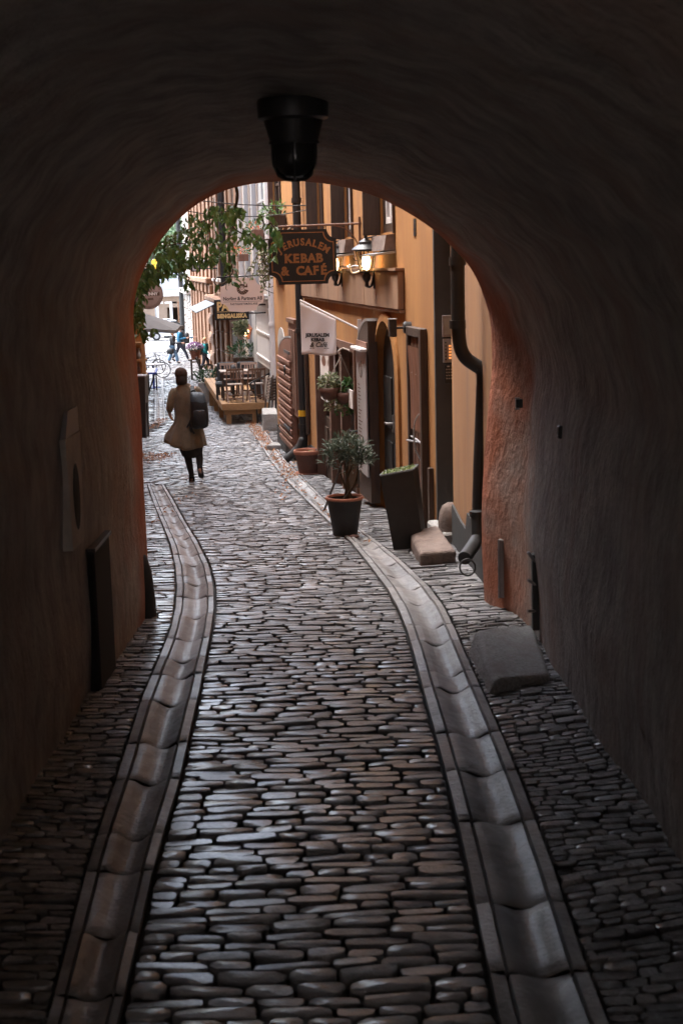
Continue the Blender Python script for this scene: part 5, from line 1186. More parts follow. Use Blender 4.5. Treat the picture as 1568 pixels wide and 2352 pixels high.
rz0 = math.atan2(-WD.t.x, WD.t.y)
def put(o, s, n_, rz): o.location = WD.p(s, n_, ZD); o.rotation_euler = (0, 0, rz0+rz)
put(ch0, .62, .80, 0)
for s, n_, rz, lb in ((.55, .27, .06, 'right brown slatted cafe chair at the front, nearest the handrail'), (2.35, .82, math.pi, 'brown slatted chair facing uphill across the front table, street side'), (2.35, .30, math.pi-.1, 'brown slatted chair facing uphill across the front table, wall side')):
    put(dup(ch0, (0, 0, 0), (0, 0, 0), lb), s, n_, rz)
def table(s0, s1, n0, n1, lb):
    t = thing('cafe_table', lb, 'table', WD.p(.5*(s0+s1), .5*(n0+n1), ZD), 'tables on the cafe deck'); b_ = MB()
    wb(b_, WD, s0, s1, n0, n1, ZD+.71, ZD+.745, ch=.005); b_.build('tabletop', m_table, t)
    for s in (s0+.06, s1-.06):
        for n_ in (n0+.06, n1-.06): b_ = MB(); wb(b_, WD, s-.025, s+.025, n_-.025, n_+.025, ZD, ZD+.71); b_.build('leg', m_dkwood, t)
table(1.1, 1.85, .06, 1.12, 'front pale wooden cafe table behind the two slatted chairs'); table(3.4, 4.1, .06, 1.1, 'rear pale wooden cafe table beside the grey upholstered chairs')
cu0 = thing('armchair', 'dark grey upholstered chair on the street side of the front table', 'chair', (0, 0, 0), 'grey upholstered chairs on the deck')
b_ = MB(); b_.bx(-.24, .24, -.24, .24, .34, .46, ch=.04); b_.build('seat', m_cush, cu0); b_ = MB(); b_.bx(-.24, .24, -.30, -.2, .36, .88, ch=.04); b_.build('backrest', m_cush, cu0)
for x in (-.2, .2):
    for y in (-.22, .2): b_ = MB(); b_.bx(x-.02, x+.02, y-.02, y+.02, 0, .35); b_.build('leg', m_black, cu0)
put(cu0, 1.5, 1.0, math.pi/2)
for s, n_, rz, lb in ((3.0, .9, .1, 'dark grey upholstered chair before the rear table, street side'), (3.0, .35, 0, 'dark grey upholstered chair before the rear table, wall side')): put(dup(cu0, (0, 0, 0), (0, 0, 0), lb), s, n_, rz)
for k, (u, v) in enumerate(((613, 935), (621, 938))):
    t = thing('folded_chair', ('folded slatted chair leaning by the handrail, the outer of two', 'folded dark chair leaning against the white drainpipe')[k], 'chair', P(u-8, v, 34.6), 'folded chairs by the drainpipe')
    a, bq = P(u-4, v+2, 34.6), P(u+4, v-72, 34.8)
    for dx in (-.0, .17):
        b_ = MB(); b_.tube([a+Vector((dx, dx*.5, 0)), bq+Vector((dx*.6, dx*.6, 0))], .022, 6); b_.build('leg', m_black if k else m_dkwood, t)
    b_ = MB()
    for f_ in np.linspace(.3, .92, 8): p = a.lerp(bq, f_); p2 = (a+Vector((.17, .085, 0))).lerp(bq+Vector((.1, .1, 0)), f_); b_.tube([p+Vector((0, -.025, 0)), p2+Vector((0, -.025, 0))], .026, 5)
    b_.build('seat_slat', m_table if k == 0 else m_dkwood, t)
# deck planters
for k, (s, n_, lb) in enumerate(((9.6, 1.0, 'leafy planter at the far street corner of the deck'), (9.3, .35, 'leafy planter at the far end of the deck by the wall'), (6.2, .12, 'small leafy planter on the deck under the wall lamp'))):
    c = WD.p(s, n_, gz(WD.p(s, n_, 0).y) if s > 9 else ZD); t = thing('planter_box', lb, 'planter', c, 'planters around the cafe deck'); hh = .62 if s > 9 else .8
    b_ = MB(); b_.bx(c.x-.32, c.x+.32, c.y-.32, c.y+.32, c.z, c.z+hh, ch=.02); b_.build('box', m_dkwood if k else m_greystone, t); b_ = MB(); foliage(b_, c+Vector((0, 0, hh+.16)), .5, .45, .26, 260, .16, .05, .5); b_.build('foliage', m_leafd, t)
# sheltered lamp by the white house
s = w2s(571, 764, .2); z = W2.hit(571, 766, .2)[1]; t = thing('wall_lantern', 'small lit lantern with copper shade on the white house beyond the deck', 'lantern', W2.p(s, .2, z)); b_ = MB(); b_.lathe([(.05, -.16), (.12, .1), (.14, .14), (.05, .26), (0, .28)], W2.p(s, .22, z), 8); b_.build('lamp_frame', m_rim, t); b_ = MB(); b_.lathe([(0, -.1), (.09, -.06), (.11, .05), (0, .13)], W2.p(s-.08, .3, z+.04), 8, caps=False); b_.build('bulb', m_bulb2, t)
# terracotta pot with purple flowers on a stool, iron armchair
D_ = 60.0; c = P(450, 852, D_); c.z = gz(D_); mm = D_/F
t = thing('stool', 'low brown slatted stool in the alley carrying the flower pot', 'stool', c); zs_ = P(450, 824, D_).z; b_ = MB()
for k in range(5): b_.bx(c.x-.19, c.x+.19, c.y-.19+k*.078, c.y-.19+k*.078+.066, zs_-.04, zs_)
b_.build('seat', m_chair, t)
for x in (-.17, .17):
    for y in (-.17, .17): b_ = MB(); b_.bx(c.x+x-.02, c.x+x+.02, c.y+y-.02, c.y+y+.02, c.z, zs_-.04); b_.build('leg', m_dkwood, t)
b_ = MB(); b_.bx(c.x-.17, c.x+.17, c.y-.18, c.y-.16, zs_-.15, zs_-.1); b_.build('stretcher', m_chair, t)
pc = Vector((c.x, c.y, zs_)); pot('flower_pot', 'terracotta flower pot standing on the low stool', pc, .16, .23, .36, (m_rim, m_rim), rim=.05)
t = thing('flowering_plant', 'round purple chrysanthemum in the terracotta pot on the stool', 'flowers', pc+Vector((0, 0, .32))); b_ = MB(); foliage(b_, pc+Vector((0, 0, .40)), .33, .33, .16, 200, .1, .05, .3); b_.build('foliage', m_leafd, t); b_ = MB()
for _ in range(330): a, e = rnd(0, 6.28), rnd(.1, 1.5); d = Vector((math.cos(a)*math.cos(e), math.sin(a)*math.cos(e), math.sin(e)*.75)); b_.leaf(pc+Vector((0, 0, .40))+d*.34, d+Vector((rnd(-.7, .7), rnd(-.7, .7), .2)), (rnd(-1, 1), rnd(-1, 1), 1), .07, .05)
b_.build('blossom', m_purple, t)
D_ = 58.5; c = P(467, 856, D_); c.z = gz(D_); t = thing('iron_chair', 'dark iron armchair beside the purple flower pot', 'chair', c); b_ = MB(); b_.bx(c.x-.1, c.x+.4, c.y-.22, c.y+.22, c.z+.43, c.z+.46); b_.build('seat', m_black, t)
for y in (-.22, .22):
    b_ = MB(); b_.tube([c+Vector((-.02, y, 0)), c+Vector((-.08, y, .44)), c+Vector((-.26, y, .98))], .03, 6); b_.tube([c+Vector((.38, y, 0)), c+Vector((.38, y, .62)), c+Vector((.2, y, .68)), c+Vector((-.14, y, .6))], .025, 6); b_.build('leg', m_black, t)
b_ = MB(); b_.hexa([c+Vector((x, y, z)) for z, x0 in ((.5, -.1), (.98, -.26)) for x, y in ((x0-.015, -.22), (x0+.015, -.22), (x0+.015, .22), (x0-.015, .22))]); b_.build('backrest', m_black, t)
# hanging baskets
def basket(u, v, ru, rv, D_, mat, label, hook):
    c = P(u, v, D_); mm = D_/F; t = thing('hanging_basket', label, 'basket', c, 'baskets hanging at the cafe window'); b_ = MB()
    b_.lathe([(0, -.17), (.08, -.16), (.13, -.08), (.15, 0), (.13, 0), (0, -.02)], c+Vector((0, 0, -rv*mm*.3)), 16, caps=False); b_.build('pot', m_pot, t, smooth=True)
    b_ = MB()
    for a in (0, 2.1, 4.2): b_.tube([c+Vector((.14*math.cos(a), .14*math.sin(a), -rv*mm*.3)), hook], .005, 5)
    b_.build('cord', m_table, t); b_ = MB(); foliage(b_, c, ru*mm, ru*mm*.8, rv*mm, 330, .055, .035, -.1)
    for _ in range(9):
        a = rnd(0, 6.28); p = c+Vector((math.cos(a)*ru*mm*.8, math.sin(a)*ru*mm*.5, -rv*mm*.4))
        for k in range(9): p = p+Vector((rnd(-.02, .02), rnd(-.02, .02), -.03)); b_.leaf(p, (rnd(-1, 1), rnd(-1, 1), -.4), (rnd(-1, 1), -1, .5), .05, .035)
    b_.build('foliage', mat, t)
hk = P(783, 818, 18.9); wpt = W1.p(CF[0]+.3, .0, hk.z+.05)
basket(756, 882, 23, 26, 18.9, m_leafy, 'hanging basket of pale variegated leaves in front of the poster', hk); basket(794, 893, 17, 24, 18.9, m_leaf, 'hanging basket of bright green leaves beside the menu board', hk)
t = thing('hook', 'pale iron hook holding the two hanging baskets', 'hook', hk); b_ = MB(); b_.tube(bez([Vector((wpt.x, wpt.y, hk.z+.06)), hk+Vector((.03, 0, .1)), hk+Vector((-.04, 0, .05)), hk]), .012, 8); b_.build('hook_arm', m_table, t, smooth=True)
# window boxes
def wbox(W, s, z, label, mat, petals=None, wd_=.9, n0=.02):
    t = thing('window_box', label, 'flower box', W.p(s, n0, z), 'flower boxes on the fronts'); b_ = MB(); wb(b_, W, s-wd_/2, s+wd_/2, n0, n0+.25, z, z+.2, ch=.01); b_.build('box', mat, t); b_ = MB()
    foliage(b_, W.p(s, n0+.16, z+.26), .3, wd_*.45, .16, 150, .09, .04, .3); b_.build('foliage', m_leaf, t)
    if petals: b_ = MB(); foliage(b_, W.p(s, n0+.22, z+.28), .28, wd_*.4, .12, 40, .07, .05, .4); b_.build('blossom', petals, t)
q = W2.hit(560, 600, .3); wbox(W2, q[0], q[1], 'sheltered flower box with red blossoms on the pale wall', m_brown2, m_red, 1.0, .2)
q = W1.hit(655, 520); wbox(W1, min(q[0], W1.L-1), q[1], 'flower box with fine pale leaves above the black cafe sign', m_dkwood, None, .7)
q = W2.hit(603, 545); wbox(W2, q[0], q[1], 'flower box with red blossoms under the grey bay window', m_brown2, m_red, 1.2)
# trailing ivy from the bracket
t = thing('trailing_plant', 'dry trailing creeper hanging left of the black cafe sign', 'creeper', P(612, 560, 24)); b_ = MB(); st2 = MB()
for k in range(16):
    p = P(rnd(600, 632), rnd(545, 572), 24.0); pts = [p]
    for j in range(9): p = p+Vector((rnd(-.06, .03), rnd(-.03, .03), rnd(-.11, -.03))); pts.append(p); [b_.leaf(p, (rnd(-1, 1), rnd(-1, 1), rnd(-1, .4)), (rnd(-1, 1), -1, .3), rnd(.04, .08), .04) for _ in range(2 if j < 5 else 1)]
    st2.tube(pts, .005, 4)
hkp = P(640, 545, 24); wq = W1.hit(690, 520); st2.tube([hkp, hkp+Vector((.35, .3, .25))], .02, 6); b_.build('foliage', m_leafy, t); st2.build('stem', m_stem, t)
t = thing('creeper', 'pale creeper round the doorway behind the restaurant sign', 'creeper', P(560, 755, 39)); b_ = MB()
for _ in range(300): p = P(rnd(540, 566), 738+abs(random.gauss(0, 14)), 38.6); b_.leaf(p, (rnd(-1, 1), rnd(-1, 1), rnd(-1, .4)), (rnd(-1, 1), -1, .3), .12, .06)
b_.build('foliage', m_leafy, t); b_ = MB(); b_.tube([P(566, 735, 38.7), P(552, 745, 38.6), P(542, 762, 38.6)], .02, 5); b_.build('stem', m_stem, t)
# folding sandwich board by the black leaf
c = G(822, 1100); c = P(822, 1080, 17.9); c.z = gz(17.9); t = thing('sandwich_board', 'black framed sandwich board behind the olive shrub', 'sign', c); b_ = MB()
tp_ = P(822, 990, 18.0); lean = (tp_-c)
for dx in (-.13, .13): b_.tube([c+Vector((dx*1.3, -.15, 0)), tp_+Vector((dx, 0, 0))], .018, 6)
b_.tube([tp_+Vector((-.13, 0, 0)), tp_+Vector((.13, 0, 0))], .018, 6); b_.build('frame', m_black, t)
b_ = MB(); b_.hexa([c+Vector((x, y, .18)) for x, y in ((-.15, -.13), (.15, -.13), (.15, -.11), (-.15, -.11))]+[tp_+Vector((x, y, -.04)) for x, y in ((-.12, -.01), (.12, -.01), (.12, .01), (-.12, .01))]); b_.build('panel', m_dkglass, t)
for dx in (-.16, .16): b_ = MB(); b_.tube([tp_+Vector((dx*.8, 0, 0)), c+Vector((dx, .4, 0))], .016, 6); b_.build('leg', m_black, t)
# flat grey step stones in the pavement
for u0, v0, w_, h_, lb in ((645, 1029, .75, .14, 'grey stone door step below the brown slatted door leaf'),):
    p = G(u0, v0); rx = Vector((1, .15, 0)); q = [p+Vector((-.28, -.3, 0)), p+Vector((.3, -.35, 0)), p+Vector((.38, .3, 0)), p+Vector((-.2, .35, 0))]
    block('stone_step', lb, [down(a, gz(a.y)-.05) for a in q], [down(a, gz(a.y)+.09) for a in q], m_granite)
# scraper and conduits on the passage wall
def rw(u, v):                              # point on the right passage wall
    d = ray(u, v); best = None
    for y in np.arange(9.5, 2, -.02):
        k = y/d.y; z = CAMZ+d.z*k; x = d.x*k
        pts = [prz(y, i) for i in range(npf)]
        right = [p for p in pts if p.x > .6]; i_ = min(range(len(right)), key=lambda i: abs(right[i].z-z)); 
        if right[i_].x < x+.0: best = Vector((right[i_].x, y, z)); 
        if right[i_].x >= x and best is not None: return best
        if best is None and right[i_].x >= x: continue
    return best or Vector((1.2, 8, .5))
def rwy(y, z):
    right = [p for p in (prz(y, i) for i in range(npf)) if p.x > .6]; return min(right, key=lambda p: abs(p.z-z)).x
def rwp(u, v):
    d = ray(u, v); y = 9.0
    for _ in range(30): z = CAMZ+d.z/d.y*y; y = rwy(y, z)/(d.x/d.y); y = max(3, min(9.5, y))
    return Vector((d.x/d.y*y, y, CAMZ+d.z/d.y*y))
a, b = P(1156, 1238, 9.33), P(1156, 1372, 9.33); a.x = b.x = rwy(9.33, b.z+.2)-.004
t = thing('conduit', 'grey metal conduit strip at the foot of the right archway wall', 'conduit', b); b_ = MB(); b_.bx(a.x-.012, a.x+.03, a.y-.02, a.y+.02, b.z, a.z, ch=.004); b_.build('cover', m_bgrey, t); b_ = MB(); b_.tube([a+Vector((-.018, -.02, 0)), b+Vector((-.018, -.02, 0))], .006, 6); b_.build('cable', m_steel, t)
a = rwp(1228, 1290); t = thing('wall_bracket', 'rusty iron bracket cluster low on the right archway wall', 'bracket', a); b_ = MB(); zf = gz(a.y)
b_.bx(a.x-.02, a.x+.03, a.y-.03, a.y+.03, a.z-.42, a.z+.05, ch=.006); b_.build('plate', m_darkgrey, t)
for k, z in enumerate((a.z, a.z-.14, a.z-.3)): b_ = MB(); b_.tube([Vector((a.x, a.y-.02, z)), Vector((a.x-.05, a.y-.05, z+.07-.03*k))], .010, 6); b_.build('prong', m_bgrey, t)
a = rwp(1191, 926); t = thing('cable_clip', 'small black cable box on the right archway wall', 'box', a); b_ = MB(); b_.bx(a.x-.02, a.x+.02, a.y-.025, a.y+.025, a.z-.025, a.z+.025, ch=.004); b_.build('cover', m_black, t); b_ = MB()
for z in (-.03, .03): b_.tube([a+Vector((-.025, -.02, z)), a+Vector((.0, -.02, z))], .006, 6)
b_.build('screw', m_steel, t)
a = rwp(1288, 990); t = thing('junction_box', 'larger dark junction box nearer on the right archway wall', 'box', a); b_ = MB(); b_.bx(a.x-.02, a.x+.02, a.y-.025, a.y+.025, a.z-.04, a.z+.03, ch=.006); b_.build('cover', m_black, t); b_ = MB(); b_.bx(a.x-.024, a.x-.02, a.y-.01, a.y+.01, a.z-.03, a.z-.02); b_.build('screw', m_steel, t)
# plaque and dark post on the left passage wall
def lwy(y, z):
    l = [p for p in (prz(y, i) for i in range(npf)) if p.x < -.6]; return min(l, key=lambda p: abs(p.z-z)).x
y0 = 7.05; z0, z1 = CAMZ+(ray(168, 1252).z/ray(168, 1252).y)*y0, CAMZ+(ray(168, 1000).z/ray(168, 1000).y)*y0
xx = max(lwy(6.8, 1.2), lwy(7.3, 1.2), lwy(7.1, .8))-.012
t = thing('wall_plaque', 'pale worn plaque with a dark oval slot on the left archway wall', 'plaque', (xx, 7.05, z0)); b_ = MB(); b_.hexa([Vector((x, y, z)) for z, w_ in ((z0, .16), (z1, .2)) for x, y in ((xx-.1, 7.05-w_), (xx+.03, 7.05-w_), (xx+.03, 7.05+w_), (xx-.1, 7.05+w_))]); b_.build('plate', M('pale_stone', (.46, .41, .36), (.34, .30, .26), 8, .7, .3, 40), t)
b_ = MB(); zc_ = .5*(z0+z1)-.03; b_.add([Vector((xx+.033, 7.05+.09*math.cos(q), zc_+.17*math.sin(q))) for q in np.linspace(0, 6.0, 20)], [tuple(range(20))]); b_.build('oval_slot', m_dkvoid, t)
b_ = MB(); b_.hexa([Vector((x, y, z)) for z, e in ((z1+.002, 0), (z1+.13, .1)) for x, y in ((xx-.1, 6.87+e), (xx+.028, 6.87+e), (xx+.028, 7.23), (xx-.1, 7.23))]); b_.build('cap', m_bgrey, t)
zt5 = CAMZ+(ray(205, 1248).z/ray(205, 1248).y)*7.65; xq = max(lwy(7.4, .8), lwy(7.9, .8), lwy(7.65, .2))-.012
t = thing('iron_post', 'tall black iron guard post against the left archway wall', 'post', (xq, 7.65, gz(7.65))); b_ = MB(); b_.bx(xq-.12, xq+.03, 7.4, 7.92, gz(7.65)-.05, zt5, ch=.012); b_.build('post', m_dkvoid, t); b_ = MB(); b_.bx(xq-.12, xq+.04, 7.39, 7.93, zt5, zt5+.02); b_.build('cap', m_black, t)
t = thing('corner_guard', 'small dark guard stone at the left mouth of the archway', 'stone block', (P(345, 1395, 9.45).x, 9.4, gz(9.4))); a = P(346, 1400, 9.4); b_ = MB(); b_.lathe([(.10, -.1), (.10, .1), (.08, .32), (.05, .42), (0, .44)], Vector((a.x-.06, 9.4, gz(9.4))), 12, caps=False); b_.build('stone', m_plinth, t, smooth=True)
# passage ceiling lantern
D_ = 5.9; c = P(674, 300, D_); mm = D_/F; zz_ = lambda v: P(674, v, D_).z-c.z
t = thing('ceiling_lantern', 'unlit black ceiling lantern with glass bowl under the vault', 'lantern', c)
b_ = MB(); b_.lathe([(0, zz_(228)), (78*mm, zz_(228)), (80*mm, zz_(236)), (78*mm, zz_(272)), (66*mm, zz_(278)), (54*mm, zz_(322)), (52*mm, zz_(330)), (0, zz_(330))], c, 32, caps=False); b_.lathe([(.03, zz_(228)), (.03, zz_(228)+.5)], c, 10); b_.build('housing', m_black, t, smooth=True, auto=40)
b_ = MB(); b_.lathe([(52*mm, zz_(330)), (52*mm, zz_(360)), (50*mm, zz_(380)), (42*mm, zz_(398)), (28*mm, zz_(408)), (10*mm, zz_(411)), (0, zz_(411))], c, 32, caps=False); b_.build('glass_bowl', M('smoked_glass', (.03, .03, .03), None, rough=.12, spec=.5), t, smooth=True)
b_ = MB()
for k in range(6):
    a = k*math.pi/3+.52; b_.tube([c+Vector((r*mm*math.cos(a), r*mm*math.sin(a), zz_(v))) for r, v in ((54, 328), (54, 362), (51, 384), (43, 401), (28, 411), (3, 415))], .006, 6)
b_.lathe([(53*mm, zz_(332)), (56*mm, zz_(332)), (56*mm, zz_(326)), (53*mm, zz_(326))], c, 32, caps=False); b_.build('cage', m_black, t, smooth=True, auto=40)
# overhead cables
for (u0, v0, u1, v1, sag, lb) in ((470, 462, 690, 470, .25, 'lower thin overhead cable crossing the alley'), (470, 446, 850, 452, .2, 'upper thin overhead cable crossing the alley')):
    a, b = P(u0-160, v0-10, 21), P(u1+80, v1-6, 22.5); b_ = MB(); b_.tube([a.lerp(b, k/16)+Vector((0, 0, -sag*4*(k/16)*(1-k/16))) for k in range(17)], .008, 5); o_ = b_.build('overhead_cable', m_darkgrey, smooth=True, org=a); tag(o_, lb, 'cable', 'overhead cables')

# ---- left side of the alley
c = P(327, 1005, 28.4); c.z = gz(28.4); D_ = 28.4; t = thing('advertising_board', 'tall black advertising board with a prop leg by the left wall', 'sign', c)
p0, p1, p2, p3 = P(318, 1003, D_), P(336, 1006, D_), P(333, 866, D_), P(308, 866, D_); dpt = Vector((.02, .35, 0)); xl = Vector((-.35, .1, 0))
b_ = MB(); b_.hexa([p0+xl, p1, p1+dpt, p0+xl+dpt, p3+xl, p2, p2+dpt, p3+xl+dpt]); b_.build('panel', m_black, t)
b_ = MB(); b_.tube([P(337, 925, D_+.1), P(343, 1005, D_)], .013, 6); b_.build('prop_leg', m_black, t); b_ = MB(); b_.hexa([p+Vector((0, 0, .002)) for p in (p3+xl, p2, p2+dpt, p3+xl+dpt)]+[p+Vector((0, 0, .03)) for p in (p3+xl, p2, p2+dpt, p3+xl+dpt)]); b_.build('cap', m_bgrey, t)
D_ = 31.0; t = thing('display_case', 'timber display case with glassware on the left house', 'display case', P(318, 865, D_)); A0, A1 = P(300, 862, D_), P(327, 745, D_)
b_ = MB(); 
for x0, x1 in ((A1.x-.05, A1.x+.02), (A1.x-.2, A1.x-.17)): b_.bx(x0, x1, D_, D_+.06, A0.z, A1.z)
for v in (862, 828, 789): z = P(318, v, D_).z; b_.bx(A0.x-.4, A1.x+.02, D_+.002, D_+.4, z-.02, z+.02)
b_.build('frame', m_deck, t); b_ = MB(); b_.bx(A0.x-.4, A1.x-.02, D_+.41, D_+.45, A0.z, A1.z+.3); b_.build('back_panel', m_orange, t)
for k in range(6):
    v = 828 if k < 3 else 862; p = P(309+(k % 3)*5.5, v, D_+.15); p.z = P(318, v, D_).z+.022; g_ = MB(); g_.lathe([(.035, 0), (.045, .1), (.02, .16), (.018, .24), (0, .24)], p, 10); o_ = g_.build('bottle', m_brown if k % 2 else m_steel, smooth=True, org=p); tag(o_, 'small bottle or jar standing in the timber display case', 'bottle', 'bottles in the display case')
D_ = 30.0; c = P(330, 880, D_); t = thing('post', 'slim dark post between display case and slatted bench', 'post', P(333, 975, D_)); b_ = MB(); a, b = P(331, 745, 34), P(335, 925, 34); b_.tube([Vector((b.x-.1, 34, gz(34))), Vector((a.x-.05, 34, a.z+.6))], .055, 8); b_.build('pole', m_black, t, smooth=True); b_ = MB(); b_.lathe([(.1, 0), (.1, .04), (.06, .08)], Vector((b.x-.1, 34, gz(34))), 10); b_.build('base_plate', m_black, t)
# parasol
D_ = 45.0; ap = P(298, 712, D_); ed = P(437, 754, D_); mmw = ed.x-ap.x
t = thing('parasol', 'grey canvas parasol over the left side of the alley', 'parasol', Vector((ap.x, D_, gz(D_)))); b_ = MB(); rr_ = mmw*.85; drop = ap.z-ed.z
rings = []
for f_ in (0.02, .3, .6, .85, 1.0):
    ring = []
    for k in range(32):
        a = k/32*2*math.pi+math.pi/4*0; e = (k % 8)/8; sq = 1/max(abs(math.cos(a)), abs(math.sin(a))); rad = rr_*f_*min(sq, 1.39)
        ring.append(Vector((ap.x+rad*math.cos(a), D_+rad*math.sin(a)*.8, ap.z-drop*(f_**1.15)*(.86+.14*(sq-1)/.41))))
    rings.append(ring)
b_.loft(rings, 0, False); b_.loft([rings[-1], [p+Vector((0, 0, -.10)) for p in rings[-1]]], 0, False); co_ = b_.build('canopy', m_canvas, t)
b_ = MB(); b_.tube([(ap.x, D_, gz(D_)), (ap.x, D_, ap.z+.05)], .04, 8); b_.build('pole', m_darkgrey, t, smooth=True); 
for k in range(8):
    b_ = MB(); a = rings[-1][k*4]; b_.tube([Vector((ap.x, D_, ap.z-.1)), a+Vector((0, 0, -.03))], .015, 5); b_.build('rib', m_darkgrey, t)
# blue and white folding bench, round table, bicycle
D_ = 50.0; c = P(348, 865, D_); zs_ = P(348, 838, D_).z; t = thing('bench', 'white slatted bench with blue frame on the left side', 'bench', P(345, 880, D_)); f0_, f1_ = P(335, 866, D_), P(356, 862, D_); r0_, r1_ = P(340, 840, D_+2.2), P(358, 840, D_+2.2); b_ = MB()
for k in range(6):
    a, b = f0_.lerp(f1_, (k+.08)/6), f0_.lerp(f1_, (k+.85)/6); a2, b2 = r0_.lerp(r1_, (k+.08)/6), r0_.lerp(r1_, (k+.85)/6); zq = gz(D_)+.82
    q = [Vector((p.x, p.y, zq-.09+.0*(p.y-D_))) for p in (a, b, b2, a2)]; b_.hexa(q+[p+Vector((0, 0, .03)) for p in q])
b_.build('seat', m_white, t); b_ = MB(); zq = gz(D_)+.72; b_.tube([Vector((f1_.x+.03, D_, zq)), Vector((r1_.x+.03, D_+2.2, zq))], .04, 6); b_.tube([Vector((f0_.x, D_, zq)), Vector((f1_.x, D_, zq))], .03, 6); b_.build('frame', m_blue, t)
for x, y in ((f0_.x, D_), (f1_.x, D_), (r0_.x, D_+2.2), (r1_.x, D_+2.2)): b_ = MB(); b_.tube([Vector((x, y, zq)), Vector((x-.25 if x == f1_.x else x, y, gz(y)))], .03, 6); b_.build('leg', m_black, t)
D_ = 54.0; c = P(352, 842, D_); c.z = gz(D_); zt6 = P(352, 836, D_).z; t = thing('round_table', 'round white table behind the slatted bench', 'table', c); b_ = MB(); b_.lathe([(0, -.03), (.42, -.03), (.43, 0), (0, 0)], Vector((c.x, c.y, zt6)), 24, caps=False); b_.build('tabletop', m_white, t); b_ = MB(); b_.tube([c, Vector((c.x, c.y, zt6-.03))], .04, 8); b_.lathe([(.25, 0), (.25, .03), (.05, .06)], c, 16); b_.build('leg', m_blue, t)
def bike(c, rz, label, grp):
    t = thing('bicycle', label, 'bicycle', (0, 0, 0), grp); AX = Frame((0, 0, 0), (1, 0, 0), (0, 0, 1))
    for x in (-.52, .52):
        b_ = MB(); b_.tube([Vector((x+.33*math.cos(a), 0, .34+.33*math.sin(a))) for a in np.linspace(0, 6.283, 25)], .02, 6, caps=False); w_ = b_.build('wheel', m_tyre, t, smooth=True); b_ = MB()
        for a in np.arange(0, 3.1, .39): b_.tube([Vector((x+.32*math.cos(a), 0, .34+.32*math.sin(a))), Vector((x-.32*math.cos(a), 0, .34-.32*math.sin(a)))], .003, 4)
        b_.build('spokes', m_steel, w_)
    b_ = MB()
    for a, b in (((-.52, .34), (-.05, .3)), ((-.05, .3), (-.2, .82)), ((-.2, .78), (.38, .82)), ((-.05, .3), (.4, .72)), ((.36, .95), (.52, .34)), ((-.52, .34), (-.2, .78))): b_.tube([Vector((a[0], 0, a[1])), Vector((b[0], 0, b[1]))], .018, 6)
    b_.build('frame', m_black, t); b_ = MB(); b_.tube(bez([Vector((.2, -.3, .98)), Vector((.36, -.15, 1.0)), Vector((.37, 0, .96)), Vector((.36, .15, 1.0)), Vector((.2, .3, .98))], 4), .014, 6); b_.build('handlebar', m_black, t); b_ = MB(); b_.bx(-.33, -.08, -.07, .07, .84, .9, ch=.02); b_.build('saddle', m_black, t)
    t.location = c; t.rotation_euler = (0, 0, rz)
c = P(347, 832, 62); c.z = gz(62); bike(c, .35, 'black bicycle parked behind the white round table', 'bicycles by the left wall'); c = P(340, 820, 66); c.z = gz(66); bike(c, .5, 'black bicycle furthest down the left wall', 'bicycles by the left wall')

# ---- the vine across the archway mouth
t = thing('hanging_vine', 'dark green climbing vine hanging across the left of the archway mouth', 'vine', P(400, 480, 11)); b_ = MB(); sm = MB()
CL = [(505, 488, 38, 20, 55), (455, 512, 36, 26, 55), (425, 560, 42, 36, 85), (478, 560, 34, 40, 70), (395, 592, 32, 28, 55), (366, 615, 26, 24, 55), (345, 632, 18, 18, 50), (425, 598, 26, 18, 40), (535, 515, 22, 34, 34), (525, 585, 12, 46, 40), (318, 675, 13, 48, 95), (314, 722, 10, 26, 50), (326, 640, 16, 22, 60), (470, 592, 20, 16, 26), (380, 565, 24, 24, 45), (540, 480, 24, 12, 30), (562, 540, 9, 16, 14), (575, 536, 7, 7, 8), (598, 552, 12, 14, 24), (622, 512, 13, 18, 20), (636, 545, 12, 18, 22), (600, 495, 14, 8, 8), (628, 575, 8, 18, 12), (420, 632, 8, 16, 10), (428, 650, 5, 16, 6), (345, 765, 14, 16, 8), (322, 760, 10, 28, 14), (528, 635, 12, 22, 12), (505, 655, 9, 5, 4)]
for i, (u, v, ru, rv, n_) in enumerate(CL):
    for _ in range(n_):
        a = rnd(0, 6.28); r = math.sqrt(rnd(0, 1)); D_ = rnd(10.7, 12.6)
        p = P(u+ru*r*math.cos(a), v+rv*r*math.sin(a), D_); b_.leaf(p, (rnd(-.7, .7), rnd(-.7, .7), rnd(-1.1, -.1)), (rnd(-.6, .6), rnd(-1, .2), rnd(.2, .9)), rnd(.045, .088), rnd(.026, .045), 0, .3)
links = [(0, 1), (1, 2), (0, 3), (2, 4), (4, 5), (5, 6), (3, 13), (2, 7), (0, 8), (8, 9), (6, 12), (12, 10), (10, 11), (14, 2), (15, 0), (8, 16), (16, 17), (17, 18), (18, 20), (20, 19), (19, 21), (20, 22), (7, 23), (23, 24), (11, 26), (26, 25), (9, 27), (27, 28)]
for a, b in links:
    pa_, pb_ = P(CL[a][0], CL[a][1], 11.6), P(CL[b][0], CL[b][1], 11.6); mid = pa_.lerp(pb_, .5)+Vector((rnd(-.04, .04), rnd(-.1, .1), rnd(-.05, .03))); sm.tube(bez([pa_, mid, pb_], 5), .006, 5)
pA_ = P(540, 480, 11.6); sm.tube(bez([pA_, P(545, 440, 11.4), P(520, 380, 11.0), P(480, 330, 9.9)], 5), .012, 6)
b_.build('foliage', m_leaf, t); sm.build('stem', m_stem, t, smooth=True)

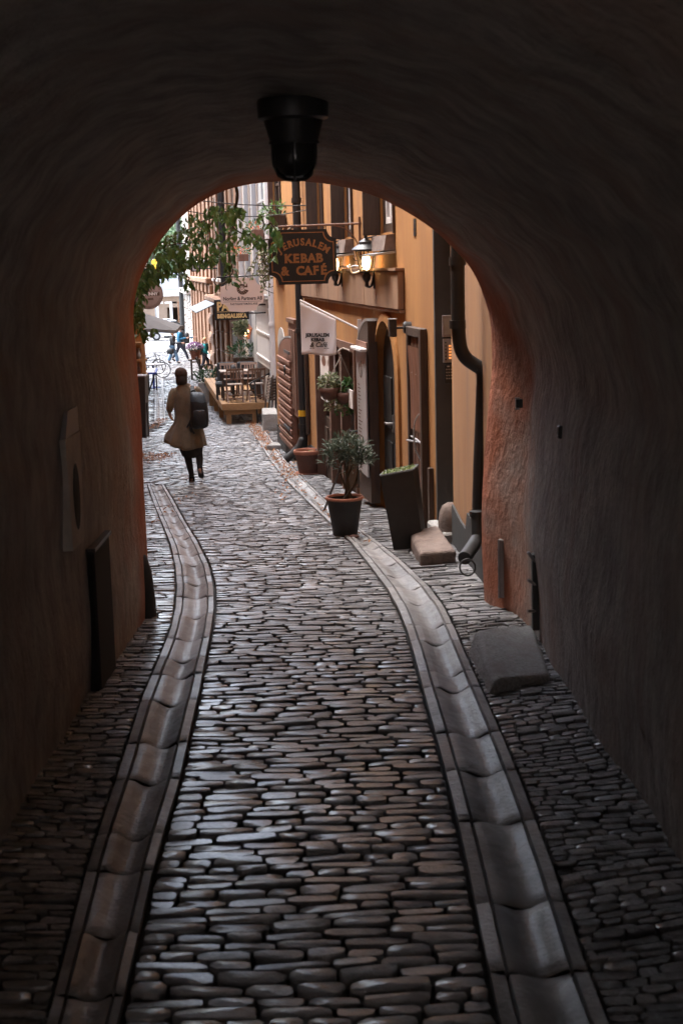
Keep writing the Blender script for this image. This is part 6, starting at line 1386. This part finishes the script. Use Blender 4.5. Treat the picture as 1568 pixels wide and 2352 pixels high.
# ---- fallen leaves
lf = MB()
def litter(fn_, n_, s=.05):
    for _ in range(n_):
        p = fn_(); p.z = gz(p.y)+.012+rnd(0, .02); a = rnd(0, 6.28); lf.leaf(p, (math.cos(a), math.sin(a), rnd(-.1, .3)), (rnd(-.5, .5), rnd(-.5, .5), 1), s*rnd(.7, 1.5), s*.7, 0, .5)
def rgp(y0, y1): 
    y = y0+(y1-y0)*random.random()**1.0; return Vector((rgl(y)+(rgr(y)-rgl(y))*min(1.1, max(-.1, random.gauss(.45, .25))), y, 0))
litter(lambda: rgp(28, 36.5), 420); litter(lambda: rgp(22, 29), 160); litter(lambda: rgp(13, 23), 45)
litter(lambda: Vector((rnd(leftwall(26.5)+.3, leftwall(26.5)+1.3), random.gauss(27, .5), 0)), 260)
litter(lambda: Vector((sum(lg2(37))/2+random.gauss(0, .09), rnd(34, 38), 0)), 160)
litter(lambda: Vector((rnd(rgr(25), rightwall(25)), rnd(18, 33), 0)), 110); litter(lambda: Vector((sum((lgl(17), lgr(17)))/2+random.gauss(0, .07), rnd(14, 19.5), 0)), 26)
o_ = lf.build('fallen_leaves', m_dry); tag(o_, kind='stuff', label='dry orange brown leaves scattered in the gutters')
c = G(808, 1234); b_ = MB(); b_.lathe([(0, 0), (.05, .0), (.055, .012), (.03, .022), (0, .024)], c+Vector((.02, 0, 0)), 12, caps=False); o_ = b_.build('fallen_cap', m_pot, smooth=True, org=c); tag(o_, 'flat brown disc lying at the foot of the black plant pot', 'disc')
# ================================================================ PEOPLE
def skinned(name, nodes, edges, parent, mat, root, sub=2):
    keys = list(nodes); ix = {k: i for i, k in enumerate(keys)}; me = bpy.data.meshes.new(name)
    me.from_pydata([nodes[k][0] for k in keys], [(ix[a], ix[b]) for a, b in edges], []); me.materials.append(mat)
    o = bpy.data.objects.new(name, me); C.objects.link(o); o.parent = parent; ORG[o.name] = Vector()
    md = o.modifiers.new('skin', 'SKIN'); md.use_smooth_shade = True
    sv = me.skin_vertices[0].data
    for k in keys:
        r = nodes[k][1]; r = r if isinstance(r, tuple) else (r, r); sv[ix[k]].radius = r; sv[ix[k]].use_root = (k == root)
    sb = o.modifiers.new('smooth', 'SUBSURF'); sb.levels = sub; sb.render_levels = sub
    return o
def chain(*names): return list(zip(names[:-1], names[1:]))
def hand(nodes, edges, wrist, pre, side, d, palm_n, s=1.0, curl=.5):
    """palm and five bent fingers growing from node `wrist`; d = direction of the hand, palm_n = palm normal"""
    w = Vector(nodes[wrist][0]); d = Vector(d).normalized(); n = Vector(palm_n).normalized(); a = d.cross(n).normalized()*side
    nodes[pre+'palm'] = (w+d*.045*s, (.030*s, .018*s)); nodes[pre+'knuckle'] = (w+d*.085*s, (.032*s, .014*s)); edges += [(wrist, pre+'palm'), (pre+'palm', pre+'knuckle')]
    for i, (off, ln) in enumerate(((-.030, .062), (-.010, .075), (.011, .070), (.031, .054))):
        b = w+d*.092*s+a*off*s; m = b+(d*math.cos(curl*.5)+n*math.sin(curl*.5))*ln*.55*s; e = m+(d*math.cos(curl*1.3)+n*math.sin(curl*1.3))*ln*.5*s
        for q, p, r in (('a', b, .0095), ('b', m, .0088), ('c', e, .0075)): nodes[f'{pre}f{i}{q}'] = (p, r*s)
        edges += [(pre+'knuckle', f'{pre}f{i}a')]+chain(f'{pre}f{i}a', f'{pre}f{i}b', f'{pre}f{i}c')
    b = w+d*.035*s-a*.034*s; m = b+(d*.7-a*.5+n*.3).normalized()*.034*s; e = m+(d*.9-a*.1+n*.35).normalized()*.028*s
    for q, p, r in (('a', b, .013), ('b', m, .011), ('c', e, .009)): nodes[f'{pre}t{q}'] = (p, r*s)
    edges += [(pre+'palm', pre+'ta')]+chain(pre+'ta', pre+'tb', pre+'tc')

# ---- the walker in the brown coat, seen from behind
fo = G(440, 1106); K = fo.y/(F*1.742)/4.525; org = P(443.3, 1106, fo.y); org.z = gz(fo.y)
per = thing('person', 'person in a brown knee length coat and cap walking away down the cobbles', 'person', (0, 0, 0))
def q(x, y, d=0.0): return Vector(((x-600)*K, d, (2228-y)*K))
N = {'pelvis': (q(580, 1180), .095), 'waist': (q(560, 980), .085), 'chest': (q(548, 720), .092), 'collar': (q(525, 530), .055), 'neck': (q(500, 425, .01), .052), 'jaw': (q(484, 345, .03), (.062, .07)), 'head': (q(474, 270, .02), (.075, .09)), 'crown': (q(470, 205, .01), (.06, .07)),
     'nose': (q(455, 300, .115), .012), 'ear_l': (q(385, 300, .01), .012), 'ear_r': (q(566, 300, .01), .012),
     'shl': (q(320, 575), .06), 'elb_l': (q(262, 830, -.05), .043), 'wr_l': (q(222, 955, .03), .027), 'shr': (q(740, 560), .06), 'elb_r': (q(830, 790, .10), .043), 'wr_r': (q(745, 660, .24), .027),
     'hip_l': (q(520, 1270), .085), 'kn_l': (q(510, 1700, .03), .048), 'cf_l': (q(540, 1850, 0), .048), 'an_l': (q(585, 2110, -.02), .027), 'heel_l': (q(585, 2185, -.03), .022), 'toe_l': (q(570, 2200, .14), .016),
     'hip_r': (q(680, 1270), .085), 'kn_r': (q(725, 1690, .02), .048), 'cf_r': (q(752, 1800, -.10), .048), 'an_r': (q(770, 1935, -.27), .027), 'heel_r': (q(775, 1960, -.32), .022), 'toe_r': (q(792, 2130, -.24), .016)}
E = chain('pelvis', 'waist', 'chest', 'collar', 'neck', 'jaw', 'head', 'crown')+[('head', 'nose'), ('head', 'ear_l'), ('head', 'ear_r')]+chain('collar', 'shl', 'elb_l', 'wr_l')+chain('collar', 'shr', 'elb_r', 'wr_r')+chain('pelvis', 'hip_l', 'kn_l', 'cf_l', 'an_l', 'heel_l', 'toe_l')+chain('pelvis', 'hip_r', 'kn_r', 'cf_r', 'an_r', 'heel_r', 'toe_r')
hand(N, E, 'wr_l', 'L', 1, (.25, .25, -1), (.8, .5, .1), curl=.7); hand(N, E, 'wr_r', 'R', 1, (-.3, .2, 1), (-.6, -.7, 0), curl=1.3)
skinned('body', N, E, per, m_skin, 'pelvis')
# dark tights and shoes
T = {k: (N[k][0], N[k][1]*1.06 if not isinstance(N[k][1], tuple) else tuple(a*1.0 for a in N[k][1])) for k in ('pelvis', 'hip_l', 'kn_l', 'cf_l', 'an_l', 'hip_r', 'kn_r', 'cf_r', 'an_r')}
T['hip_l'] = (T['hip_l'][0], .10); T['hip_r'] = (T['hip_r'][0], .10); T['kn_l'] = (T['kn_l'][0], .066); T['kn_r'] = (T['kn_r'][0], .064); T['cf_l'] = (T['cf_l'][0], .062); T['an_l'] = (T['an_l'][0], .042); T['an_r'] = (T['an_r'][0], .044); T['cf_r'] = (T['cf_r'][0], .062); T['ft_l'] = (N['heel_l'][0], .036); T['ft_r'] = (N['heel_r'][0], .036)
skinned('tights', T, chain('pelvis', 'hip_l', 'kn_l', 'cf_l', 'an_l', 'ft_l')+chain('pelvis', 'hip_r', 'kn_r', 'cf_r', 'an_r', 'ft_r'), per, m_tights, 'pelvis')
sk_ = MB(); rings = []
for y, cx, hw, hd in ((1450, 580, 215, .15), (1600, 590, 220, .16), (1690, 600, 200, .15), (1760, 610, 180, .14)): rings.append([q(cx+hw*math.cos(a), y+(20*math.sin(3*a)), hd*math.sin(a)) for a in np.linspace(0, 2*math.pi, 24, endpoint=False)])
sk_.loft(rings, 0, False); sk_.build('skirt', m_tights, per, smooth=True)
for a, b, c_, r in (('an_l', 'heel_l', 'toe_l', 1), ('an_r', 'heel_r', 'toe_r', 1)):
    A_, H_, T_ = N[a][0], N[b][0], N[c_][0]; skinned('shoe', {'a': (A_.lerp(H_, .35), .042), 'b': (H_, .047), 'c': (H_.lerp(T_, .55), (.052, .04)), 'd': (T_, (.046, .034))}, chain('a', 'b', 'c', 'd'), per, m_black, 'b')
# coat: one lofted shell, open flaring hem
rings = []; nA = 56
spec_ = [(446, 512, 105, .062, 0), (470, 515, 118, .07, 0), (510, 535, 170, .085, 0), (560, 552, 250, .105, 0), (640, 560, 262, .125, 0), (760, 562, 245, .128, .03), (900, 560, 228, .122, .05), (1020, 562, 222, .118, .08), (1150, 566, 235, .135, .16), (1300, 560, 265, .16, .45), (1430, 555, 290, .19, .8), (1540, 560, 305, .21, 1.0), (1610, 565, 305, .215, 1.12)]
for y, cx, hw, hd, fl_f in spec_:
    ring = []
    for k in range(nA):
        a = 2*math.pi*k/nA; c_, s_ = math.cos(a), math.sin(a)
        ex = 0; dy = 0
        wl_ = max(0, -c_)**3                 # the left edge blows out
        ex = -150*wl_*fl_f*(1 if s_ > -.5 else .7); dy = -110*wl_*fl_f
        wr_ = max(0, c_)**4; ex += 10*wr_*fl_f; dy += -60*wr_*max(0, fl_f-.3)
        fold = (6+16*fl_f)*math.sin(7*a+y*.004)+(5+8*fl_f)*math.sin(11*a+1.3-y*.003)
        wr2 = 7*math.sin(y*.045+3*a)*(1-min(1, fl_f)) if y > 560 else 0
        xx = cx+hw*c_+ex+fold*c_+wr2*c_; dd_ = hd*s_+(fold+wr2)*K*s_
        ring.append(q(xx, y+dy+14*fl_f*math.sin(3*a+.5), dd_))
    rings.append(ring)
b_ = MB(); b_.loft(rings, 0, False); co = b_.build('coat', m_coat, per, smooth=True); md = co.modifiers.new('thick', 'SOLIDIFY'); md.thickness = .012; md.offset = -1
skinned('sleeve', {'a': (q(395, 540), (.075, .075)), 'b': (q(318, 590, 0), .082), 'c': (q(285, 700, -.03), .072), 'd': (q(262, 815, -.05), .070), 'e': (q(240, 890, -.02), .060), 'f': (q(226, 940, .02), .050)}, chain('a', 'b', 'c', 'd', 'e', 'f'), per, m_coat, 'a')
skinned('sleeve', {'a': (q(690, 530), (.07, .07)), 'b': (q(752, 575), .08), 'c': (q(810, 690, .06), .068), 'd': (q(835, 785, .1), .064), 'e': (q(790, 720, .18), .055), 'f': (q(750, 668, .225), .046)}, chain('a', 'b', 'c', 'd', 'e', 'f'), per, m_coat, 'a')
b_ = MB(); b_.loft([[q(515+hw*math.cos(a), y+8*math.sin(a+.4), hd*math.sin(a)-.005) for a in np.linspace(0, 6.283, 28, endpoint=False)] for y, hw, hd in ((478, 122, .076), (440, 110, .068), (432, 104, .064), (445, 98, .06))], 0, False); b_.build('collar', m_coat, per, smooth=True)
# hair, cap, brim
b_ = MB(); rings = []
for y, cx, hw, hd, d0 in ((455, 480, 85, .055, -.03), (420, 478, 104, .072, -.035), (370, 478, 104, .085, -.03), (320, 478, 105, .092, -.015), (270, 476, 104, .092, 0), (220, 474, 96, .088, 0)):
    rings.append([q(cx+(hw+4*math.sin(9*a))*math.cos(a), y, d0+hd*math.sin(a)*(1 if math.sin(a) < 0 else .55)) for a in np.linspace(0, 6.283, 30, endpoint=False)])
b_.loft(rings); b_.build('hair', m_hair, per, smooth=True)
b_ = MB(); rings = []
for y, cx, hw, hd in ((300, 474, 108, .100), (270, 474, 111, .106), (235, 474, 110, .106), (195, 472, 100, .098), (165, 468, 78, .08), (148, 466, 45, .05), (142, 464, 8, .01)):
    rings.append([q(cx+(hw+3*math.sin(8*a))*math.cos(a), y+(8*math.sin(a)), hd*math.sin(a)) for a in np.linspace(0, 6.283, 30, endpoint=False)])
b_.loft(rings); b_.build('cap', m_cap, per, smooth=True)
b_ = MB(); b_.hexa([q(370, 262, -.02), q(372, 262, .09), q(312, 243, .08), q(308, 240, .01), q(372, 225, -.02), q(376, 225, .09), q(314, 232, .08), q(308, 232, .01)]); b_.build('cap_brim', m_bgrey, per)
# backpack, worn on the right shoulder
bpk = thing('backpack', 'black backpack with a bluish top hanging from the walker in the brown coat', 'backpack', (0, 0, 0)); b_ = MB(); rings = []; mi_ = []
def superell(cx, y, hw, hd, d0, tilt=0, n_=28, p_=3.2):
    o = []
    for k in range(n_):
        a = 2*math.pi*k/n_; c_, s_ = math.cos(a), math.sin(a); r = (abs(c_)**p_+abs(s_)**p_)**(-1/p_); x = cx+hw*c_*r; o.append(q(x, y+tilt*(x-cx)+9*math.sin(5*a+y*.01), d0+hd*s_*r))
    return o
sec = [(1222, 800, 70, .05), (1212, 800, 125, .085), (1180, 800, 150, .115), (1080, 802, 160, .135), (950, 804, 157, .14), (830, 800, 150, .138), (740, 792, 143, .13), (680, 785, 136, .115), (625, 782, 128, .09), (590, 780, 115, .06), (580, 780, 60, .03)]
b_.loft([superell(cx, y, hw, hd, -.235, -.06 if y > 1000 else .10) for y, cx, hw, hd in sec]); b_.m = [1 if i//28 >= 6 else 0 for i in range(len(b_.f))]; b_.build('bag', [m_pack, m_packtop], bpk, smooth=True)
b_ = MB(); b_.loft([superell(815, y, hw, hd, -.37, 0) for y, hw, hd in ((1160, 70, .02), (1140, 110, .03), (1000, 118, .035), (900, 110, .03), (880, 70, .02))]); b_.build('front_pocket', m_pack, bpk, smooth=True)
b_ = MB(); b_.loft([[q(x+hw*s, y, d+e) for s, e in ((-1, -.008), (1, -.008), (1, .008), (-1, .008))] for x, y, d, hw in ((685, 640, -.17, 26), (680, 560, -.12, 34), (668, 480, -.03, 36), (660, 465, .06, 34), (665, 560, .12, 30), (690, 760, .13, 22))]); b_.build('shoulder_strap', m_pack, bpk)
b_ = MB(); b_.tube(bez([q(700, 600, -.17), q(675, 560, -.2), q(720, 540, -.2), q(740, 590, -.17)]), .012, 6); b_.build('carry_handle', m_pack, bpk, smooth=True)
for pts in ([(655, 1000), (630, 1080), (570, 1190), (560, 1195)], [(660, 1090), (640, 1180), (650, 1260), (690, 1325)], [(665, 1050), (610, 1120), (620, 1250), (640, 1300)]):
    b_ = MB(); b_.tube(bez([q(x, y, -.18) for x, y in pts]), .014, 5); b_.build('loose_strap', m_pack, bpk, smooth=True)
for o in (per, bpk): o.location = org
# strap loop by the ear (earphone cable)
b_ = MB(); b_.tube(bez([q(575, 330, .03), q(610, 345, .0), q(620, 390, -.02), q(612, 430, -.02)]), .004, 5); b_.build('earphone_cable', m_black, per)

# ---- distant walkers
def walker(c, rz, s, label, top, trou, hair_, shoe=m_black, stride=.30, long=False, arm=(0, 0), flare=False, hunch=0, mirror=1):
    t = thing('person', label, 'person', (0, 0, 0)); V = lambda x, y, z: Vector((x*s, y*s, z*s))
    N = {'pelvis': (V(0, 0, .95), .095*s), 'waist': (V(0, .01, 1.1), .085*s), 'chest': (V(0, .02+hunch, 1.33), .095*s), 'collar': (V(0, .03+hunch, 1.46), .055*s), 'neck': (V(0, .04+hunch, 1.53), .05*s), 'jaw': (V(0, .07+hunch, 1.6), (.06*s, .065*s)), 'head': (V(0, .06+hunch, 1.68), (.075*s, .09*s)), 'crown': (V(0, .05+hunch, 1.75), (.055*s, .065*s)), 'nose': (V(0, .165+hunch, 1.655), .012*s), 'ear_l': (V(-.085, .05+hunch, 1.66), .012*s), 'ear_r': (V(.085, .05+hunch, 1.66), .012*s)}
    E = chain('pelvis', 'waist', 'chest', 'collar', 'neck', 'jaw', 'head', 'crown')+[('head', 'nose'), ('head', 'ear_l'), ('head', 'ear_r')]
    for sd_, nm, ph in ((-1, 'l', 1*mirror), (1, 'r', -1*mirror)):
        y1 = stride*ph; N['hip_'+nm] = (V(.09*sd_, .0, .9), .085*s); N['kn_'+nm] = (V(.09*sd_, y1*.55+.06, .5), .055*s); N['an_'+nm] = (V(.08*sd_, y1, .09+(.07 if ph < 0 else 0)), .036*s); N['toe_'+nm] = (V(.085*sd_, y1+.17, .045+(-.01 if ph < 0 else .02)), .034*s)
        E += chain('pelvis', 'hip_'+nm, 'kn_'+nm, 'an_'+nm, 'toe_'+nm)
        sw_ = -.16*ph+arm[0]; N['sh_'+nm] = (V(.19*sd_, .02+hunch, 1.42), .055*s); N['el_'+nm] = (V(.23*sd_, -.04+sw_*.5+hunch, 1.14), .042*s)
        N['wr_'+nm] = (V(.20*sd_, .10+sw_+arm[1]*.3, .93+arm[1]*.35), .026*s); E += chain('collar', 'sh_'+nm, 'el_'+nm, 'wr_'+nm)
        hand(N, E, 'wr_'+nm, nm, sd_, (0, .3+arm[1], -1+arm[1]*1.4), (-sd_, .2, 0), s, .6)
    skinned('body', N, E, t, m_skin, 'pelvis', 1)
    J = {k: (N[k][0], N[k][1]*1.5) for k in ('waist', 'chest', 'collar', 'sh_l', 'el_l', 'wr_l', 'sh_r', 'el_r', 'wr_r')}
    J['hem'] = (V(0, .0, .92), .165*s); J['waist'] = (J['waist'][0], .155*s); J['chest'] = (J['chest'][0], .175*s); J['collar'] = (J['collar'][0], .09*s)
    skinned('jacket', J, chain('hem', 'waist', 'chest', 'collar', 'sh_l', 'el_l', 'wr_l')+chain('collar', 'sh_r', 'el_r', 'wr_r'), t, top, 'chest', 1)
    U = {'pelvis': (V(0, 0, .95), .14*s)}; UE = []
    for nm in 'lr':
        for k, r in (('hip_', .12), ('kn_', .09), ('an_', .12 if flare else .062)): U[k+nm] = (N[k+nm][0], r*s)
        UE += chain('pelvis', 'hip_'+nm, 'kn_'+nm, 'an_'+nm)
        a_, t_ = N['an_'+nm][0], N['toe_'+nm][0]; skinned('shoe', {'a': (a_-V(0, .03, .02), .05*s), 'b': (a_.lerp(t_, .55)-V(0, 0, .02), .05*s), 'c': (t_, .04*s)}, chain('a', 'b', 'c'), t, shoe, 'a', 1)
    skinned('trousers', U, UE, t, trou, 'pelvis', 1)
    b_ = MB(); b_.loft([[V(hw*math.cos(a), .05+hunch+d0+hd*math.sin(a)*(1 if math.sin(a) < 0 else .7), z) for a in np.linspace(0, 6.283, 18, endpoint=False)] for z, hw, hd, d0 in ((1.56 if hair_[1] else 1.63, .075, .07, -.04), (1.66, .095, .10, -.035), (1.74, .098, .115, -.01), (1.79, .075, .09, 0), (1.815, .03, .04, 0))]); b_.build('hair', hair_[0], t, smooth=True)
    t.location = c; t.rotation_euler = (0, 0, rz); return t
def bag_on(c, rz, s, mat, label, kind='pack'):
    t = thing('backpack' if kind == 'pack' else 'shoulder_bag', label, 'backpack' if kind == 'pack' else 'bag', (0, 0, 0)); V = lambda x, y, z: Vector((x*s, y*s, z*s)); b_ = MB()
    if kind == 'pack':
        b_.loft([[V(hw*math.copysign(abs(math.cos(a))**.6, math.cos(a)), -.26+hd*math.copysign(abs(math.sin(a))**.6, math.sin(a)), z) for a in np.linspace(0, 6.283, 18, endpoint=False)] for z, hw, hd in ((.92, .12, .09), (.97, .17, .13), (1.2, .18, .14), (1.4, .15, .11), (1.47, .09, .06))]); b_.build('bag', mat, t, smooth=True)
        for x in (-.12, .12): b_ = MB(); b_.tube(bez([V(x, -.16, 1.4), V(x, 0, 1.5), V(x, .15, 1.38), V(x, .14, 1.15), V(x, -.14, 1.02)]), .02*s, 5); b_.build('strap', mat, t)
    else:
        b_.loft([[V(.20+hw*math.cos(a), -.1+hd*math.sin(a), z) for a in np.linspace(0, 6.283, 16, endpoint=False)] for z, hw, hd in ((.55, .05, .13), (.58, .09, .19), (.75, .09, .19), (.85, .05, .15))]); b_.build('bag', mat, t, smooth=True); b_ = MB(); b_.tube(bez([V(.2, -.28, .75), V(.24, -.42, .62), V(.2, -.2, .82), V(.17, 0, 1.5)]), .014*s, 5); b_.build('strap', mat, t)
    t.location = c; t.rotation_euler = (0, 0, rz)
ax = -math.pi/2                               # heading to the right of the picture
def far(u, v): p = G(u, v); return p
c = far(398, 836); s = 75*c.y/F/1.78; walker(c, ax, s, 'person in black jacket and flared blue jeans walking beside the blue jacket', m_pack, m_jeans, (m_blond, True), stride=.24, arm=(.1, .6), flare=True); bag_on(c, ax, s, m_pack, 'black shoulder bag of the person in flared jeans', 'bag')
c2_ = far(408, 832); s = 80*c2_.y/F/1.78; c2_.x += .1; c2_.y += .6; walker(c2_, ax, s, 'person in a blue jacket striding behind the flared jeans', m_bluej, m_navy, (m_hair, False), stride=.42, arm=(.2, .8), mirror=-1)
bg_ = c2_+Vector((.62*s, -.05, .0)); bag_on(c2_+Vector((.12, 0, 0)), -ax, s, m_pack, 'black bag carried in front of the blue jacket')
c3 = P(470, 800, 66.0); c3.z = gz(66.0); s = 80*c3.y/F/1.78; walker(c3, ax, s, 'person in a teal jumper with dark trousers by the ochre pillars', m_teal, m_navy, (m_blond, False), stride=.26); bag_on(c3, ax, s, m_pack, 'black backpack on the person in the teal jumper')
